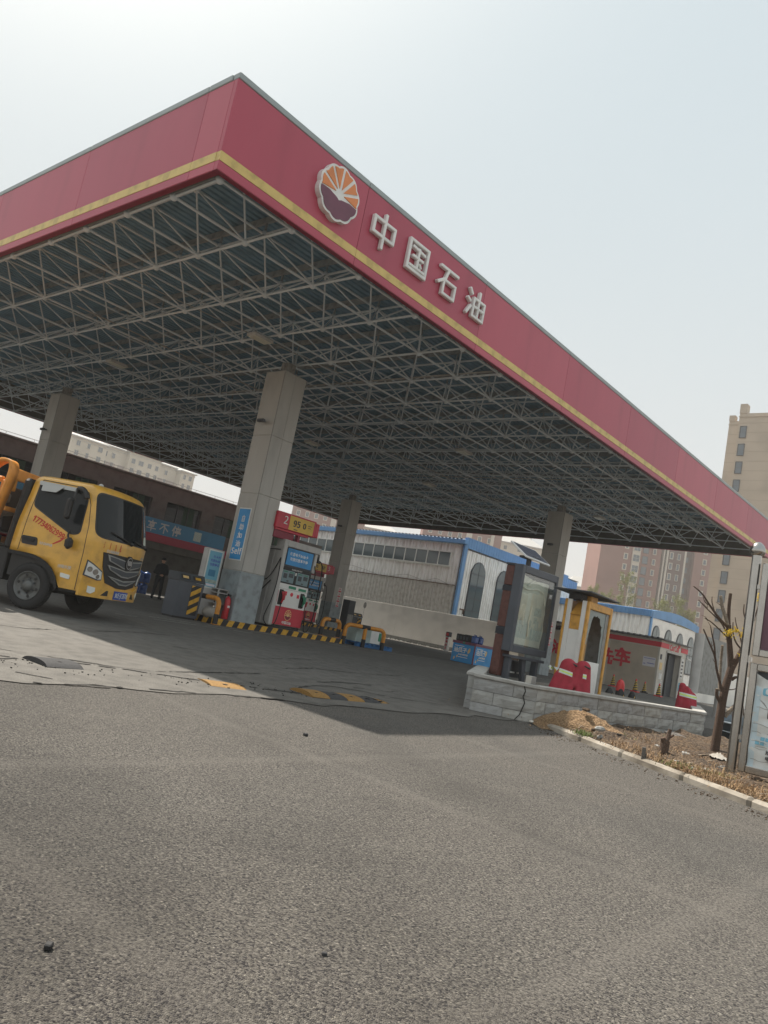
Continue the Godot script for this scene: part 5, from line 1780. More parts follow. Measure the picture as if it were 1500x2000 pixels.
# ---------------------------------------------------------------- tree, stump, blossoms, grass
func build_tree():
	var b := Vector3(11.28, gy(11.28, -3.37) - 0.05, -3.37)
	var o := thing("pruned_tree", "bare pruned tree with cut limbs and a few yellow blossoms beside the steel pole", "tree", b)
	# branches in the plane that faces across the road: u to the right, y up, v away
	var pt := func(u: float, y: float, v := 0.0) -> Vector3:
		return Vector3(11.28, 0, -3.37) + RIGHTWARD * (u - 4.96) + FORWARD * v + Vector3(0, y, 0) - b
	var limb := func(called: String, pts: Array, r0: float, r1: float, m: Material, n := 9):
		var mm := Mesher.new()
		var pp := []
		for q in pts: pp.append(pt.call(q[0], q[1], q[2] if q.size() > 2 else 0.0))
		mm.path(spline(pp, 5), r0, n, r1)
		put(called, mm.done(), m, o)
		if r1 > 0.012:
			var e: Vector3 = pp[-1]
			var d: Vector3 = (pp[-1] - pp[-2]).normalized()
			var cm := Mesher.new()
			cm.tube(e - d * 0.004, e + d * 0.003, r1 * 0.9, -1, 8)
			put("cut_end", cm.done(), M.cutwood, o)
	limb.call("trunk", [[4.96, 0.05], [4.945, 0.35], [4.955, 0.7], [4.965, 1.0], [4.985, 1.2], [5.03, 1.47]], 0.062, 0.048, M.bark, 14)
	limb.call("limb", [[5.02, 1.42], [4.99, 1.6], [4.95, 1.8], [4.915, 2.0]], 0.043, 0.034, M.bark, 12)
	limb.call("limb", [[5.03, 1.42], [5.09, 1.58], [5.15, 1.74], [5.19, 1.95], [5.24, 2.15]], 0.040, 0.025, M.bark, 11)
	limb.call("branch", [[4.92, 1.97], [4.86, 2.1], [4.80, 2.22], [4.755, 2.37]], 0.027, 0.021, M.bark_pale)
	limb.call("branch", [[4.92, 1.97], [4.895, 2.15], [4.885, 2.3], [4.885, 2.43]], 0.025, 0.022, M.bark)
	limb.call("branch", [[4.9, 1.97], [4.76, 2.08], [4.62, 2.22], [4.5, 2.35], [4.37, 2.43]], 0.02, 0.007, M.bark)
	limb.call("branch", [[4.93, 1.85], [4.82, 2.0], [4.70, 2.09], [4.58, 2.17], [4.46, 2.26]], 0.012, 0.006, M.bark)
	limb.call("branch", [[4.96, 1.80], [4.82, 1.90], [4.68, 1.99], [4.58, 2.03]], 0.011, 0.007, M.bark)
	limb.call("branch", [[4.98, 0.98], [4.92, 1.15], [4.83, 1.38], [4.78, 1.55], [4.66, 1.75], [4.58, 1.88]], 0.020, 0.009, M.bark)
	limb.call("branch", [[4.79, 1.52], [4.76, 1.68], [4.71, 1.82], [4.67, 1.94]], 0.014, 0.006, M.bark)
	limb.call("branch", [[5.20, 1.98], [5.15, 2.1], [5.1, 2.2], [5.09, 2.32]], 0.014, 0.006, M.bark)
	limb.call("branch", [[5.22, 2.05], [5.26, 2.2], [5.29, 2.36]], 0.015, 0.007, M.bark)
	limb.call("branch", [[5.14, 1.7], [5.05, 1.78], [4.99, 1.9], [4.97, 2.05]], 0.013, 0.006, M.bark)
	limb.call("branch", [[5.15, 1.72], [5.08, 1.9], [5.02, 2.02], [4.99, 2.12]], 0.010, 0.005, M.bark)
	limb.call("branch", [[5.05, 1.28], [5.10, 1.32], [5.16, 1.33]], 0.024, 0.014, M.bark, 7)
	limb.call("branch", [[5.02, 0.78], [5.10, 0.9], [5.19, 1.0], [5.24, 1.12]], 0.03, 0.022, M.bark_pale, 9)
	limb.call("branch", [[5.22, 1.08], [5.25, 0.95], [5.27, 0.84]], 0.014, 0.006, M.bark, 6)
	limb.call("branch", [[4.94, 0.95], [4.88, 1.03], [4.87, 1.12]], 0.024, 0.022, M.bark, 8)
	rng.seed = 67
	for k in 16:
		var src: Array = [[4.8, 2.22], [4.7, 2.1], [4.6, 2.16], [4.72, 1.66], [4.8, 1.46], [5.22, 2.1], [4.9, 1.8], [5.2, 1.9], [4.62, 2.0], [4.67, 1.94]][k % 10]
		var a := rng.randf_range(0.6, 2.6)
		var l := rng.randf_range(0.05, 0.13)
		limb.call("twig", [[src[0], src[1]], [src[0] + cos(a) * l * 0.5, src[1] + sin(a) * l * 0.5, rng.randf_range(-0.03, 0.03)], [src[0] + cos(a + 0.2) * l, src[1] + sin(a + 0.2) * l, rng.randf_range(-0.05, 0.05)]], 0.005, 0.002, M.bark, 5)
	limb.call("twig", [[4.6, 2.22], [4.55, 2.25], [4.52, 2.31]], 0.008, 0.004, M.bark, 5)
	limb.call("twig", [[4.7, 2.14], [4.65, 2.26], [4.64, 2.34]], 0.009, 0.005, M.bark, 5)
	limb.call("twig", [[5.03, 1.14], [5.1, 1.16], [5.14, 1.19]], 0.008, 0.005, M.bark, 5)
	# pale second stem close behind
	limb.call("stem_behind", [[4.97, 1.1, 0.14], [4.96, 1.3, 0.16], [4.955, 1.5, 0.18], [4.94, 1.72, 0.16]], 0.022, 0.018, M.bark_pale, 8)
	# tufts of forced blossom
	rng.seed = 71
	for q in [[4.90, 1.885, 0.055, 0.0], [5.11, 1.90, 0.052, 0.02], [5.11, 1.62, 0.036, 0.0], [5.20, 2.42, 0.058, 0.0], [4.99, 1.93, 0.03, 0.01]]:
		var fm := Mesher.new()
		for k in int(q[2] * 1500):
			var c: Vector3 = pt.call(q[0], q[1], q[3] - 0.08)
			c += Vector3(rng.randfn(0, 1), rng.randfn(0, 1), rng.randfn(0, 1)) * q[2] * 0.55
			for pe in 4:
				var bb := Basis(Vector3.UP, rng.randf() * TAU) * Basis(Vector3.RIGHT, rng.randf_range(-1.2, 1.2))
				var l := rng.randf_range(0.010, 0.018)
				fm.tri(c, c + bb * Vector3(l * 0.4, l * 0.7, 0), c + bb * Vector3(0, l * 1.5, l * 0.2))
				fm.tri(c, c + bb * Vector3(0, l * 1.5, l * 0.2), c + bb * Vector3(-l * 0.4, l * 0.7, 0))
		put("blossom_tuft", fm.done(), M.blossom, o)
	# stump by the kerb
	var sb := Vector3(9.52, gy(9.52, -3.42), -3.42)
	var st := thing("tree_stump", "thin dark stump with a forked cut top beside the kerb", "stump", sb)
	var mm := Mesher.new()
	mm.path(spline([Vector3(0, -0.05, 0), Vector3(0.0, 0.15, 0), Vector3(0.012, 0.28, 0)]), 0.052, 10, 0.056)
	put("stem", mm.done(), M.bark, st)
	mm = Mesher.new()
	mm.path([Vector3(0.012, 0.25, 0), Vector3(0.05, 0.32, 0.01), Vector3(0.062, 0.42, 0.02)], 0.034, 8, 0.022)
	put("fork", mm.done(), M.bark, st)
	mm = Mesher.new()
	mm.path([Vector3(-0.01, 0.25, 0), Vector3(-0.03, 0.31, -0.02)], 0.034, 8, 0.03)
	mm.path([Vector3(0.05, 0.3, 0), Vector3(0.12, 0.36, 0.05)], 0.018, 6, 0.012)
	put("fork", mm.done(), M.bark, st)
	# small snag in the kerb joint
	mm = Mesher.new()
	mm.box(Vector3(0, 0.07, 0), Vector3(0.05, 0.2, 0.03), Basis(Vector3(0, 0, 1), 0.05), 0.004)
	mm.box(Vector3(0.025, 0.04, 0.01), Vector3(0.03, 0.12, 0.02), Basis(Vector3(0, 0, 1), -0.1), 0.004)
	var sn := put("kerb_snag", mm.done(), M.plank)
	sn.position = on(9.03, -3.46, 0.03)
	tag(sn, "split grey peg stuck at the kerb joint below the stump", "peg")
	# planks leaning behind the stump
	for q in [[12.26, -4.08, -0.22, 0.72, 0.24, "left old grey plank leaning out of the soil before the block wall"], [12.43, -4.03, -0.30, 0.76, 0.21, "right old grey plank in the pair before the block wall"]]:
		mm = Mesher.new()
		mm.box(Vector3.ZERO, Vector3(0.15, 0.03, q[3]), Basis(), 0.004)
		var pl := put("plank", mm.done(), M.plank)
		pl.transform = Transform3D(Basis(Vector3.UP, q[2]) * Basis(Vector3.RIGHT, q[4]), on(q[0], q[1], 0.075))
		tag(pl, q[5], "plank")
	# dark hollow twigs and dry grass: what nobody could count
	grass("dry_grass", M.straw, 5200, func() -> Vector3:
			var s := rng.randf_range(2.4, 7.5) if rng.randf() < 0.62 else rng.randf_range(1.3, 4.5)
			var off := 0.10 + absf(rng.randfn(0, 0.45))
			var p := KERB_A + KERB_D * s + Vector3(0.88, 0, 0.475) * off
			return on(p.x, p.z, 0.08), 0.05, 0.17, [Color(1.1, 1.0, 0.9), Color(0.8, 0.72, 0.62), Color(1.25, 1.2, 1.15)], "dry straw coloured grass along the kerb and round the steel pole")
	grass("dead_leaves", M.straw, 2600, func() -> Vector3:
			var p := Vector3(11.0, 0, -3.4) + Vector3(rng.randfn(0, 1.0), 0, rng.randfn(0, 0.7))
			return on(p.x, p.z, 0.12), 0.02, 0.06, [Color(0.7, 0.62, 0.55), Color(0.45, 0.42, 0.4), Color(1.05, 0.95, 0.85)], "litter of dead stalks on the soil round the tree")
	grass("green_weeds", M.weed, 900, func() -> Vector3:
			var c: Array = [[11.85, -3.98, 0.16], [9.2, -2.75, 0.12], [9.1, -3.05, 0.10], [9.65, -4.5, 0.06], [10.5, -4.5, 0.12]][rng.randi() % 5]
			return on(c[0] + rng.randfn(0, c[2]), c[1] + rng.randfn(0, c[2]), 0.08), 0.03, 0.12, [Color(1, 1, 1), Color(1.7, 1.6, 1.0), Color(0.7, 0.8, 0.6)], "small patches of green weeds in the soil strip")
	# pale rag by the pole
	mm = Mesher.new()
	var rn := fn(FastNoiseLite.TYPE_SIMPLEX, 5.0, 2, 3)
	grid(mm, 10, 8, func(i: int, j: int) -> Vector3: return Vector3(-0.17 + 0.034 * i, 0.015 + 0.02 * rn.get_noise_2d(i * 0.1, j * 0.1) + 0.05 * sin(PI * i / 10.0) * sin(PI * j / 8.0), -0.09 + 0.022 * j))
	var rag := put("rag", mm.done(), M.concrete)
	rag.transform = Transform3D(Basis(Vector3.UP, 0.7), on(10.5, -3.1, 0.14))
	tag(rag, "pale crumpled sheet lying in the dead grass by the steel pole", "rag")

func grass(called: String, mt: Material, n: int, where: Callable, h0: float, h1: float, tints: Array, label: String):
	rng.seed = hash(called) % 100000
	var m := Mesher.new()
	for k in n:
		var p: Vector3 = where.call()
		var a := rng.randf() * TAU
		var lean := rng.randf_range(0.1, 1.3)
		var h := rng.randf_range(h0, h1)
		var side := Vector3(cos(a), 0, sin(a)) * rng.randf_range(0.0025, 0.005)
		var dir := Vector3(-sin(a) * sin(lean), cos(lean), cos(a) * sin(lean))
		var mid := p + dir * h * 0.55
		var tip := p + (dir + Vector3(dir.x * 0.5, -0.35, dir.z * 0.5)) * h
		m.tint = tints[rng.randi() % tints.size()]
		m.quad(p - side, p + side, mid + side * 0.8, mid - side * 0.8)
		m.tri(mid - side * 0.8, mid + side * 0.8, tip)
	var o := put(called, m.done(), mt)
	tag(o, label, "grass" if called != "dead_leaves" else "litter", "", "stuff")
# ---------------------------------------------------------------- the tow truck
func cab_w(y: float) -> float:
	return lerpf(0.975, 0.90, smoothstep(1.35, 2.25, y)) - 0.02 * smoothstep(0.9, 0.4, y)

func cab_zs(y: float) -> float:
	if y < 1.38: return lerpf(0.80, 0.83, (y - 0.4) / 0.98)
	return lerpf(0.83, 0.63, (y - 1.38) / 0.85)

func cab_fz(x: float, y: float) -> float:
	var k := clampf(absf(x) / cab_w(y), 0.0, 1.0)
	return cab_zs(y) + 0.22 * (1.0 - pow(k, 2.6))

func cab_low(z: float) -> float:
	if z <= -0.30: return 0.92
	if z >= 0.40: return 0.46
	var t := (z + 0.30) / 0.70
	return 0.46 + 0.46 * pow(maxf(0.0, 1.0 - pow(t, 2.3)), 0.55)

func front_at(p: Vector2, l: float) -> Vector3:
	var e := 0.01
	var n := Vector3(-(cab_fz(p.x + e, p.y) - cab_fz(p.x - e, p.y)) / (2 * e), -(cab_fz(p.x, p.y + e) - cab_fz(p.x, p.y - e)) / (2 * e), 1.0).normalized()
	return Vector3(p.x, p.y, cab_fz(p.x, p.y)) + n * l

func side_at(p: Vector2, l: float) -> Vector3:      # p.x is z, seen from the truck's right
	return Vector3(-(cab_w(p.y) + l), p.y, p.x)

func front_patch(o: Node3D, called: String, mt: Material, poly: Array, lift: float, depth := 0.02) -> MeshInstance3D:
	var m := Mesher.new()
	m.patch(PackedVector2Array(poly), front_at, lift, depth, 0.10)
	return put(called, m.done(), mt, o)

func side_patch(o: Node3D, called: String, mt: Material, poly: PackedVector2Array, lift: float, depth := 0.02) -> MeshInstance3D:
	var m := Mesher.new()
	m.patch(poly, side_at, lift, depth, 0.14)
	return put(called, m.done(), mt, o)

func mirrored(poly: Array) -> Array:
	var q := []
	for p in poly: q.append(Vector2(-p.x, p.y))
	q.reverse()
	return q

func smooth_poly(pts: Array, r: float) -> PackedVector2Array:
	var q := PackedVector2Array()
	var n := pts.size()
	for k in n:
		var a: Vector2 = pts[(k + n - 1) % n]; var b: Vector2 = pts[k]; var c: Vector2 = pts[(k + 1) % n]
		var ra := minf(r, a.distance_to(b) * 0.45); var rc := minf(r, c.distance_to(b) * 0.45)
		var p0 := b + (a - b).normalized() * ra; var p1 := b + (c - b).normalized() * rc
		for i in 5:
			var t := i / 4.0
			q.append(p0.lerp(b, t).lerp(b.lerp(p1, t), t))
	return q

func wheel(o: Node3D, c: Vector3, outside: float):
	var b := Basis(Vector3(0, 0, 1), -PI / 2 * outside)      # local y points outwards
	var R := 0.385
	var m := Mesher.new()
	m.lathe([Vector2(0.20, -0.20), Vector2(0.33, -0.20), Vector2(0.375, -0.17), Vector2(R, -0.13), Vector2(R, -0.05), Vector2(0.372, -0.012), Vector2(0.33, 0.0), Vector2(0.245, -0.004), Vector2(0.235, -0.03)], c, 40, b)
	for k in 36:      # tread blocks
		var t := TAU * k / 36
		var p := Vector3(cos(t) * R, -0.09, -sin(t) * R)
		m.box(c + b * p, Vector3(0.018, 0.09, 0.045), b * Basis(Vector3.UP, t))
	var ty := put("wheel", m.done(), M.rubber, o)
	m = Mesher.new()
	m.lathe([Vector2(0.236, -0.035), Vector2(0.243, -0.002), Vector2(0.232, 0.004), Vector2(0.222, -0.02), Vector2(0.20, -0.035), Vector2(0.165, -0.02), Vector2(0.145, -0.05), Vector2(0.10, -0.055), Vector2(0.095, -0.01), Vector2(0.06, 0.02), Vector2(0.0, 0.022)], c, 32, b)
	put("rim", m.done(), M.rimgrey, ty)
	m = Mesher.new()
	for k in 6:
		var t := TAU * k / 6 + 0.3
		var p := Vector3(cos(t) * 0.178, -0.021, -sin(t) * 0.178)
		m.tube(c + b * p, c + b * (p + Vector3(0, 0.004, 0)), 0.026, -1, 10)
	put("vent_hole", m.done(), M.black, ty)
	m = Mesher.new()
	for k in 6:
		var t := TAU * k / 6
		var p := Vector3(cos(t) * 0.12, -0.05, -sin(t) * 0.12)
		m.tube(c + b * p, c + b * (p + Vector3(0, 0.03, 0)), 0.014, -1, 6)
	put("wheel_nut", m.done(), M.darkgrey, ty)

func build_truck():
	var at := Vector3(7.08, gy(7.08, -13.38), -13.38)
	var o := thing("tow_truck", "yellow tow truck with red telephone number on its door, parked under the canopy", "truck", at, 0.53)
	# cab shell: rings from the sill to the roof
	var m := Mesher.new()
	m.smooth(true)
	var ys := [0.40, 0.50, 0.60, 0.72, 0.84, 0.92, 1.02, 1.16, 1.30, 1.38, 1.5, 1.7, 1.9, 2.08, 2.16, 2.215, 2.255, 2.28, 2.292]
	var ins := [0.0, 0.0, 0.0, 0.0, 0.0, 0.0, 0.0, 0.0, 0.0, 0.0, 0.0, 0.0, 0.0, 0.0, 0.006, 0.03, 0.075, 0.16, 0.30]
	var zr := -0.59
	var ring := func(k: int) -> Array:
		var y: float = ys[k]; var e: float = ins[k]
		var w := cab_w(y) - e
		var pts := []
		var lean := 0.10 * smoothstep(1.0, 2.29, y)
		var zb := zr + e + lean
		var zf := cab_zs(y) - e * 0.8
		for i in 13:
			pts.append(Vector3(-w, 0, lerpf(zb, zf, i / 12.0)))
		for i in range(1, 20):
			var x := lerpf(-w, w, i / 20.0)
			pts.append(Vector3(x, 0, cab_fz(x * cab_w(y) / w, y) - e * 0.8))
		for i in 13:
			pts.append(Vector3(w, 0, lerpf(zf, zb, i / 12.0)))
		for i in range(1, 4):
			pts.append(Vector3(lerpf(w, -w, i / 4.0), 0, zb - 0.02))
		for i in pts.size():
			var p: Vector3 = pts[i]
			var lo := cab_low(p.z) if absf(p.x) > w - 0.001 else (0.40 if p.z > 0.5 else 0.92)
			p.y = maxf(y, lo)
			pts[i] = p
		return pts
	var prev: Array = ring.call(0)
	for k in range(1, ys.size()):
		var cur: Array = ring.call(k)
		for i in cur.size():
			var j := (i + 1) % cur.size()
			m.quad(prev[i], prev[j], cur[j], cur[i])
		prev = cur
	for i in prev.size():
		m.tri(prev[i], prev[(i + 1) % prev.size()], Vector3(0, 2.302, 0.1))
	put("cab_body", m.done(), M.cab, o)
	# inside of the wheel arches and the floor
	m = Mesher.new()
	m.lohi(Vector3(-0.90, 0.50, -0.58), Vector3(0.90, 0.90, 0.40))
	m.lohi(Vector3(-0.88, 0.42, 0.40), Vector3(0.88, 0.60, 0.72))
	put("underbody", m.done(), M.black, o)
	m = Mesher.new()
	var arch := []
	for i in 13:
		var z := lerpf(-0.58, 0.42, i / 12.0)
		arch.append(Vector2(z, cab_low(z)))
	var lip := PackedVector2Array(arch)
	for i in range(12, -1, -1): lip.append(arch[i] + Vector2(-0.035, -0.055))
	m.patch(lip, side_at, 0.004, 0.08, 0.2)
	put("arch_liner", m.done(), M.rubber, o)
	# door: seams, glass, handle
	var seam := func(pts: PackedVector2Array):
		for pc in Geometry2D.offset_polyline(pts, 0.0055):
			var sm := Mesher.new()
			sm.patch(pc, side_at, 0.0025, 0.004, 0.3)
			put("door_seam", sm.done(), M.black, o)
	seam.call(PackedVector2Array([Vector2(-0.44, 0.95), Vector2(-0.41, 1.5), Vector2(-0.375, 2.12), Vector2(-0.33, 2.185), Vector2(0.35, 2.175), Vector2(0.55, 2.10), Vector2(0.65, 1.9), Vector2(0.73, 1.55), Vector2(0.755, 1.1), Vector2(0.75, 0.48)]))
	var wnd := smooth_poly([Vector2(-0.355, 2.13), Vector2(0.44, 2.11), Vector2(0.565, 2.0), Vector2(0.60, 1.40), Vector2(0.46, 1.365), Vector2(-0.36, 1.73)], 0.07)
	side_patch(o, "window_rubber", M.black, Geometry2D.offset_polygon(wnd, 0.022)[0], 0.004)
	side_patch(o, "door_glass", M.glass, wnd, 0.008)
	side_patch(o, "door_handle", M.black, smooth_poly([Vector2(-0.42, 1.20), Vector2(-0.13, 1.20), Vector2(-0.10, 1.06), Vector2(-0.40, 1.06)], 0.04), 0.012, 0.03)
	var gr := side_patch(o, "handle_grip", M.rubber, smooth_poly([Vector2(-0.37, 1.17), Vector2(-0.17, 1.17), Vector2(-0.17, 1.12), Vector2(-0.37, 1.12)], 0.02), 0.03, 0.02)
	var sb := Basis(Vector3(0, 0, 1), Vector3(0, 1, 0), Vector3(-1, 0, 0))
	var num := sb * Basis(Vector3(0, 0, 1), -0.345)
	word("telephone_number", "17734062999", 0.108, Transform3D(num, Vector3(-0.976, 1.40, 0.02)), M.rednum, o, true, 0.80)
	side_patch(o, "red_swoosh", M.rednum, PackedVector2Array([Vector2(0.18, 1.135), Vector2(0.30, 1.20), Vector2(0.40, 1.31), Vector2(0.27, 1.22), Vector2(0.16, 1.145)]), 0.003, 0.005)
	word("badge", "S3 SUPER", 0.042, Transform3D(sb * Basis(Vector3(0, 0, 1), -0.05), Vector3(-0.978, 1.115, 0.05)), M.silver, o, true, 1.0)
	var fine := Mesher.new()
	han_strokes(fine, "清障救援", 0.055, 0.008, 0.007, 0.003, Transform3D(sb, Vector3(-0.974, 0.78, 0.36)))
	put("faded_lettering", fine.done(), M.beige, o)
	side_patch(o, "side_lamp", M.reflect, smooth_poly([Vector2(0.44, 0.705), Vector2(0.62, 0.69), Vector2(0.62, 0.62), Vector2(0.45, 0.635)], 0.02), 0.02, 0.03)
	# rain visor over the window and mirror arms
	m = Mesher.new()
	m.patch(smooth_poly([Vector2(-0.37, 2.16), Vector2(0.40, 2.14), Vector2(0.40, 2.075), Vector2(-0.36, 2.09)], 0.02), side_at, 0.05, 0.03, 0.2)
	m.patch(smooth_poly([Vector2(-0.28, 2.11), Vector2(0.12, 2.115), Vector2(0.0, 2.0), Vector2(-0.28, 1.99)], 0.02), side_at, 0.075, 0.01, 0.2)
	put("rain_visor", m.done(), M.letter_side, o)
	m = Mesher.new()
	m.path(spline([Vector3(-0.93, 2.10, 0.36), Vector3(-1.02, 2.13, 0.44), Vector3(-1.06, 2.10, 0.56), Vector3(-1.07, 1.98, 0.64)]), 0.045, 8)
	m.path(spline([Vector3(-0.97, 2.12, 0.36), Vector3(-1.10, 2.05, 0.44), Vector3(-1.14, 1.9, 0.46)]), 0.018, 6)
	put("mirror_arm", m.done(), M.black, o)
	m = Mesher.new()
	m.box(Vector3(-1.14, 1.76, 0.40), Vector3(0.17, 0.36, 0.09), Basis(Vector3.UP, 0.3), 0.035)
	put("mirror", m.done(), M.black, o)
	m = Mesher.new()
	m.path(spline([Vector3(-0.98, 1.40, 0.42), Vector3(-1.03, 1.33, 0.44), Vector3(-1.06, 1.25, 0.5)]), 0.016, 6)
	m.box(Vector3(-1.08, 1.20, 0.52), Vector3(0.15, 0.19, 0.12), Basis(Vector3.UP, 0.2) * Basis(Vector3(0, 0, 1), 0.15), 0.045)
	put("lower_mirror", m.done(), M.black, o)
	m = Mesher.new()
	m.box(Vector3(1.12, 1.75, 0.55), Vector3(0.17, 0.36, 0.09), Basis(Vector3.UP, -0.3), 0.035)
	m.path([Vector3(0.9, 2.08, 0.55), Vector3(1.06, 2.05, 0.58), Vector3(1.12, 1.9, 0.56)], 0.016, 6)
	put("mirror", m.done(), M.black, o)
	# front: glass, wipers, grille, lamps
	var ws := smooth_poly([Vector2(-0.845, 2.13), Vector2(0.845, 2.13), Vector2(0.90, 1.47), Vector2(0.80, 1.415), Vector2(-0.80, 1.415), Vector2(-0.90, 1.47)], 0.10)
	front_patch(o, "windscreen_rubber", M.black, Array(Geometry2D.offset_polygon(ws, 0.025)[0]), 0.003)
	var wg := front_patch(o, "windscreen", M.glass, Array(ws), 0.008)
	var pap := Mesher.new()
	pap.patch(smooth_poly([Vector2(0.50, 1.46), Vector2(0.68, 1.46), Vector2(0.66, 1.62), Vector2(0.54, 1.60)], 0.03), front_at, 0.0115, 0.003)
	put("paper_slip", pap.done(), M.poster_pale, wg)
	m = Mesher.new()
	for q in [[-0.05, -0.62, 1.52], [0.62, 0.06, 1.47]]:
		var pts := []
		for i in 7:
			var t := i / 6.0
			pts.append(front_at(Vector2(lerpf(q[0], q[1], t), lerpf(1.40, q[2], t)), 0.03))
		m.path(pts, 0.012, 6)
		m.ball(pts[0], 0.035, 8, 5)
	put("wiper", m.done(), M.black, o)
	var tx := Mesher.new()
	for k in 4:
		han_strokes(tx, "清障救援"[k], 0.105, 0.0, 0.014, 0.003, Transform3D(Basis(Vector3.UP, 0.24 * (0.62 - 0.13 * k)), front_at(Vector2(-0.72 + 0.128 * k, 1.245), 0.004)))
	put("front_lettering", tx.done(), M.rednum, o)
	word("maker_name", "OUMARK", 0.05, Transform3D(Basis(Vector3.UP, -0.28), front_at(Vector2(-0.50, 1.205), 0.004)), M.silver, o)
	word("maker_name", "SUPER", 0.045, Transform3D(Basis(Vector3.UP, 0.30), front_at(Vector2(0.60, 1.205), 0.004)), M.silver, o)
	front_patch(o, "grille", M.black, [Vector2(-0.70, 1.175), Vector2(0.70, 1.175), Vector2(0.64, 0.93), Vector2(0.50, 0.67), Vector2(0.16, 0.605), Vector2(-0.16, 0.605), Vector2(-0.50, 0.67), Vector2(-0.64, 0.93)], 0.012, 0.03)
	for q in [[1.15, 1.05, 0.61, 0.55, 0.96], [0.98, 0.90, 0.56, 0.48, 0.81], [0.80, 0.75, 0.50, 0.38, 0.67]]:
		var bar_ := front_patch(o, "grille_bar", M.grey, [Vector2(-q[2], q[0]), Vector2(0, q[0] - 0.05), Vector2(q[2], q[0]), Vector2(q[3], q[1]), Vector2(0.12, q[4]), Vector2(-0.12, q[4]), Vector2(-q[3], q[1])], 0.03, 0.03)
		front_patch(bar_, "grille_mesh", M.darkgrey, [Vector2(-q[2] + 0.05, q[0] - 0.022), Vector2(0, q[0] - 0.07), Vector2(q[2] - 0.05, q[0] - 0.022), Vector2(q[3] - 0.03, q[1] + 0.008), Vector2(0.11, q[4] + 0.022), Vector2(-0.11, q[4] + 0.022), Vector2(-q[3] + 0.03, q[1] + 0.008)], 0.034, 0.01)
	var oval := []
	for k in 28: oval.append(Vector2(cos(TAU * k / 28) * 0.115, 1.075 + sin(TAU * k / 28) * 0.125))
	var lg := front_patch(o, "front_badge", M.black, oval, 0.05, 0.03)
	var ov2 := []
	for k in 28: ov2.append(Vector2(cos(TAU * k / 28) * 0.092, 1.075 + sin(TAU * k / 28) * 0.102))
	front_patch(lg, "badge_ring", M.silver, ov2, 0.054, 0.006)
	var ov3 := []
	for k in 28: ov3.append(Vector2(cos(TAU * k / 28) * 0.082, 1.075 + sin(TAU * k / 28) * 0.092))
	front_patch(lg, "badge_field", M.black, ov3, 0.056, 0.006)
	for q in [-0.045, 0.0, 0.045]:
		front_patch(lg, "badge_mark", M.silver, [Vector2(q - 0.03, 1.12), Vector2(q - 0.002, 1.12), Vector2(q + 0.026, 1.04), Vector2(q - 0.006, 1.04)], 0.059, 0.005)
	for s in 2:
		var hl := [Vector2(-0.94, 1.0), Vector2(-0.83, 0.955), Vector2(-0.62, 0.85), Vector2(-0.60, 0.70), Vector2(-0.68, 0.685), Vector2(-0.95, 0.735)]
		var inn := [Vector2(-0.925, 0.97), Vector2(-0.83, 0.93), Vector2(-0.64, 0.835), Vector2(-0.62, 0.715), Vector2(-0.68, 0.705), Vector2(-0.93, 0.75)]
		if s == 1:
			hl = mirrored(hl); inn = mirrored(inn)
		var h := front_patch(o, "headlight", M.darkgrey, hl, 0.012, 0.03)
		front_patch(h, "lamp_glass", M.lamp_clear, inn, 0.022, 0.02)
		for q in [[-0.76, 0.82, 0.05], [-0.70, 0.75, 0.035], [-0.87, 0.85, 0.045]]:
			var cc := []
			for k in 14: cc.append(Vector2((q[0] + cos(TAU * k / 14) * q[2]) * (1 if s == 0 else -1), q[1] + sin(TAU * k / 14) * q[2]))
			front_patch(h, "reflector", M.chrome, cc if s == 0 else cc, 0.027, 0.01)
		var bm := [Vector2(-0.985, 0.70), Vector2(-0.62, 0.655), Vector2(-0.50, 0.60), Vector2(0, 0.585), Vector2(0, 0.40), Vector2(-0.96, 0.40)]
		if s == 1: bm = mirrored(bm)
		front_patch(o, "bumper", M.cab, bm, 0.035, 0.05)
		var fg := [Vector2(-0.84, 0.58), Vector2(-0.70, 0.565), Vector2(-0.69, 0.50), Vector2(-0.76, 0.455), Vector2(-0.83, 0.47)]
		var tr := [Vector2(-0.44, 0.545), Vector2(-0.40, 0.545), Vector2(-0.39, 0.455), Vector2(-0.56, 0.45)]
		if s == 1:
			fg = mirrored(fg); tr = mirrored(tr)
		front_patch(o, "fog_lamp", M.reflect, fg, 0.042, 0.02)
		front_patch(o, "air_slot", M.black, tr, 0.040, 0.02)
	var pl := front_patch(o, "number_plate", M.plate_blue, [Vector2(-0.225, 0.415), Vector2(0.225, 0.415), Vector2(0.225, 0.56), Vector2(-0.225, 0.56)], 0.05, 0.02)
	tx = Mesher.new()
	han_strokes(tx, "冀", 0.085, 0.0, 0.006, 0.002, Transform3D(Basis(), Vector3(-0.21, 0.445, 1.076)))
	put("plate_character", tx.done(), M.reflect, pl)
	word("plate_number", "E·JC878", 0.082, lay(0.052, 0.487, 1.076), M.reflect, pl, false, 0.92)
	# roof marker lamp
	m = Mesher.new()
	m.ball(Vector3(-0.35, 2.30, 0.40), 0.05, 10, 6)
	put("roof_marker", m.done(), M.letter_side, o)
	# wheels and running gear
	wheel(o, Vector3(-0.955, 0.385, -0.12), -1.0)
	wheel(o, Vector3(0.955, 0.385, -0.12), 1.0)
	wheel(o, Vector3(-0.955, 0.385, -3.5), -1.0)
	wheel(o, Vector3(0.955, 0.385, -3.5), 1.0)
	m = Mesher.new()
	m.lohi(Vector3(-0.44, 0.55, -6.4), Vector3(-0.34, 0.80, 0.5)); m.lohi(Vector3(0.34, 0.55, -6.4), Vector3(0.44, 0.80, 0.5))
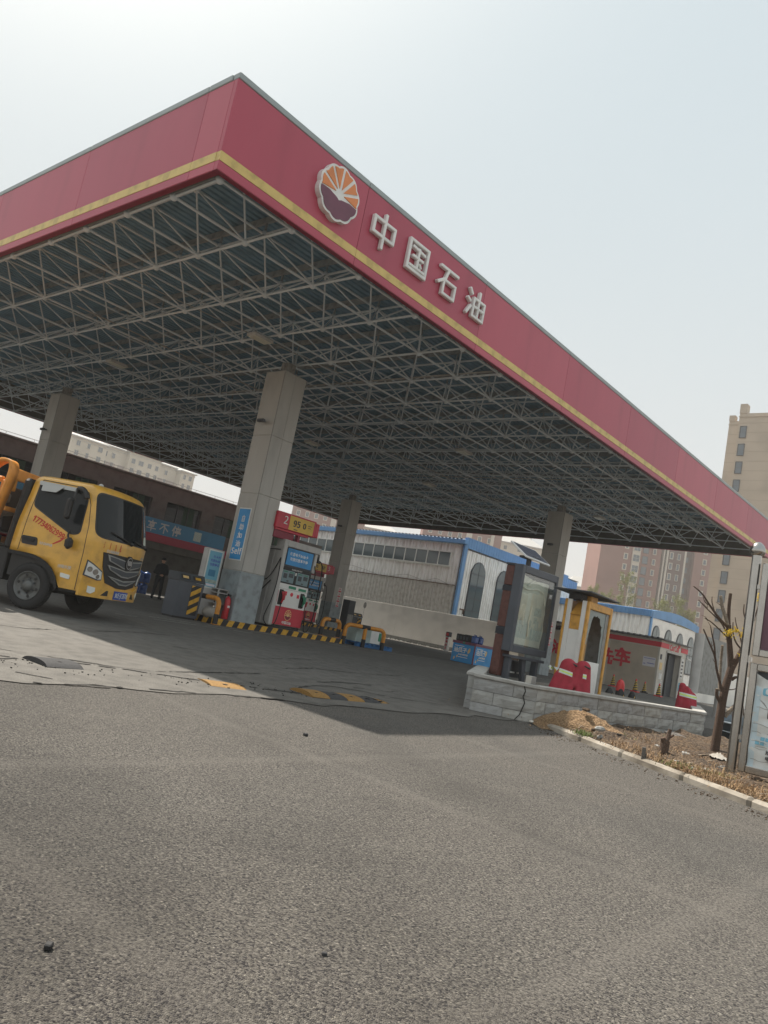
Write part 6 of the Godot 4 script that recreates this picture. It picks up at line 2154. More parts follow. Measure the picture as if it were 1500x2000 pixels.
	m.tube(Vector3(-0.8, 0.38, -0.12), Vector3(0.8, 0.38, -0.12), 0.06)
	m.tube(Vector3(-0.8, 0.38, -3.5), Vector3(0.8, 0.38, -3.5), 0.08)
	m.lohi(Vector3(-0.90, 0.40, -1.4), Vector3(-0.50, 0.95, -0.66), 0.02)
	put("chassis", m.done(), M.black, o)
	m = Mesher.new()
	m.box(Vector3(-0.78, 1.55, -0.66), Vector3(0.32, 1.25, 0.15), Basis(Vector3.RIGHT, 0.075), 0.05)
	put("air_intake", m.done(), M.black, o)
	# orange bed with an arched guard at its head
	m = Mesher.new()
	m.lohi(Vector3(-1.08, 1.02, -6.6), Vector3(1.08, 1.16, -1.25), 0.02)
	put("bed", m.done(), M.flatbed, o)
	var prof := spline([Vector3(0, 1.05, -1.66), Vector3(0, 1.5, -1.52), Vector3(0, 1.95, -1.40), Vector3(0, 2.22, -1.28), Vector3(0, 2.38, -1.12), Vector3(0, 2.42, -0.97), Vector3(0, 2.36, -0.85), Vector3(0, 2.15, -0.82), Vector3(0, 1.7, -0.90), Vector3(0, 1.1, -1.0)], 5)
	for s in [-1.0, 1.0]:
		m = Mesher.new()
		m.smooth(true)
		for k in prof.size() - 1:
			var d: Vector3 = (prof[k + 1] - prof[k]).normalized()
			var n := Vector3(0, d.z, -d.y) * -0.045
			var xa: float = s * 1.05 - 0.11; var xb: float = s * 1.05 + 0.11
			var p: Vector3 = prof[k]; var q: Vector3 = prof[k + 1]
			var d2: Vector3 = (prof[mini(k + 2, prof.size() - 1)] - prof[k + 1]).normalized() if k + 2 < prof.size() else d
			var n2 := Vector3(0, d2.z, -d2.y) * -0.045
			m.quad(Vector3(xa, p.y, p.z), Vector3(xb, p.y, p.z), Vector3(xb, q.y, q.z), Vector3(xa, q.y, q.z))
			m.quad(Vector3(xb, p.y, p.z) + n, Vector3(xa, p.y, p.z) + n, Vector3(xa, q.y, q.z) + n2, Vector3(xb, q.y, q.z) + n2)
			m.quad(Vector3(xa, p.y, p.z) + n, Vector3(xa, p.y, p.z), Vector3(xa, q.y, q.z), Vector3(xa, q.y, q.z) + n2)
			m.quad(Vector3(xb, p.y, p.z), Vector3(xb, p.y, p.z) + n, Vector3(xb, q.y, q.z) + n2, Vector3(xb, q.y, q.z))
		put("arched_guard", m.done(), M.flatbed, o)
	m = Mesher.new()
	m.lohi(Vector3(-0.94, 2.10, -0.93), Vector3(0.94, 2.30, -0.86), 0.012)
	m.lohi(Vector3(-0.94, 1.9, -0.93), Vector3(-0.84, 2.10, -0.86), 0.01)
	m.lohi(Vector3(-0.93, 1.55, -0.97), Vector3(0.94, 1.63, -0.91), 0.012)
	put("cross_beam", m.done(), M.flatbed, o)
	m = Mesher.new()
	m.tube(Vector3(-1.16, 1.98, -1.75), Vector3(-1.16, 2.0, -1.36), 0.05, -1, 10)
	put("steel_pin", m.done(), M.chrome, o)
	m = Mesher.new()
	for q in [[1.15, 0.0], [1.3, 0.05], [1.45, -0.04]]:
		m.tube(Vector3(-0.9, q[0], -1.2 + q[1]), Vector3(0.9, q[0], -1.2 + q[1]), 0.028)
	m.path(spline([Vector3(-0.92, 0.9, -1.35), Vector3(-0.95, 1.25, -1.3), Vector3(-0.9, 1.6, -1.15), Vector3(-0.7, 1.9, -1.1)]), 0.02, 6)
	m.path(spline([Vector3(-0.95, 0.8, -1.2), Vector3(-0.98, 1.1, -1.15), Vector3(-0.93, 1.4, -1.22), Vector3(-0.6, 1.6, -1.2)]), 0.018, 6)
	put("red_pipe", m.done(), M.pumpred_dark, o)
	m = Mesher.new()
	m.tube(Vector3(-0.86, 1.50, -1.16), Vector3(-0.2, 1.62, -1.16), 0.11, -1, 14)
	m.box(Vector3(-0.80, 1.78, -1.1), Vector3(0.2, 0.16, 0.2), Basis(Vector3.UP, 0.2), 0.02)
	put("winch", m.done(), M.grey, o)
	m = Mesher.new()
	m.lohi(Vector3(-0.7, 1.2, -1.15), Vector3(0.8, 2.0, -1.08), 0.02)
	m.box(Vector3(-0.84, 1.02, -1.1), Vector3(0.2, 0.22, 0.3), Basis(), 0.02)
	put("hydraulic_block", m.done(), M.darkgrey, o)
	m = Mesher.new()
	m.box(Vector3(-0.85, 1.98, -1.05), Vector3(0.14, 0.2, 0.16), Basis(), 0.02)
	m.box(Vector3(-0.88, 2.08, -1.16), Vector3(0.1, 0.1, 0.1), Basis(), 0.02)
	put("orange_bracket", m.done(), M.flatbed, o)

# ---------------------------------------------------------------- a person as one skin round a skeleton
func figure(bones: Array, cell: float, blend: float) -> ArrayMesh:
	var lo := Vector3.INF; var hi := -Vector3.INF
	for b in bones:
		for e in [[b[0], b[2]], [b[1], b[3]]]:
			var p: Vector3 = e[0]
			lo = lo.min(p - Vector3.ONE * (e[1] + 0.06)); hi = hi.max(p + Vector3.ONE * (e[1] + 0.06))
	var n := Vector3i((hi - lo) / cell) + Vector3i.ONE * 2
	var field := PackedFloat32Array()
	field.resize(n.x * n.y * n.z)
	var id := func(i: int, j: int, k: int) -> int: return (i * n.y + j) * n.z + k
	for i in n.x:
		for j in n.y:
			for k in n.z:
				var p := lo + Vector3(i, j, k) * cell
				var d := 1e3
				for b in bones:
					var a: Vector3 = b[0]; var ab: Vector3 = b[1] - a
					var t := clampf((p - a).dot(ab) / maxf(ab.length_squared(), 1e-6), 0.0, 1.0)
					var q := p - (a + ab * t)
					if b.size() > 4: q = q / b[4]
					var e: float = q.length() - lerpf(b[2], b[3], t)
					var h := clampf(0.5 + 0.5 * (d - e) / blend, 0.0, 1.0)
					d = lerpf(d, e, h) - blend * h * (1.0 - h)
				field[(i * n.y + j) * n.z + k] = d
	var at := {}
	for i in n.x - 1:
		for j in n.y - 1:
			for k in n.z - 1:
				var s := Vector3.ZERO
				var c := 0
				for e in [[0, 0, 0, 1, 0, 0], [0, 1, 0, 1, 1, 0], [0, 0, 1, 1, 0, 1], [0, 1, 1, 1, 1, 1], [0, 0, 0, 0, 1, 0], [1, 0, 0, 1, 1, 0], [0, 0, 1, 0, 1, 1], [1, 0, 1, 1, 1, 1], [0, 0, 0, 0, 0, 1], [1, 0, 0, 1, 0, 1], [0, 1, 0, 0, 1, 1], [1, 1, 0, 1, 1, 1]]:
					var fa := field[id.call(i + e[0], j + e[1], k + e[2])]; var fb := field[id.call(i + e[3], j + e[4], k + e[5])]
					if (fa < 0) != (fb < 0):
						s += Vector3(i + e[0], j + e[1], k + e[2]).lerp(Vector3(i + e[3], j + e[4], k + e[5]), fa / (fa - fb))
						c += 1
				if c: at[id.call(i, j, k)] = lo + s / c * cell
	var m := Mesher.new()
	m.smooth(true)
	for i in range(1, n.x - 1):
		for j in range(1, n.y - 1):
			for k in range(1, n.z - 1):
				var f0 := field[id.call(i, j, k)] < 0
				for ax in 3:
					var d := [Vector3i(1, 0, 0), Vector3i(0, 1, 0), Vector3i(0, 0, 1)][ax] as Vector3i
					var f1 := field[id.call(i + d.x, j + d.y, k + d.z)] < 0
					if f0 == f1: continue
					var u := [Vector3i(0, 1, 0), Vector3i(0, 0, 1), Vector3i(1, 0, 0)][ax] as Vector3i
					var w := [Vector3i(0, 0, 1), Vector3i(1, 0, 0), Vector3i(0, 1, 0)][ax] as Vector3i
					var c := Vector3i(i, j, k)
					var q := []
					for o in [c - u - w, c - w, c, c - u]: q.append(at.get(id.call(o.x, o.y, o.z)))
					if q.has(null): continue
					if f0: m.quad(q[0], q[1], q[2], q[3])
					else: m.quad(q[3], q[2], q[1], q[0])
	return m.done()

func build_person():
	var at := Vector3(19.3, gy(19.3, -28.9), -28.9)
	var o := thing("person", "person in dark coat and cap standing with hands together beyond the truck", "person", at, -0.35)
	var V := func(x: float, y: float, z: float) -> Vector3: return Vector3(x, y, z)
	var bones := [
		[V.call(0, 0.95, 0), V.call(0, 1.22, 0.0), 0.155, 0.15, Vector3(1.12, 1, 0.85)], [V.call(0, 1.2, 0.0), V.call(0, 1.38, -0.01), 0.17, 0.15, Vector3(1.18, 1, 0.85)],
		[V.call(-0.14, 1.42, 0), V.call(0.14, 1.42, 0), 0.085, 0.085], [V.call(0, 1.42, 0), V.call(0, 1.53, 0.01), 0.065, 0.06],
		[V.call(-0.09, 0.94, 0), V.call(-0.13, 0.50, 0.02), 0.105, 0.07], [V.call(-0.13, 0.50, 0.02), V.call(-0.15, 0.09, -0.02), 0.07, 0.055],
		[V.call(0.09, 0.94, 0), V.call(0.13, 0.50, 0.03), 0.105, 0.07], [V.call(0.13, 0.50, 0.03), V.call(0.16, 0.09, -0.01), 0.07, 0.055],
		[V.call(-0.15, 0.06, -0.04), V.call(-0.18, 0.045, 0.16), 0.05, 0.04], [V.call(0.16, 0.06, -0.03), V.call(0.20, 0.045, 0.16), 0.05, 0.04],
		[V.call(-0.19, 1.40, 0), V.call(-0.27, 1.13, 0.0), 0.068, 0.055], [V.call(-0.27, 1.13, 0.0), V.call(-0.06, 1.04, 0.20), 0.055, 0.042],
		[V.call(0.19, 1.40, 0), V.call(0.27, 1.13, 0.0), 0.068, 0.055], [V.call(0.27, 1.13, 0.0), V.call(0.07, 1.03, 0.21), 0.055, 0.042],
	]
	put("body", figure(bones, 0.022, 0.05), M.coat, o)
	var head := [[V.call(0, 1.60, 0.015), V.call(0, 1.68, 0.0), 0.075, 0.09, Vector3(0.88, 1, 1)], [V.call(0, 1.53, 0.0), V.call(0, 1.58, 0.01), 0.055, 0.055], [V.call(0, 1.575, 0.06), V.call(0, 1.60, 0.065), 0.03, 0.03], [V.call(0, 1.625, 0.09), V.call(0, 1.65, 0.085), 0.014, 0.01], [V.call(-0.083, 1.64, 0), V.call(-0.083, 1.67, 0), 0.014, 0.016], [V.call(0.083, 1.64, 0), V.call(0.083, 1.67, 0), 0.014, 0.016]]
	put("head", figure(head, 0.012, 0.03), M.skin, o)
	var m := Mesher.new()
	m.lathe([Vector2(0.096, 1.675), Vector2(0.102, 1.70), Vector2(0.09, 1.755), Vector2(0.05, 1.785), Vector2(0, 1.79)], Vector3(0, 0, -0.004), 18)
	m.box(Vector3(0, 1.685, 0.115), Vector3(0.13, 0.012, 0.09), Basis(Vector3.RIGHT, 0.2), 0.005)
	put("cap", m.done(), M.coat, o)
	for s in [-1.0, 1.0]:
		m = Mesher.new()
		m.ball(Vector3(s * 0.032, 1.655, 0.083), 0.011, 6, 4)
		put("eye", m.done(), M.ink, o)
		var hand := [[V.call(s * 0.06, 1.035, 0.21), V.call(s * 0.015, 1.02, 0.25), 0.036, 0.034, Vector3(1, 0.7, 1)]]
		for k in 4:
			var y := 1.045 - 0.017 * k
			hand.append([V.call(s * 0.015, y, 0.262), V.call(s * -0.025, y - 0.004, 0.272), 0.0095, 0.009])
			hand.append([V.call(s * -0.025, y - 0.004, 0.272), V.call(s * (-0.05 + 0.004 * absf(k - 1.3)), y - 0.008, 0.255), 0.009, 0.008])
		hand.append([V.call(s * 0.03, 1.05, 0.235), V.call(s * 0.01, 1.075, 0.262), 0.011, 0.0095])
		put("hand", figure(hand, 0.006, 0.008), M.skin, o)
	# blue water bottles stacked at the station door
	var g := gy(22.3, -34.6)
	var k := 0
	for q in [[21.9, 0.0, "lower left blue water bottle stacked beside the truck cab", -34.6], [22.35, 0.0, "lower right blue water bottle stacked by the dark entrance", -34.7], [21.95, 0.58, "upper left blue water bottle of the stack by the entrance", -34.62], [22.4, 0.58, "upper right blue water bottle of the stack by the entrance", -34.7]]:
		var bt := thing("water_bottle", q[2], "bottle", Vector3(q[0], g + q[1], q[3]), 0.0, "blue water bottles by the station door")
		m = Mesher.new()
		m.lathe([Vector2(0.0, 0.0), Vector2(0.19, 0.0), Vector2(0.21, 0.03), Vector2(0.21, 0.20), Vector2(0.19, 0.22), Vector2(0.21, 0.24), Vector2(0.21, 0.42), Vector2(0.15, 0.5), Vector2(0.05, 0.53), Vector2(0.05, 0.575), Vector2(0, 0.575)], Vector3.ZERO, 16)
		put("body", m.done(), M.barrelblue, bt)
		k += 1
# ---------------------------------------------------------------- buildings
var cache := {}
func box_mesh(s: Vector3, bev := 0.0) -> ArrayMesh:
	var key := str(s) + str(bev)
	if not cache.has(key):
		var m := Mesher.new()
		m.box(Vector3.ZERO, s, Basis(), bev)
		cache[key] = m.done()
	return cache[key]

# a window: surround, dark pane set back in it, and bars; all children of one part
func frame_mesh(w: float, h: float, t: float, d: float) -> ArrayMesh:
	var key := "frame%f%f%f%f" % [w, h, t, d]
	if not cache.has(key):
		var m := Mesher.new()
		m.lohi(Vector3(-w / 2 - t, -h / 2 - t, 0), Vector3(-w / 2, h / 2 + t, d)); m.lohi(Vector3(w / 2, -h / 2 - t, 0), Vector3(w / 2 + t, h / 2 + t, d))
		m.lohi(Vector3(-w / 2, h / 2, 0), Vector3(w / 2, h / 2 + t, d - 0.004)); m.lohi(Vector3(-w / 2, -h / 2 - t, 0), Vector3(w / 2, -h / 2, d + 0.05))
		cache[key] = m.done()
	return cache[key]

func window(o: Node3D, p: Vector3, b: Basis, w: float, h: float, t: float, fm: Material, pm: Material, nx := 2, ny := 1, bars: Material = null, d := 0.14):
	var f := put("window", frame_mesh(w, h, t, d), fm, o)
	f.transform = Transform3D(b, p)
	for i in nx:
		for j in ny:
			var pw := w / nx - 0.05; var ph := h / ny - 0.05
			var g := put("pane", box_mesh(Vector3(pw, ph, 0.03)), pm, f)
			g.position = Vector3(-w / 2 + w * (i + 0.5) / nx, -h / 2 + h * (j + 0.5) / ny, 0.03)
	var bk := put("sash", box_mesh(Vector3(w, h, 0.03)), bars if bars else fm, f)
	bk.position = Vector3(0, 0, 0.012)

func ribbed(m: Mesher, a: Vector3, along: Vector3, len_: float, y0: float, y1: float, nrm: Vector3, pitch: float, depth: float):
	var x := 0.0
	var pr := [[0.0, 0.0], [0.45, 0.0], [0.55, 1.0], [0.90, 1.0], [1.0, 0.0]]
	while x < len_ - 0.001:
		for i in 4:
			var xa: float = minf(x + pr[i][0] * pitch, len_); var xb: float = minf(x + pr[i + 1][0] * pitch, len_)
			if xb - xa < 0.0005: continue
			var pa: Vector3 = a + along * xa + nrm * (pr[i][1] * depth); var pb: Vector3 = a + along * xb + nrm * (pr[i + 1][1] * depth)
			pa.y = y0; pb.y = y0
			var qa := pa; var qb := pb
			qa.y = y1; qb.y = y1
			m.quad(pa, pb, qb, qa)
		x += pitch

func build_station():
	var z := -41.0
	var o := thing("station_building", "dark shaded two storey station building behind the truck with blue banner", "building", Vector3(16, 0.37, -46))
	var holes := []
	for k in range(-4, 5): holes.append([23.05 + 3.65 * k, 23.05 + 3.65 * k + 2.6])
	# wall in courses round the window openings
	var m := Mesher.new()
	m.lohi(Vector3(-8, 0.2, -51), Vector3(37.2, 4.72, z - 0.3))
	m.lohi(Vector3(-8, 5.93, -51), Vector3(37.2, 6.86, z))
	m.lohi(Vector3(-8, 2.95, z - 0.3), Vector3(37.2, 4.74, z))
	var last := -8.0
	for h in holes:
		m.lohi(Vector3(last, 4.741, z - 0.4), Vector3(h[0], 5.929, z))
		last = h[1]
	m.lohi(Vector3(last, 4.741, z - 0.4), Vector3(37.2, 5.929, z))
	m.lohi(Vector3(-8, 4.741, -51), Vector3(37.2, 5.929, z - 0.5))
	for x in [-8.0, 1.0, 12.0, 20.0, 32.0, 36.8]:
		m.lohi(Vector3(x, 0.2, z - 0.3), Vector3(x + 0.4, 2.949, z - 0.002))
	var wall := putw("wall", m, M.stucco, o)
	m = Mesher.new()
	for y in [6.35, 5.6, 5.1]:
		m.lohi(Vector3(-8, y, z), Vector3(37.2, y + 0.012, z + 0.002))
	putw("wall_joint", m, M.darkgrey, o)
	m = Mesher.new()
	m.lohi(Vector3(-8.1, 6.86, -51.1), Vector3(37.3, 6.98, z + 0.08), 0.02)
	putw("roof_edge", m, M.stucco, o)
	m = Mesher.new()
	for k in 30:
		var x := -7.5 + 1.5 * k
		m.tube(Vector3(x, 6.98, z), Vector3(x, 7.12, z), 0.012, -1, 5)
	m.tube(Vector3(-8, 7.12, z), Vector3(37, 7.12, z), 0.014, -1, 5)
	putw("roof_rail", m, M.grey, o)
	for h in holes:
		var f := Mesher.new()
		var cx: float = (h[0] + h[1]) / 2
		f.lohi(Vector3(h[0] + 0.01, 4.75, z - 0.25), Vector3(h[1] - 0.01, 5.92, z - 0.22))
		var wn := putw("window", f, M.glass, o)
		f = Mesher.new()
		for x in [h[0] + 0.01, cx - 0.4, cx + 0.4, h[1] - 0.06]:
			f.lohi(Vector3(x, 4.75, z - 0.22), Vector3(x + 0.05, 5.92, z - 0.17))
		putw("window_bar", f, M.darkgrey, wn)
		f = Mesher.new()
		f.lohi(Vector3(cx + 0.1, 4.8, z - 0.218), Vector3(cx + 0.9, 5.9, z - 0.214))
		putw("curtain", f, M.pumpgreen, wn)
	# awning band with the banner
	m = Mesher.new()
	m.lohi(Vector3(8, 3.84, z + 0.002), Vector3(31.1, 4.72, z + 0.55))
	var bn := putw("blue_banner", m, M.bannerblue, o)
	m = Mesher.new()
	m.lohi(Vector3(8, 3.37, z + 0.002), Vector3(32.2, 3.838, z + 0.6))
	putw("red_band", m, M.bannerred, o)
	m = Mesher.new()
	m.lohi(Vector3(8, 2.93, z + 0.002), Vector3(32.0, 3.368, z + 0.45))
	putw("awning_soffit", m, M.stucco, o)
	m = Mesher.new()
	han_strokes(m, "优惠享不停", 0.58, 0.30, 0.075, 0.004, Transform3D(Basis(), Vector3(23.6, 3.98, z + 0.551)))
	putw("banner_lettering", m, M.letter_side, bn)
	m = Mesher.new()
	m.lohi(Vector3(28.7, 3.98, z + 0.551), Vector3(29.25, 4.55, z + 0.556))
	putw("pale_square", m, M.poster_tint, bn)
	# shop front: dark glass doors between posts
	m = Mesher.new()
	m.lohi(Vector3(-8, 0.2, z - 1.0), Vector3(37.2, 2.95, z - 0.95))
	putw("shop_glass", m, M.glass, o)
	m = Mesher.new()
	var x := 8.0
	while x < 36.0:
		m.lohi(Vector3(x, 0.2, z - 0.95), Vector3(x + 0.06, 2.94, z - 0.88))
		x += 1.4
	m.lohi(Vector3(-8, 2.2, z - 0.947), Vector3(37, 2.27, z - 0.89))
	putw("shop_mullion", m, M.grey, o)

func build_far_wall():
	var o := thing("boundary_wall", "long pale plastered boundary wall in front of the corrugated warehouse", "wall", Vector3(41.2, 0.37, -34))
	var z := -50.0
	var m: Mesher
	while z < -22.0:
		m = Mesher.new()
		m.lohi(Vector3(41.2, 0.62, z + 0.004), Vector3(41.42, 2.66, z + 4.096), 0.006)
		putw("wall_bay", m, M.wallwhite, o)
		m = Mesher.new()
		m.lohi(Vector3(41.17, 0.30, z + 0.001), Vector3(41.45, 0.62, z + 4.099))
		putw("grey_plinth", m, M.grey, o)
		z += 4.1
	m = Mesher.new()
	m.ball(Vector3(41.2, 2.28, -36.6), 0.2, 10, 6, Vector3(0.02, 1.1, 0.75))
	m.lohi(Vector3(41.194, 1.4, -36.62), Vector3(41.199, 2.2, -36.6))
	m.lohi(Vector3(41.194, 1.0, -36.66), Vector3(41.1985, 1.25, -36.63))
	putw("stain", m, M.grey, o)
	# beyond the corner the same wall runs on towards the car wash
	var w2 := thing("boundary_wall", "short pale wall stub right of the car wash door", "wall", Vector3(43, 0.37, -14))
	m = Mesher.new()
	m.lohi(Vector3(42.6, 0.3, -14.4), Vector3(62, 2.3, -14.15), 0.01)
	putw("wall_bay", m, M.wallwhite, w2)
	# kerb strip of loose bits at its foot
	rng.seed = 77
	m = Mesher.new()
	for k in 60:
		var zz := rng.randf_range(-40, -27)
		m.box(Vector3(rng.randf_range(40.6, 41.1), gy(40.8, zz) + 0.03, zz), Vector3(rng.randf_range(0.03, 0.12), 0.05, rng.randf_range(0.03, 0.12)), Basis(Vector3.UP, rng.randf() * 3))
	var d := put("litter", m.done(), M.reflect)
	tag(d, "white scraps of litter along the foot of the boundary wall", "litter", "", "stuff")
	# lane marks
	for k in 6:
		m = Mesher.new()
		var p := Vector3(27.5 + 1.7 * k, 0, -22.6 + 0.35 * k)
		m.quad(on(p.x, p.z + 0.08, 0.012), on(p.x + 0.9, p.z + 0.08, 0.012), on(p.x + 0.9, p.z - 0.08, 0.012), on(p.x, p.z - 0.08, 0.012))
		var lm := put("lane_mark", m.done(), M.crack)
		tag(lm, "dark patched joint in the concrete before the boundary wall", "", "", "structure")

func arched(w: float, h: float) -> PackedVector2Array:
	var p := [Vector2(-w / 2, 0), Vector2(w / 2, 0)]
	p += arc(Vector2(0, h - w / 2 * 1.15), 1.0, 0, PI, 12).map(func(q: Vector2) -> Vector2: return Vector2(q.x * w / 2, (q.y - (h - w / 2 * 1.15)) * w / 2 * 1.15 + h - w / 2 * 1.15))
	return PackedVector2Array(p)

func arch_window(o: Node3D, x: float, y: float, z: float, w: float, h: float, rows: int):
	var poly := arched(w, h)
	var m := Mesher.new()
	m.prism(Geometry2D.offset_polygon(poly, 0.05)[0], lay(x, y, z), 0.05)
	var fr := putw("arched_window", m, M.darkgrey, o)
	for i in 2:
		for r in rows:
			var y0 := h * r / rows + 0.03; var y1 := h * (r + 1) / rows - 0.03
			var cell := PackedVector2Array([Vector2(-w / 2 + i * w / 2 + 0.03, y0), Vector2(i * w / 2 - 0.03, y0), Vector2(i * w / 2 - 0.03, y1), Vector2(-w / 2 + i * w / 2 + 0.03, y1)])
			for pc in Geometry2D.intersect_polygons(poly, cell):
				m = Mesher.new()
				m.prism(pc, lay(x, y, z + 0.03), 0.03)
				putw("pane", m, M.paneglass, fr)

func build_warehouses():
	# the nearer one
	var X := 43.0; var Zc := -30.4; var H := 7.55
	var o := thing("corrugated_warehouse", "white corrugated warehouse with blue trim and tall arched windows on its end", "warehouse", Vector3(50, 0.37, -45))
	var m := Mesher.new()
	ribbed(m, Vector3(X, 0, -78), Vector3(0, 0, 1), 47.4, 4.66, H, Vector3(-1, 0, 0), 0.30, 0.05)
	ribbed(m, Vector3(X, 0, -78), Vector3(0, 0, 1), 37.2, 0.3, 4.66, Vector3(-1, 0, 0), 0.30, 0.05)
	putw("front_cladding", m, M.corrugate, o)
	m = Mesher.new()
	ribbed(m, Vector3(X - 0.02, 0, -40.8), Vector3(0, 0, 1), 10.2, 0.3, 4.66, Vector3(-1, 0, 0), 0.30, 0.05)
	putw("patched_cladding", m, M.corrugate_old, o)
	m = Mesher.new()
	m.lohi(Vector3(X - 0.09, 4.64, -40.8), Vector3(X - 0.06, 4.70, -30.6))
	putw("rusty_joint", m, M.rust, o)
	m = Mesher.new()
	m.path(spline([Vector3(X - 0.1, 4.95, -40.6), Vector3(X - 0.1, 5.1, -40.2), Vector3(X - 0.12, 4.85, -38.4), Vector3(X - 0.12, 4.62, -36.8), Vector3(X - 0.12, 4.9, -35.4), Vector3(X - 0.12, 4.95, -34.6), Vector3(X - 0.12, 4.72, -33.2), Vector3(X - 0.12, 4.95, -32.2), Vector3(X - 0.12, 4.7, -31.2), Vector3(X - 0.12, 4.7, -30.7)]), 0.012, 5)
	putw("loose_cable", m, M.grey, o)
	m = Mesher.new()
	m.lohi(Vector3(X + 0.02, 0.3, -78), Vector3(60.0, H - 0.1, Zc - 0.1))
	putw("core", m, M.grey, o)
	m = Mesher.new()
	m.lohi(Vector3(X - 0.35, H - 0.05, -78), Vector3(X + 0.1, H + 0.26, Zc + 0.2), 0.02)
	putw("eave_gutter", m, M.trimblue, o)
	m = Mesher.new()
	var zz := -78.0
	while zz < Zc:
		m.lohi(Vector3(X - 0.38, H + 0.26, zz), Vector3(X + 6.0, H + 0.31, zz + 0.16))
		zz += 0.32
	m.lohi(Vector3(X - 0.1, H + 0.2, -78), Vector3(60, H + 0.262, Zc))
	putw("roof_sheet", m, M.sheetblue, o)
	m = Mesher.new()
	m.lohi(Vector3(X - 0.12, 0.3, Zc - 0.02), Vector3(X + 0.25, H + 0.2, Zc + 0.12))
	putw("corner_trim", m, M.trimblue, o)
	# strip of windows, pane by pane
	var fz := -56.0
	while fz < -31.5:
		var run := mini(10, int((-31.2 - fz) / 1.0))
		fz += 0.0
		for k in 24:
			var z0 := -55.3 + 1.0 * k
			if z0 + 1.0 > -31.2: break
			m = Mesher.new()
			m.lohi(Vector3(X - 0.085, 5.96, z0), Vector3(X - 0.06, 6.84, z0 + 0.93))
			putw("strip_window_pane", m, M.paneglass, o)
		break
	m = Mesher.new()
	for k in 25:
		var z0 := -55.35 + 1.0 * k
		m.lohi(Vector3(X - 0.12, 5.93, z0 - 0.02), Vector3(X - 0.05, 6.86, z0 + 0.045))
	m.lohi(Vector3(X - 0.14, 5.86, -55.4), Vector3(X - 0.05, 5.94, -31.2)); m.lohi(Vector3(X - 0.13, 6.85, -55.4), Vector3(X - 0.05, 6.92, -31.2))
	putw("strip_window_frame", m, M.reflect, o)
	m = Mesher.new()
	ribbed(m, Vector3(X + 0.02, 0, Zc), Vector3(1, 0, 0), 16.5, 0.3, 7.2, Vector3(0, 0, 1), 0.28, 0.045)
	putw("end_cladding", m, M.corrugate, o)
	m = Mesher.new()
	var xx := 0.0
	while xx < 16.4:      # ribbed blue fascia that bends down at its far end
		var y0 := 7.30; var y1 := 8.02
		var drop0 := -0.35 * smoothstep(10.0, 16.4, xx); var drop1 := -0.35 * smoothstep(10.0, 16.4, xx + 0.32)
		m.quad(Vector3(X + xx, y0 + drop0, Zc + 0.10), Vector3(X + xx + 0.27, y0 + drop1, Zc + 0.10), Vector3(X + xx + 0.27, y1 + drop1, Zc + 0.10), Vector3(X + xx, y1 + drop0, Zc + 0.10))
		m.quad(Vector3(X + xx + 0.27, y0 + drop1, Zc + 0.10), Vector3(X + xx + 0.295, y0 + drop1, Zc + 0.07), Vector3(X + xx + 0.295, y1 + drop1, Zc + 0.07), Vector3(X + xx + 0.27, y1 + drop1, Zc + 0.10))
		m.quad(Vector3(X + xx + 0.295, y0 + drop1, Zc + 0.07), Vector3(X + xx + 0.32, y0 + drop1, Zc + 0.10), Vector3(X + xx + 0.32, y1 + drop1, Zc + 0.10), Vector3(X + xx + 0.295, y1 + drop1, Zc + 0.07))
		xx += 0.32
	m.lohi(Vector3(X, 7.4, Zc - 0.1), Vector3(X + 15.0, 7.98, Zc + 0.05))
	putw("end_fascia", m, M.trimblue, o)
	for k in 4: arch_window(o, 45.05 + 3.35 * k, 2.4, Zc + 0.045, 1.7, 4.2, 5)
	m = Mesher.new()
	m.tube(Vector3(43.6, 3.2, Zc + 0.1), Vector3(44.1, 3.2, Zc + 0.1), 0.05, -1, 8)
	m.tube(Vector3(44.0, 2.9, Zc + 0.1), Vector3(44.0, 3.2, Zc + 0.1), 0.04, -1, 8)
	putw("red_pipe", m, M.rust, o)
	m = Mesher.new()
	m.lohi(Vector3(40.2, 5.0, -43.8), Vector3(40.9, 6.0, -42.9), 0.02)
	for k in 6: m.lohi(Vector3(40.17, 5.1 + 0.14 * k, -43.7), Vector3(40.2, 5.18 + 0.14 * k, -43.0))
	m.lohi(Vector3(40.5, 0.3, -43.4), Vector3(40.6, 5.0, -43.3))
	var hd := thing("louvred_box", "pale louvred box on a post behind the fuel dispensers", "box", Vector3(40.5, 0.37, -43.4))
	putw("body", m, M.offwhite, hd)
	# the one behind the car wash
	var o2 := thing("blue_roofed_hall", "long white hall with blue roof edge and small arched windows behind the car wash", "warehouse", Vector3(54, 0.37, -28))
	var X2 := 50.0; var Z2 := -19.9
	m = Mesher.new()
	ribbed(m, Vector3(X2, 0, -45), Vector3(0, 0, 1), 25.1, 0.3, 5.0, Vector3(-1, 0, 0), 0.28, 0.045)
	putw("front_cladding", m, M.corrugate, o2)
	m = Mesher.new()
	m.lohi(Vector3(X2 - 0.2, 5.0, -45), Vector3(X2 + 0.02, 5.42, Z2 + 0.06))
	for k in 84: m.lohi(Vector3(X2 - 0.23, 5.02, -44.9 + 0.3 * k), Vector3(X2 - 0.2, 5.40, -44.72 + 0.3 * k))
	m.lohi(Vector3(X2 - 0.06, 0.3, Z2 - 0.04), Vector3(X2 + 0.16, 5.0, Z2 + 0.06))
	putw("blue_edge", m, M.trimblue, o2)
	m = Mesher.new()
	m.lohi(Vector3(X2 + 0.02, 0.3, -45), Vector3(58.9, 5.0, Z2))
	putw("end_wall", m, M.white, o2)
	m = Mesher.new()
	var n := 12
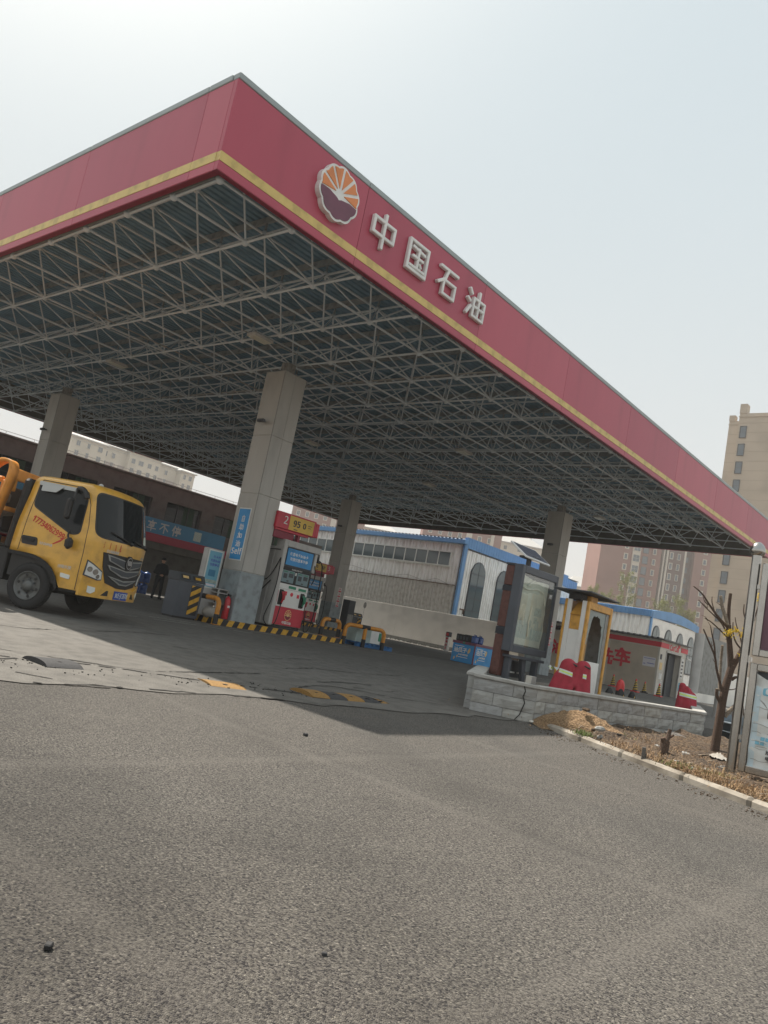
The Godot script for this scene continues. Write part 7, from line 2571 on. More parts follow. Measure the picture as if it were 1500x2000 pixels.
	for k in n:
		var xa := X2 + 8.9 * k / n; var xb := X2 + 8.9 * (k + 1) / n
		var ha := 0.32 * sin(PI * k / n); var hb := 0.32 * sin(PI * (k + 1) / n)
		m.quad(Vector3(xa, 4.95 + ha * 0.5, Z2 + 0.08), Vector3(xb, 4.95 + hb * 0.5, Z2 + 0.08), Vector3(xb, 5.42 + hb, Z2 + 0.08), Vector3(xa, 5.42 + ha, Z2 + 0.08))
		m.quad(Vector3(xa, 5.42 + ha, Z2 + 0.08), Vector3(xb, 5.42 + hb, Z2 + 0.08), Vector3(xb, 5.42 + hb, -45), Vector3(xa, 5.42 + ha, -45))
	putw("arched_roof", m, M.trimblue, o2)
	m = Mesher.new()
	m.lohi(Vector3(58.88, 0.3, Z2 - 0.1), Vector3(59.0, 5.0, Z2 + 0.08))
	putw("corner_trim", m, M.trimblue, o2)
	for k in 4: arch_window(o2, 51.05 + 2.23 * k, 1.9, Z2 + 0.005, 1.15, 2.6, 2)

func build_car_wash():
	var X := 38.1; var Z := -14.5; var H := 3.08
	var o := thing("car_wash", "beige car wash cabin with large red characters and a dark doorway", "building", Vector3(40, 0.37, -18))
	var m := Mesher.new()
	m.lohi(Vector3(X + 0.06, 0.3, -22.2), Vector3(41.7, H - 0.05, Z - 0.5))
	putw("core", m, M.beige_dark, o)
	# wall panels divided by pale ribs
	var zs := [-22.2, -21.3, -19.4, -17.1, -14.5]
	for k in 4:
		m = Mesher.new()
		m.lohi(Vector3(X, 0.42, zs[k] + 0.03), Vector3(X + 0.06, 2.62, zs[k + 1] - 0.03))
		putw("wall_panel", m, M.beige, o)
		m = Mesher.new()
		m.lohi(Vector3(X - 0.02, 0.42, zs[k + 1] - 0.09), Vector3(X + 0.06, 2.62, zs[k + 1] + (0.03 if k < 3 else 0.0)))
		putw("panel_rib", m, M.offwhite, o)
	m = Mesher.new()
	m.lohi(Vector3(X - 0.04, 0.3, -22.2), Vector3(X + 0.06, 0.42, Z + 0.04))
	m.lohi(Vector3(X - 0.015, 2.62, -22.2), Vector3(X + 0.06, H - 0.05, Z + 0.01))
	putw("skirting", m, M.offwhite, o)
	m = Mesher.new()
	m.lohi(Vector3(X - 0.03, 2.68, -22.2), Vector3(X - 0.012, 2.92, Z + 0.03))
	m.lohi(Vector3(X - 0.028, 2.68, Z + 0.012), Vector3(X + 1.05, 2.92, Z + 0.03)); m.lohi(Vector3(X + 2.75, 2.68, Z + 0.012), Vector3(41.8, 2.92, Z + 0.03))
	var st := putw("red_stripe", m, M.signred, o)
	var wd := word("english_name", "SERVICE CENTER", 0.13, Transform3D(Basis(Vector3.UP, -PI / 2), Vector3(X - 0.033, 2.80, -18.0) - o.position), M.white, st)
	m = Mesher.new()
	var xf := Transform3D(Basis(Vector3.UP, -PI / 2), Vector3(X - 0.002, 0, 0))
	for q in [["洗", -17.62, 1.42, 0.80], ["车", -16.75, 1.47, 0.80], ["油", -20.2, 1.45, 0.74], ["换", -21.15, 1.45, 0.74]]:
		m = Mesher.new()
		han_strokes(m, q[0], q[3], 0.0, 0.115, 0.03, Transform3D(xf.basis, Vector3(X - 0.002, q[2], q[1])))
		putw("red_character", m, M.signred, o)
	m = Mesher.new()
	m.lohi(Vector3(X - 0.03, 2.66, -21.6), Vector3(X - 0.012, 2.94, -19.2))
	putw("white_board", m, M.white, o)
	m = Mesher.new()
	han_strokes(m, "服务中心", 0.24, 0.10, 0.03, 0.006, Transform3D(xf.basis, Vector3(X - 0.032, 2.69, -20.75)))
	putw("board_lettering", m, M.ink, o)
	m = Mesher.new()
	m.lohi(Vector3(X - 0.012, 1.66, -15.28), Vector3(X - 0.002, 2.12, -14.66))
	var pp := putw("paper_notice", m, M.paper, o)
	m = Mesher.new()
	for q in [[2.03, -15.24, -14.70, 0.02], [1.80, -15.06, -14.70, 0.03], [1.76, -15.24, -15.14, 0.03]]:
		m.lohi(Vector3(X - 0.016, q[0], q[1]), Vector3(X - 0.011, q[0] + q[3], q[2]))
	putw("notice_print", m, M.inkblue, pp)
	# end wall with the doorway
	m = Mesher.new()
	m.lohi(Vector3(X + 0.06, 0.3, Z - 0.5), Vector3(38.92, 2.62, Z)); m.lohi(Vector3(41.0, 0.3, Z - 0.5), Vector3(41.7, 2.62, Z))
	m.lohi(Vector3(38.921, 2.52, Z - 0.5), Vector3(40.999, 2.62, Z - 0.002))
	m.lohi(Vector3(X + 0.061, 2.621, Z - 0.5), Vector3(41.7, H - 0.05, Z + 0.009))
	putw("end_wall", m, M.offwhite, o)
	m = Mesher.new()
	m.lohi(Vector3(38.94, 0.3, Z - 0.42), Vector3(40.0, 2.5, Z - 0.38))
	putw("glass_door", m, M.glass, o)
	m = Mesher.new()
	m.lohi(Vector3(40.02, 0.3, Z - 0.30), Vector3(40.9, 2.5, Z - 0.26))
	putw("dark_door", m, M.darkgrey, o)
	m = Mesher.new()
	m.lohi(Vector3(38.90, 2.5, Z - 0.01), Vector3(41.05, 2.58, Z + 0.05)); m.lohi(Vector3(38.90, 0.3, Z - 0.01), Vector3(38.96, 2.5, Z + 0.03)); m.lohi(Vector3(40.93, 0.3, Z - 0.01), Vector3(41.0, 2.5, Z + 0.03))
	putw("door_frame", m, M.lightgrey, o)
	word("logo_word", "CarCm", 0.30, Transform3D(Basis(), Vector3(39.9, 2.78, Z + 0.014) - o.position), M.signred, o)
	m = Mesher.new()
	m.lohi(Vector3(40.35, 2.86, Z + 0.012), Vector3(40.65, 3.0, Z + 0.03))
	putw("logo_mark", m, M.signred, o)
	for q in [[38.25, 1.6, 0.32, 0.35, "gold"], [38.32, 1.15, 0.36, 0.28, "white"], [38.2, 2.1, 0.2, 0.25, "ink"], [38.62, 0.6, 0.22, 0.5, "white"], [41.12, 1.4, 0.34, 1.0, "white"], [41.12, 0.75, 0.36, 0.42, "skyblue"]]:
		m = Mesher.new()
		m.lohi(Vector3(q[0], q[1], Z + 0.001), Vector3(q[0] + q[2], q[1] + q[3], Z + 0.014))
		var nt := putw("door_notice", m, M[q[4]], o)
		if q[3] > 0.4:
			m = Mesher.new()
			for k in 5: m.lohi(Vector3(q[0] + 0.06, q[1] + 0.06 + q[3] * 0.18 * k, Z + 0.014), Vector3(q[0] + q[2] - 0.06, q[1] + 0.06 + q[3] * 0.18 * k + q[3] * 0.08, Z + 0.017))
			putw("notice_print", m, M.ink, nt)
	# ribbed dark roof
	m = Mesher.new()
	m.lohi(Vector3(X - 0.25, H - 0.05, -22.2), Vector3(41.95, H - 0.01, Z + 0.22))
	for k in 26: m.lohi(Vector3(X - 0.28, H - 0.01, -22.15 + 0.3 * k), Vector3(41.97, H + 0.05, -22.02 + 0.3 * k))
	putw("ribbed_roof", m, M.roofdark, o)
	m = Mesher.new()
	m.path([Vector3(41.6, 2.45, Z + 0.1), Vector3(41.95, 2.35, Z + 0.3), Vector3(42.2, 2.4, Z + 0.3)], 0.04, 6)
	putw("outlet", m, M.white, o)

func build_towers():
	# reddish block seen square on
	var fwd := FORWARD
	var F := Basis(RIGHTWARD, Vector3.UP, -fwd)
	var o := thing("brick_tower", "tall reddish brown apartment tower with pale framed windows behind the hall", "apartment tower", Vector3(160.9, 0.4, -142.65) + RIGHTWARD * 0.0)
	o.position = fwd * 215.0 + RIGHTWARD * 61.0 + Vector3(0, 0.4, 0)
	o.transform.basis = F
	var top := 58.0
	var slab := func(called: String, x0: float, x1: float, z0: float, z1: float, h: float, mt: Material):
		var m := Mesher.new()
		m.lohi(Vector3(x0, 0, z0), Vector3(x1, h, z1))
		put(called, m.done(), mt, o)
	slab.call("wall", 0.0, 14.0, -14.0, 0.0, top, M.brick_red)
	slab.call("bay_wall", 8.9, 11.0, 0.002, 0.6, top, M.trimpale)
	slab.call("shaded_wall", 14.02, 17.5, -16.0, -1.6, top - 1, M.brick_red)
	slab.call("recess", 17.52, 19.4, -16.0, -4.0, top - 2, M.brick_dark)
	slab.call("wing", 19.42, 24.6, -18.0, -2.6, top - 2, M.brick_dark)
	slab.call("wing", 24.62, 27.4, -18.0, -5.0, top - 2, M.brick_dark)
	slab.call("wing", 27.42, 35.5, -20.0, -3.0, top - 8, M.brick_red)
	for s in [[24.4, 24.9], [18.5, 18.9], [19.42, 19.9], [30.0, 30.0]]:
		slab.call("pale_strip", s[0], s[1], -6.0, -2.45 if s[0] < 30 else -2.9, top - 2.5 if s[0] < 30 else top - 9, M.trimpale)
	var rows := 18
	for r in rows:
		var y := 2.2 + 2.98 * r + 0.5
		if y < 7.5 or y > 42.0: continue
		window(o, Vector3(7.2, y, 0), Basis(), 0.75, 1.35, 0.2, M.trimpale, M.farglass, 1, 1)
		window(o, Vector3(9.95, y - 0.1, 0.6), Basis(), 1.75, 1.85, 0.16, M.trimpale, M.farglass, 2, 2)
		window(o, Vector3(12.6, y - 0.1, 0), Basis(), 1.5, 2.1, 0.05, M.brick_dark, M.farglass, 1, 1)
		window(o, Vector3(15.6, y, -1.6), Basis(), 0.7, 1.4, 0.16, M.trimpale, M.farglass, 1, 1)
		window(o, Vector3(20.8, y, -2.6), Basis(), 0.7, 1.6, 0.16, M.trimpale, M.farglass, 1, 1)
		window(o, Vector3(22.9, y, -2.6), Basis(), 0.7, 1.6, 0.10, M.trimpale, M.farglass, 1, 1)
		window(o, Vector3(26.0, y, -5.0), Basis(), 1.2, 1.6, 0.10, M.brick_dark, M.farglass, 1, 1)
		window(o, Vector3(30.4, y, -3.0), Basis(), 0.8, 1.3, 0.18, M.trimpale, M.farglass, 1, 1)
	# tan tower at the right edge, square to the street
	var t := thing("tan_tower", "tan apartment tower with one column of narrow windows at the right edge", "apartment tower", Vector3(120, 0.4, -40.3))
	var m := Mesher.new()
	var W := 30.0
	m.lohi(Vector3(0.9, 0, 0.0), Vector3(22, 42.0, 1.7))
	m.lohi(Vector3(0.0, 0, 1.7), Vector3(22, 42.9, W))
	put("wall", m.done(), M.tan, t)
	var hc := []
	m = Mesher.new()
	m.lohi(Vector3(-0.15, 42.3, 1.65), Vector3(22, 42.45, W)); m.lohi(Vector3(0.8, 41.4, -0.06), Vector3(22, 41.52, 1.69))
	m.lohi(Vector3(-0.1, 42.9, 1.66), Vector3(1.2, 44.4, 2.7)); m.lohi(Vector3(0.8, 42.0, -0.05), Vector3(1.8, 42.9, 0.85))
	put("parapet_trim", m.done(), M.tan, t)
	m = Mesher.new()
	for r in 28: m.lohi(Vector3(-0.02, 1.5 * r + 0.8, 1.7), Vector3(0.0, 1.5 * r + 0.86, W))
	for r in 28: m.lohi(Vector3(0.88, 1.5 * r + 0.8, 0.0), Vector3(0.9, 1.5 * r + 0.86, 1.69))
	put("course_line", m.done(), M.tan_line, t)
	var bx := Basis(Vector3.UP, -PI / 2)
	for r in 14:
		var y := 39.9 - 2.82 * r
		if y < 3.0: break
		window(t, Vector3(0.0, y, 2.5), bx, 0.85, 1.75, 0.07, M.darkgrey, M.farglass, 1, 2, M.darkgrey)
	# the far block of flats above the station roof
	var a := thing("cream_flats", "cream block of flats with hipped roofs beyond the station building", "apartment block", Vector3(130, 0.4, -225))
	m = Mesher.new()
	var ax := func(x: float) -> float: return x - 130.0
	# alternating projecting and recessed bays
	var bays := [[108.0, 119.5, 3.0, 38.0], [119.5, 128.0, 0.0, 38.8], [128.0, 139.5, 2.0, 39.0], [139.5, 147.2, 0.0, 38.6], [147.2, 152.5, 3.0, 38.0]]
	for b in bays:
		m = Mesher.new()
		m.lohi(Vector3(b[0] - 130, 0, -12), Vector3(b[1] - 130, b[3] + 0.4 - 0.4, b[2]))
		put("wall", m.done(), M.cream, a)
		m = Mesher.new()
		var xw: float = b[1] - b[0]
		m.lohi(Vector3(b[0] - 130.5, b[3], -12), Vector3(b[1] - 129.5, b[3] + 0.35, b[2] + 0.6))
		m.lohi(Vector3(b[0] - 130.2, b[3] - 0.7, -12), Vector3(b[1] - 129.8, b[3] - 0.55, b[2] + 0.2))
		var cxm: float = (b[0] + b[1]) / 2 - 130
		var e := [Vector3(b[0] - 130.6, b[3] + 0.35, b[2] + 0.7), Vector3(b[1] - 129.4, b[3] + 0.35, b[2] + 0.7), Vector3(b[1] - 129.4, b[3] + 0.35, -12), Vector3(b[0] - 130.6, b[3] + 0.35, -12)]
		var ra := Vector3(cxm - xw * 0.15, b[3] + 2.6, -4.5); var rb := Vector3(cxm + xw * 0.15, b[3] + 2.6, -4.5)
		m.quad(e[0], e[1], rb, ra); m.tri(e[1], e[2], rb); m.quad(e[2], e[3], ra, rb); m.tri(e[3], e[0], ra)
		put("hipped_roof", m.done(), M.lightgrey, a)
	for b in [[121.5, 124.8], [125.8, 128.0], [139.5, 142.6], [143.9, 147.2]]:
		m = Mesher.new()
		m.lohi(Vector3(b[0] - 130, 20, 0.002), Vector3(b[1] - 130, 34.1, 0.12))
		put("brown_field", m.done(), M.cream_dark, a)
	for r in 5:
		var y := 36.4 - 2.95 * r
		for q in [[110.2, 3.0, 1.2], [113.6, 3.0, 0.9], [117.4, 3.0, 1.4], [121.0, 0.0, 0.9], [123.6, 0.12, 1.0], [129.6, 2.0, 1.3], [132.4, 2.0, 1.7], [135.6, 2.0, 1.3], [138.3, 2.0, 1.1], [143.2, 0.12, 1.0], [148.6, 3.0, 1.0], [150.9, 3.0, 1.2]]:
			window(a, Vector3(q[0] - 130, y, q[1]), Basis(), q[2], 1.5, 0.10, M.trimpale, M.farglass, 2, 1)
	# reddish blocks and cream roofs above the warehouse
	for q in [["brick_tower", "reddish apartment block above the middle of the warehouse roof", "apartment tower", 240.0, 12.9, 37.4, 45.0, "brick_red"], ["brick_tower", "pale reddish block between the number sign and the back column", "apartment tower", 262.0, -30.5, -5.8, 46.0, "brick_red"]]:
		var n := thing(q[0], q[1], q[2], fwd * q[3] + RIGHTWARD * q[4] + Vector3(0, 0.4, 0))
		n.transform.basis = F
		var wd: float = q[5] - q[4]
		m = Mesher.new()
		m.lohi(Vector3(0, 0, -14), Vector3(wd, q[6], 0))
		put("wall", m.done(), M[q[7]], n)
		m = Mesher.new()
		m.lohi(Vector3(wd * 0.55, 0, 0.002), Vector3(wd * 0.62, q[6] - 1, 0.7)); m.lohi(Vector3(wd * 0.86, 0, 0.002), Vector3(wd * 0.9, q[6] - 1, 0.9))
		put("pale_strip", m.done(), M.trimpale, n)
		for r in 6:
			var y := 38.5 - 2.98 * r
			var x := 2.2
			while x < wd - 1.0:
				window(n, Vector3(x, y, 0.0), Basis(), 1.0, 1.5, 0.16, M.trimpale, M.farglass, 2, 1)
				x += 3.1
	for q in [["pale hipped roof house just above the warehouse roof", 300.0, -8.5, 6.0, 36.4, 4.2], ["cream rooftops behind the solar panel", 300.0, 45.0, 63.0, 41.2, 4.6], ["small cream block beyond the kiosk roof", 300.0, 74.5, 86.5, 29.6, 4.8]]:
		var n := thing("cream_house", q[0], "house", fwd * q[1] + RIGHTWARD * q[2] + Vector3(0, 0.4, 0))
		n.transform.basis = F
		var wd: float = q[3] - q[2]
		m = Mesher.new()
		m.lohi(Vector3(0, 0, -12), Vector3(wd, q[4], 0))
		m.lohi(Vector3(wd * 0.72, 0, -8), Vector3(wd * 0.8, q[4] + q[5] * 0.95, -6.8))
		put("wall", m.done(), M.cream, n)
		m = Mesher.new()
		m.lohi(Vector3(-0.5, q[4], -12.5), Vector3(wd + 0.5, q[4] + 0.4, 0.5))
		var ra := Vector3(wd * 0.3, q[4] + q[5], -6); var rb := Vector3(wd * 0.7, q[4] + q[5], -6)
		var e := [Vector3(-0.6, q[4] + 0.4, 0.6), Vector3(wd + 0.6, q[4] + 0.4, 0.6), Vector3(wd + 0.6, q[4] + 0.4, -12.6), Vector3(-0.6, q[4] + 0.4, -12.6)]
		m.quad(e[0], e[1], rb, ra); m.tri(e[1], e[2], rb); m.quad(e[2], e[3], ra, rb); m.tri(e[3], e[0], ra)
		put("hipped_roof", m.done(), M.lightgrey, n)
		for k in 3: window(n, Vector3(wd * (0.2 + 0.3 * k), q[4] - 1.8, 0), Basis(), 1.2, 1.5, 0.12, M.trimpale, M.farglass, 2, 1)

func build_poplars():
	rng.seed = 91
	var k := 0
	for q in [[115.9, -50.6, 16.6, 1.35, "tall slim poplar in spring leaf between the tower and the hall roof"], [113.9, -52.6, 12.9, 1.15, "lower poplar left of the tall slim one"], [119.2, -46.6, 13.0, 1.5, "broad young poplar in front of the brick tower"], [120.9, -44.7, 13.9, 1.5, "second broad young poplar, right beside the first"], [122.3, -42.9, 12.4, 0.95, "small poplar right of the broad pair"], [112.4, -54.3, 13.2, 0.95, "small poplar tip above the kiosk roof"]]:
		var o := thing("poplar_tree", q[4], "tree", Vector3(q[0], 0.38, q[1]), 0.0, "young poplars behind the blue roofed hall")
		var H: float = q[2]
		var m := Mesher.new()
		m.tube(Vector3.ZERO, Vector3(0.1, H * 0.5, 0), 0.16, 0.09, 7)
		m.tube(Vector3(0.1, H * 0.5, 0), Vector3(0.0, H * 0.97, 0), 0.09, 0.02, 6)
		put("trunk", m.done(), M.bark_pale, o)
		m = Mesher.new()
		var lm := Mesher.new()
		for b in 46:
			var y := H * rng.randf_range(0.42, 0.97)
			var a := rng.randf() * TAU
			var env: float = q[3] * (0.25 + 0.95 * sin(PI * clampf((H - y) / (H * 0.62), 0.0, 1.0) * 0.72 + 0.35))
			var l := env * rng.randf_range(0.75, 1.15)
			var s := Vector3(0, y - l * 1.1, 0)
			var e := Vector3(cos(a) * l, y + l * rng.randf_range(0.1, 0.9), sin(a) * l)
			m.tube(s, e, 0.03, 0.008, 4, false)
			var n := 135
			for i in n:
				var t := sqrt(rng.randf())
				var p := s.lerp(e, 0.25 + 0.8 * t) + Vector3(rng.randfn(0, 1), rng.randfn(0, 1), rng.randfn(0, 1)) * 0.17
				var bb := Basis(Vector3(rng.randfn(0, 1), rng.randfn(0, 1), rng.randfn(0, 1)).normalized(), rng.randf() * TAU)
				var sz := rng.randf_range(0.045, 0.085)
				var tone := rng.randf_range(0.6, 1.35)
				lm.tint = Color(tone, tone * rng.randf_range(0.95, 1.05), tone * 0.9)
				lm.quad(p - bb.x * sz, p - bb.y * sz * 0.7, p + bb.x * sz, p + bb.y * sz * 0.7)
		put("limbs", m.done(), M.bark_pale, o)
		put("crown", lm.done(), M.leaf, o)
		k += 1

# ---------------------------------------------------------------- small things on the ground
func cone(label: String, at: Vector3, s: float, style: int) -> Node3D:
	var o := thing("traffic_cone", label, "traffic cone", at, 0.0, "traffic cones by the car wash")
	var m := Mesher.new()
	m.box(Vector3(0, 0.03, 0), Vector3(0.42, 0.06, 0.42) * Vector3(s, 1, s), Basis(), 0.015)
	put("base", m.done(), M.conered if style == 0 else M.hazblack, o)
	var R := 0.155 * s; var H := 0.70 * s
	m = Mesher.new()
	m.lathe([Vector2(R, 0.06), Vector2(0.032 * s, 0.06 + H), Vector2(0.0, 0.065 + H)], Vector3.ZERO, 20)
	put("cone_body", m.done(), M.hazblack if style < 2 else M.coverred, o)
	if style < 2:
		# slanting bands: helical yellow strips just proud of the cone
		for k in 4:
			m = Mesher.new()
			m.smooth(true)
			for half in [0, 1]:
				for i in 10:
					var t0: float = lerpf(-PI * 0.5, PI * 0.5, i / 10.0) + PI * half; var t1: float = lerpf(-PI * 0.5, PI * 0.5, (i + 1) / 10.0) + PI * half
					var f := func(t: float, dy: float) -> Vector3:
						var u: float = clampf(0.05 + 0.2 * k + dy + 0.09 * absf(sin(t + 0.6)) , 0.0, 0.86)
						var r: float = lerpf(R, 0.032 * s, u) + 0.003
						return Vector3(cos(t) * r, 0.06 + H * u, -sin(t) * r)
					m.quad(f.call(t0, 0.0), f.call(t1, 0.0), f.call(t1, 0.10), f.call(t0, 0.10))
			put("slanted_band", m.done(), M.signyellow, o)
		m = Mesher.new()
		var ra := lerpf(R, 0.032 * s, 0.84) + 0.004
		m.lathe([Vector2(ra, 0.06 + H * 0.84), Vector2(0.034 * s, 0.062 + H), Vector2(0.0, 0.068 + H)], Vector3.ZERO, 16)
		put("tip", m.done(), M.conered, o)
	return o

func sack(label: String, at: Vector3, s: float):
	var o := thing("cone_weight", label, "weight", at, 0.0, "black and yellow weights by the cones")
	var m := Mesher.new()
	m.lathe([Vector2(0.0, 0.0), Vector2(0.26, 0.0), Vector2(0.27, 0.06), Vector2(0.22, 0.25), Vector2(0.13, 0.42), Vector2(0.06, 0.50), Vector2(0.0, 0.51)], Vector3.ZERO, 8, Basis.from_scale(Vector3.ONE * s), false)
	put("body", m.done(), M.hazblack, o)
	for k in 3:
		m = Mesher.new()
		var a := TAU * k / 3 + 2.3
		var f := func(t: float, y: float) -> Vector3:
			var r := lerpf(0.275, 0.20, y / 0.3)
			return Vector3(cos(t) * r, y, -sin(t) * r) * s
		m.tri(f.call(a - 0.35, 0.03), f.call(a + 0.35, 0.03), f.call(a, 0.24))
		put("yellow_triangle", m.done(), M.signyellow, o)

func build_small():
	cone("red tipped striped cone left of the pink cover among the near cones", Vector3(36.9, gy(36.9, -16.1), -16.1), 0.76, 0)
	cone("red tipped striped cone in the middle of the row before the car wash", Vector3(35.0, gy(35, -14.2), -14.2), 0.76, 0)
	cone("black and white cone with no red tip nearest the car wash wall", Vector3(37.2, gy(37.2, -14.65), -14.65), 0.68, 1)
	cone("striped cone with a red base beside the car wash doorway", Vector3(35.7, gy(35.7, -13.4), -13.4), 0.74, 0)
	sack("black weight with yellow triangle at the left of the cones", Vector3(22.2, gy(22.2, -9.75), -9.75), 0.55)
	sack("black weight in the middle, before the pink cover", Vector3(23.0, gy(23.0, -9.75), -9.75), 0.55)
	sack("small black weight under the middle striped cone", Vector3(24.4, gy(24.4, -9.97), -9.97), 0.5)
	var pc := thing("pink_cover", "pink fabric cap over a post between the near cones", "cover", Vector3(23.5, gy(23.5, -10.0), -10.0))
	pc.scale = Vector3.ONE * 0.62
	var m := Mesher.new()
	m.lathe([Vector2(0.20, 0.32), Vector2(0.21, 0.5), Vector2(0.19, 0.68), Vector2(0.13, 0.82), Vector2(0.07, 0.86), Vector2(0.0, 0.87)], Vector3.ZERO, 12)
	m.lohi(Vector3(-0.03, 0.84, -0.02), Vector3(0.03, 0.93, 0.02), 0.01)
	put("cap", m.done(), M.conered, pc)
	m = Mesher.new()
	m.lathe([Vector2(0.0, 0.0), Vector2(0.20, 0.0), Vector2(0.19, 0.34), Vector2(0.0, 0.36)], Vector3.ZERO, 12)
	put("base", m.done(), M.hazblack, pc)
	# promotion crate with cans on top
	var g := gy(23.3, -15.7)
	var o := thing("promotion_crate", "blue promotion crate with white characters and golden seeds beyond the island", "crate", Vector3(23.24, g, -15.24))
	m = Mesher.new()
	m.lohi(Vector3(0, 0.02, -0.95), Vector3(1.25, 0.66, 0.0), 0.01)
	put("box", m.done(), M.screenblue, o)
	m = Mesher.new()
	m.lohi(Vector3(-0.02, 0.66, -0.97), Vector3(1.27, 0.75, 0.02), 0.01)
	put("plum_rim", m.done(), M.plum, o)
	m = Mesher.new()
	m.lohi(Vector3(-0.008, 0.01, -0.035), Vector3(0.03, 0.66, 0.008))
	put("corner_post", m.done(), M.plum, o)
	for f in 2:
		var xf := Transform3D(Basis(Vector3.UP, -PI / 2), Vector3(-0.002, 0, -0.95)) if f == 0 else Transform3D(Basis(), Vector3(0.02, 0, 0.002))
		m = Mesher.new()
		han_strokes(m, "油瓜子", 0.17 if f == 0 else 0.20, 0.01, 0.026, 0.004, xf * Transform3D(Basis(), Vector3(0.10, 0.36, 0)))
		put("crate_lettering", m.done(), M.white, o)
		m = Mesher.new()
		han_strokes(m, "加油充值优惠", 0.06, 0.008, 0.009, 0.004, xf * Transform3D(Basis(), Vector3(0.30, 0.26, 0)))
		m.box(xf * Vector3(0.3, 0.58, 0.002), Vector3(0.4, 0.02, 0.004), xf.basis)
		m.box(xf * Vector3(0.5, 0.20, 0.002), Vector3(0.4, 0.02, 0.004), xf.basis)
		put("crate_print", m.done(), M.white, o)
		for sd in [[0.72, 0.44, 0.09], [0.14, 0.13, 0.05], [0.26, 0.2, 0.045]]:
			m = Mesher.new()
			var poly := PackedVector2Array()
			for k in 14:
				var t := TAU * k / 14
				poly.append(Vector2(sd[0] + (cos(t) * 0.55 + sin(t) * 0.25) * sd[2], sd[1] + sin(t) * sd[2] * (1.25 if sin(t) > 0 else 0.9)))
			m.prism(poly, xf, 0.005)
			put("seed_print", m.done(), M.gold, o)
	m = Mesher.new()
	m.lohi(Vector3(0.005, 0.68, -0.52), Vector3(-0.03, 0.74, -0.43))
	put("green_tag", m.done(), M.green, o)
	for q in [["black crate full of bottles on the left of the blue promotion crate", 0.05, -0.9, 0.0], ["second black crate behind the first on the blue promotion crate", 0.55, -0.9, 0.02]]:
		var bx := thing("black_tray", q[0], "tray", Vector3(23.24 + q[1], g + 0.75, -15.24 + q[2]))
		m = Mesher.new()
		m.lohi(Vector3(0, 0, 0), Vector3(0.42, 0.24 + q[3], 0.55), 0.02)
		put("box", m.done(), M.hazblack, bx)
		m = Mesher.new()
		for k in 4: m.lohi(Vector3(-0.006, 0.05, 0.04 + 0.13 * k), Vector3(0.0, 0.18, 0.12 + 0.13 * k))
		put("side_slot", m.done(), M.darkgrey, bx)
	for q in [["left blue oil can standing on the promotion crate", 0.12, -0.16], ["right blue oil can standing on the promotion crate", 0.42, -0.14]]:
		var cn := thing("oil_can", q[0], "can", Vector3(23.24 + q[1], g + 0.75, -15.24 + q[2]))
		m = Mesher.new()
		m.lohi(Vector3(-0.09, 0, -0.1), Vector3(0.13, 0.24, 0.1), 0.035)
		put("can_body", m.done(), M.barrelblue, cn)
		m = Mesher.new()
		m.tube(Vector3(0.06, 0.24, 0), Vector3(0.06, 0.29, 0), 0.03)
		m.path(spline([Vector3(-0.06, 0.23, 0), Vector3(-0.05, 0.29, 0), Vector3(0.0, 0.29, 0), Vector3(0.02, 0.24, 0)]), 0.012, 6)
		put("cap_and_handle", m.done(), M.barrelblue, cn)
	# pole with red head before the far wall
	var rp := thing("notice_post", "short white post with red characters and red head before the boundary wall", "post", Vector3(38.6, gy(38.6, -27.3), -27.3))
	m = Mesher.new()
	m.lohi(Vector3(-0.12, 0, -0.12), Vector3(0.12, 0.86, 0.12), 0.01)
	put("post", m.done(), M.white, rp)
	m = Mesher.new()
	m.lohi(Vector3(-0.13, 0.86, -0.13), Vector3(0.13, 1.14, 0.13), 0.01)
	put("head", m.done(), M.ink, rp)
	m = Mesher.new()
	m.lohi(Vector3(-0.135, 0.92, -0.09), Vector3(-0.13, 1.08, 0.09))
	put("red_mark", m.done(), M.conered, rp)
	m = Mesher.new()
	han_strokes(m, "停车熄火", 0.15, 0.04, 0.024, 0.004, Transform3D(Basis(Vector3.UP, -PI / 2), Vector3(-0.121, 0.67, -0.075)), true)
	put("post_lettering", m.done(), M.signred, rp)
	# bits of timber and spoil heap behind the crate
	m = Mesher.new()
	rng.seed = 101
	for k in 14:
		m.box(Vector3(26.4 + rng.randf_range(-0.3, 0.5), gy(26.4, -16) + 0.1 + 0.04 * k * 0.8, -16.0 + rng.randf_range(-0.5, 0.5)), Vector3(rng.randf_range(0.3, 0.9), 0.07, 0.12), Basis(Vector3.UP, rng.randf() * 3) * Basis(Vector3.RIGHT, rng.randf_range(-0.4, 0.4)))
	tag(put("timber_pile", m.done(), M.rust), "brown heap of broken timber between the crate and the light box", "pile", "", "stuff")
	# grey board with rounded ends on a post
	var bd := thing("blank_board", "large blank grey board back on a post behind the pruned tree", "board", Vector3(22.4, gy(22.4, -7.5), -7.5))
	m = Mesher.new()
	m.lohi(Vector3(0.12, 0.62, -0.10), Vector3(2.42, 2.22, 0.06))
	put("back_sheet", m.done(), M.grey, bd)
	for x in [0.10, 2.46]:
		m = Mesher.new()
		m.tube(Vector3(x, 0.60, -0.02), Vector3(x, 2.24, -0.02), 0.13, -1, 16)
		put("round_edge", m.done(), M.lightgrey, bd)
	m = Mesher.new()
	m.tube(Vector3(2.42, -0.05, -0.02), Vector3(2.42, 0.62, -0.02), 0.12, -1, 14)
	put("post", m.done(), M.lightgrey, bd)
	# stack of folded metal sheets
	var k := 0
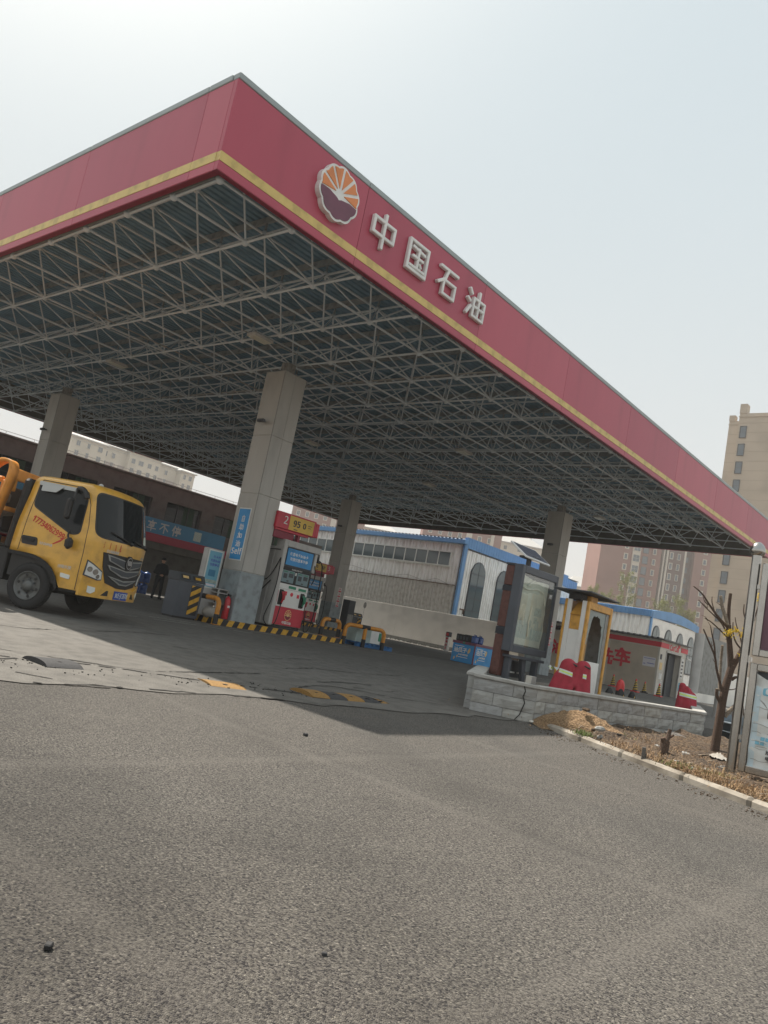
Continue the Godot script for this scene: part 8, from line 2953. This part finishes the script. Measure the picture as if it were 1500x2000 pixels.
	for q in [[0.0, 0.34, 2.5, 0.02, "top"], [0.02, 0.18, 2.5, -0.015, "middle"], [0.0, 0.04, 2.4, 0.0, "bottom"]]:
		var sh := thing("metal_trough", "blue grey folded metal trough, %s of the stack right of the wall" % q[4], "metal sheet", Vector3(15.3, gy(15.3, -4.5) + q[1], -4.5 + 0.05 * k), -0.8 + q[3], "stacked metal troughs right of the wall")
		m = Mesher.new()
		m.lohi(Vector3(0, 0, -0.3), Vector3(q[2], 0.012, 0.3)); m.lohi(Vector3(0, 0.013, 0.285), Vector3(q[2], 0.14, 0.3)); m.lohi(Vector3(0, 0.013, -0.3), Vector3(q[2], 0.14, -0.285))
		put("trough", m.done(), M.sheetblue, sh)
		k += 1
	# speed bumps: what is left of a row of rubber pieces
	bump("black rubber end piece of a broken speed bump on the sunlit concrete", Vector3(3.8, 0, -7.43), 0.05, [[0.0, 0.40, "bump_black", 1.0]], -1.0)
	bump("crushed yellow speed bump piece with torn edges near the shadow edge", Vector3(5.5, 0, -6.98), -0.3, [[0.0, 0.42, "bump_yellow", 0.45]], -1.0)
	bump("speed bump of five yellow and black rubber pieces in the canopy shadow", Vector3(6.67, 0, -6.65), -0.14, [[0.0, 0.27, "bump_yellow", 1.0], [0.27, 0.27, "bump_black", 0.98], [0.54, 0.28, "bump_yellow", 0.95], [0.82, 0.28, "bump_black", 0.9], [1.10, 0.16, "bump_yellow", 0.6]], 1.0)
	rng.seed = 111
	for q in [["black cube of rubber lying on the near road", 1.33, -2.11, 0.018], ["small dark nut shaped stone left of the wall shadow", 4.84, -4.67, 0.025], ["dark flat chip in the middle of the near road", 2.08, -1.73, 0.011]]:
		m = Mesher.new()
		m.box(Vector3(0, q[3] * 0.5, 0), Vector3(q[3] * 1.6, q[3], q[3] * 1.2), Basis(), q[3] * 0.2)
		var sc := put("road_scrap", m.done(), M.black if q[1] < 1.5 else M.bump_black)
		sc.transform = Transform3D(Basis(Vector3.UP, rng.randf() * 3), on(q[1], q[2], 0.0))
		tag(sc, q[0], "scrap")
	m = Mesher.new()
	for k2 in 130:
		var t := rng.randf()
		var p := Vector2(3.2, -7.4).lerp(Vector2(6.8, -6.7), t) + Vector2(rng.randfn(0, 0.25), rng.randfn(0, 0.18))
		var r := rng.randf_range(0.003, 0.009)
		m.box(on(p.x, p.y, 0.012 + r * 0.3), Vector3(r * 2, r, r * 1.4), Basis(Vector3.UP, rng.randf() * 3))
	tag(put("rubble", m.done(), M.crack), "crumbs of black rubber round the broken speed bumps", "debris", "", "stuff")

func bump(label: String, at: Vector3, turn: float, pieces: Array, end: float):
	var o := thing("speed_bump", label, "speed bump", on(at.x, at.z, 0.004), turn)
	rng.seed = hash(label) % 9999
	for p in pieces:
		var m := Mesher.new()
		m.smooth(true)
		var n := 12
		var hgt: float = 0.055 * p[3]
		var x0: float = p[0] + 0.004; var x1: float = p[0] + p[1] - 0.004
		var sl := 4
		for s in sl:
			var xa := lerpf(x0, x1, float(s) / sl); var xb := lerpf(x0, x1, float(s + 1) / sl)
			for i in n:
				var f := func(x: float, i2: int) -> Vector3:
					var t := -1.0 + 2.0 * i2 / n
					var dmg := 1.0 if p[3] > 0.9 else 1.0 - 0.25 * absf(sin(x * 23.0 + i2))
					return Vector3(x, hgt * dmg * sqrt(maxf(0.0, 1.0 - t * t * 0.98)), t * 0.24)
				m.quad(f.call(xa, i + 1), f.call(xb, i + 1), f.call(xb, i), f.call(xa, i))
		m.smooth(false)
		for e in [[x0, -1.0], [x1, 1.0]]:
			for i in n:
				var t0 := -1.0 + 2.0 * i / n; var t1 := -1.0 + 2.0 * (i + 1) / n
				var a := Vector3(e[0], hgt * sqrt(maxf(0.0, 1.0 - t0 * t0 * 0.98)), t0 * 0.24); var b := Vector3(e[0], hgt * sqrt(maxf(0.0, 1.0 - t1 * t1 * 0.98)), t1 * 0.24)
				if e[1] < 0: m.quad(Vector3(e[0], 0, t0 * 0.24), Vector3(e[0], 0, t1 * 0.24), b, a)
				else: m.quad(Vector3(e[0], 0, t1 * 0.24), Vector3(e[0], 0, t0 * 0.24), a, b)
		var pc := put("rubber_piece", m.done(), M[p[2]], o)
		m = Mesher.new()
		m.tube(Vector3((x0 + x1) / 2, hgt * 0.6, 0.10), Vector3((x0 + x1) / 2, hgt * 0.92, 0.10), 0.024, 0.03, 10)
		put("bolt_hole", m.done(), M.black, pc)

# ---------------------------------------------------------------- notice board on steel poles at the right edge
func build_board():
	var d := Vector3(0.06, 0, 0.998)
	var b := Vector3(9.57, gy(9.57, -2.68), -2.68)
	var o := thing("steel_notice_board", "tall stainless steel notice board with round capped pole at the right edge", "notice board", b, atan2(-d.z, d.x))
	var m := Mesher.new()
	for x in [0.0, 1.75]:
		m = Mesher.new()
		m.tube(Vector3(x, -0.05, 0), Vector3(x, 2.60, 0), 0.052, -1, 22)
		var p := put("pole", m.done(), M.chrome, o)
		m = Mesher.new()
		m.lathe([Vector2(0.05, 2.585), Vector2(0.078, 2.60), Vector2(0.086, 2.64), Vector2(0.078, 2.68), Vector2(0.06, 2.715), Vector2(0.03, 2.742), Vector2(0.0, 2.75)], Vector3(x, 0, 0), 22)
		put("pole_cap", m.done(), M.chrome, p)
	# frames of square tube: one above, one below
	for q in [[1.44, 2.5, "upper"], [0.16, 1.36, "lower"]]:
		for e in [[0.078, 0.15, q[0], q[1]], [1.55, 1.63, q[0], q[1]]]:
			m = Mesher.new()
			m.lohi(Vector3(e[0], e[2], -0.045), Vector3(e[1], e[3], 0.045), 0.008)
			put("frame_upright", m.done(), M.chrome, o)
		for y in [q[0], q[1] - 0.08]:
			m = Mesher.new()
			m.lohi(Vector3(0.151, y, -0.043), Vector3(1.549, y + 0.08, 0.043), 0.008)
			put("frame_rail", m.done(), M.chrome, o)
	for y in [1.37, 0.5, 2.2]:
		m = Mesher.new()
		m.lohi(Vector3(0.0, y, -0.025), Vector3(0.078, y + 0.05, 0.025))
		if y < 1.4 and y > 1.0: m.lohi(Vector3(0.26, 1.361, -0.03), Vector3(0.34, 1.439, 0.03))
		put("bracket", m.done(), M.chrome, o)
	m = Mesher.new()
	m.lohi(Vector3(0.152, 1.521, -0.02), Vector3(1.548, 2.419, 0.01))
	put("plum_sheet", m.done(), M.banner_plum, o)
	m = Mesher.new()
	m.lohi(Vector3(0.152, 0.241, -0.03), Vector3(1.548, 1.279, -0.015))
	put("board_back", m.done(), M.darkgrey, o)
	# wrinkled white banner, slack at its top edge
	var nz := fn(FastNoiseLite.TYPE_SIMPLEX, 2.2, 4, 7)
	var at := func(p: Vector2, l: float) -> Vector3:
		return Vector3(p.x, p.y, 0.008 + 0.022 * nz.get_noise_2d(p.x * 0.6, p.y * 1.8) + l)
	var tp := PackedVector2Array([Vector2(0.155, 0.20), Vector2(1.545, 0.20), Vector2(1.545, 1.25), Vector2(1.1, 1.20), Vector2(0.7, 1.22), Vector2(0.45, 1.19), Vector2(0.26, 1.20), Vector2(0.155, 1.25)])
	m = Mesher.new()
	m.patch(tp, at, 0.0, 0.004, 0.04)
	var bn := put("white_banner", m.done(), M.banner_white, o)
	var flat := func(called: String, poly: Array, mt: Material, l := 0.003):
		var pm := Mesher.new()
		pm.patch(PackedVector2Array(poly), at, l, 0.002, 0.04)
		put(called, pm.done(), mt, bn)
	flat.call("pale_blue_margin", [Vector2(0.16, 0.21), Vector2(0.22, 0.21), Vector2(0.22, 1.1), Vector2(0.16, 1.12)], M.skyblue_pale)
	flat.call("blue_emblem", Array(smooth_poly([Vector2(0.235, 1.02), Vector2(0.36, 1.03), Vector2(0.36, 1.12), Vector2(0.235, 1.115)], 0.03)), M.skyblue)
	flat.call("emblem_ring", Array(smooth_poly([Vector2(0.265, 1.04), Vector2(0.33, 1.04), Vector2(0.33, 1.10), Vector2(0.265, 1.10)], 0.02)), M.banner_white, 0.005)
	flat.call("black_block", [Vector2(0.31, 0.78), Vector2(0.60, 0.80), Vector2(0.60, 0.90), Vector2(0.31, 0.89)], M.ink)
	for k in 4:
		flat.call("torn_scratch", [Vector2(0.20 + 0.02 * k, 0.985 - 0.018 * k), Vector2(0.27 + 0.012 * k, 0.935 - 0.016 * k), Vector2(0.272 + 0.012 * k, 0.928 - 0.016 * k), Vector2(0.202 + 0.02 * k, 0.975 - 0.018 * k)], M.grey)
	for r in 2:
		for k in 6:
			flat.call("blue_letter_box", [Vector2(0.215 + 0.05 * k, 0.535 - 0.05 * r), Vector2(0.258 + 0.05 * k, 0.537 - 0.05 * r), Vector2(0.258 + 0.05 * k, 0.575 - 0.05 * r), Vector2(0.215 + 0.05 * k, 0.573 - 0.05 * r)], M.skyblue if (k + r) % 3 else M.skyblue_pale)
	m = Mesher.new()
	han_strokes(m, "地址", 0.045, 0.006, 0.007, 0.003, lay(0.335, 0.40, 0.026))
	han_strokes(m, "电话", 0.045, 0.006, 0.007, 0.003, lay(0.335, 0.335, 0.026))
	put("banner_lettering", m.done(), M.ink, bn)
	word("banner_word", "18", 0.075, lay(0.40, 0.842, 0.03), M.white, bn)
	# creases in the sheet
	rng.seed = 121
	for k in 7:
		var y := rng.randf_range(0.25, 0.95)
		var pts := []
		var x := 0.17
		while x < 1.5:
			pts.append(Vector2(x, y))
			x += 0.05
			y += rng.randf_range(-0.018, 0.012)
		for pcg in Geometry2D.offset_polyline(PackedVector2Array(pts), 0.0025):
			flat.call("crease", Array(pcg), M.grey)

func _ready():
	build_camera()
	make_materials()
	mat("skyblue_pale", lin(0.50, 0.62, 0.68), 0.6)
	build_ground()
	build_canopy()
	build_station()
	build_far_wall()
	build_warehouses()
	build_car_wash()
	build_towers()
	build_wall()
	build_islands()
	build_truck()
	build_fascia_signs()
	build_light_box()
	build_kiosk()
	build_tree()
	build_poplars()
	build_board()
	build_small()
	build_person()
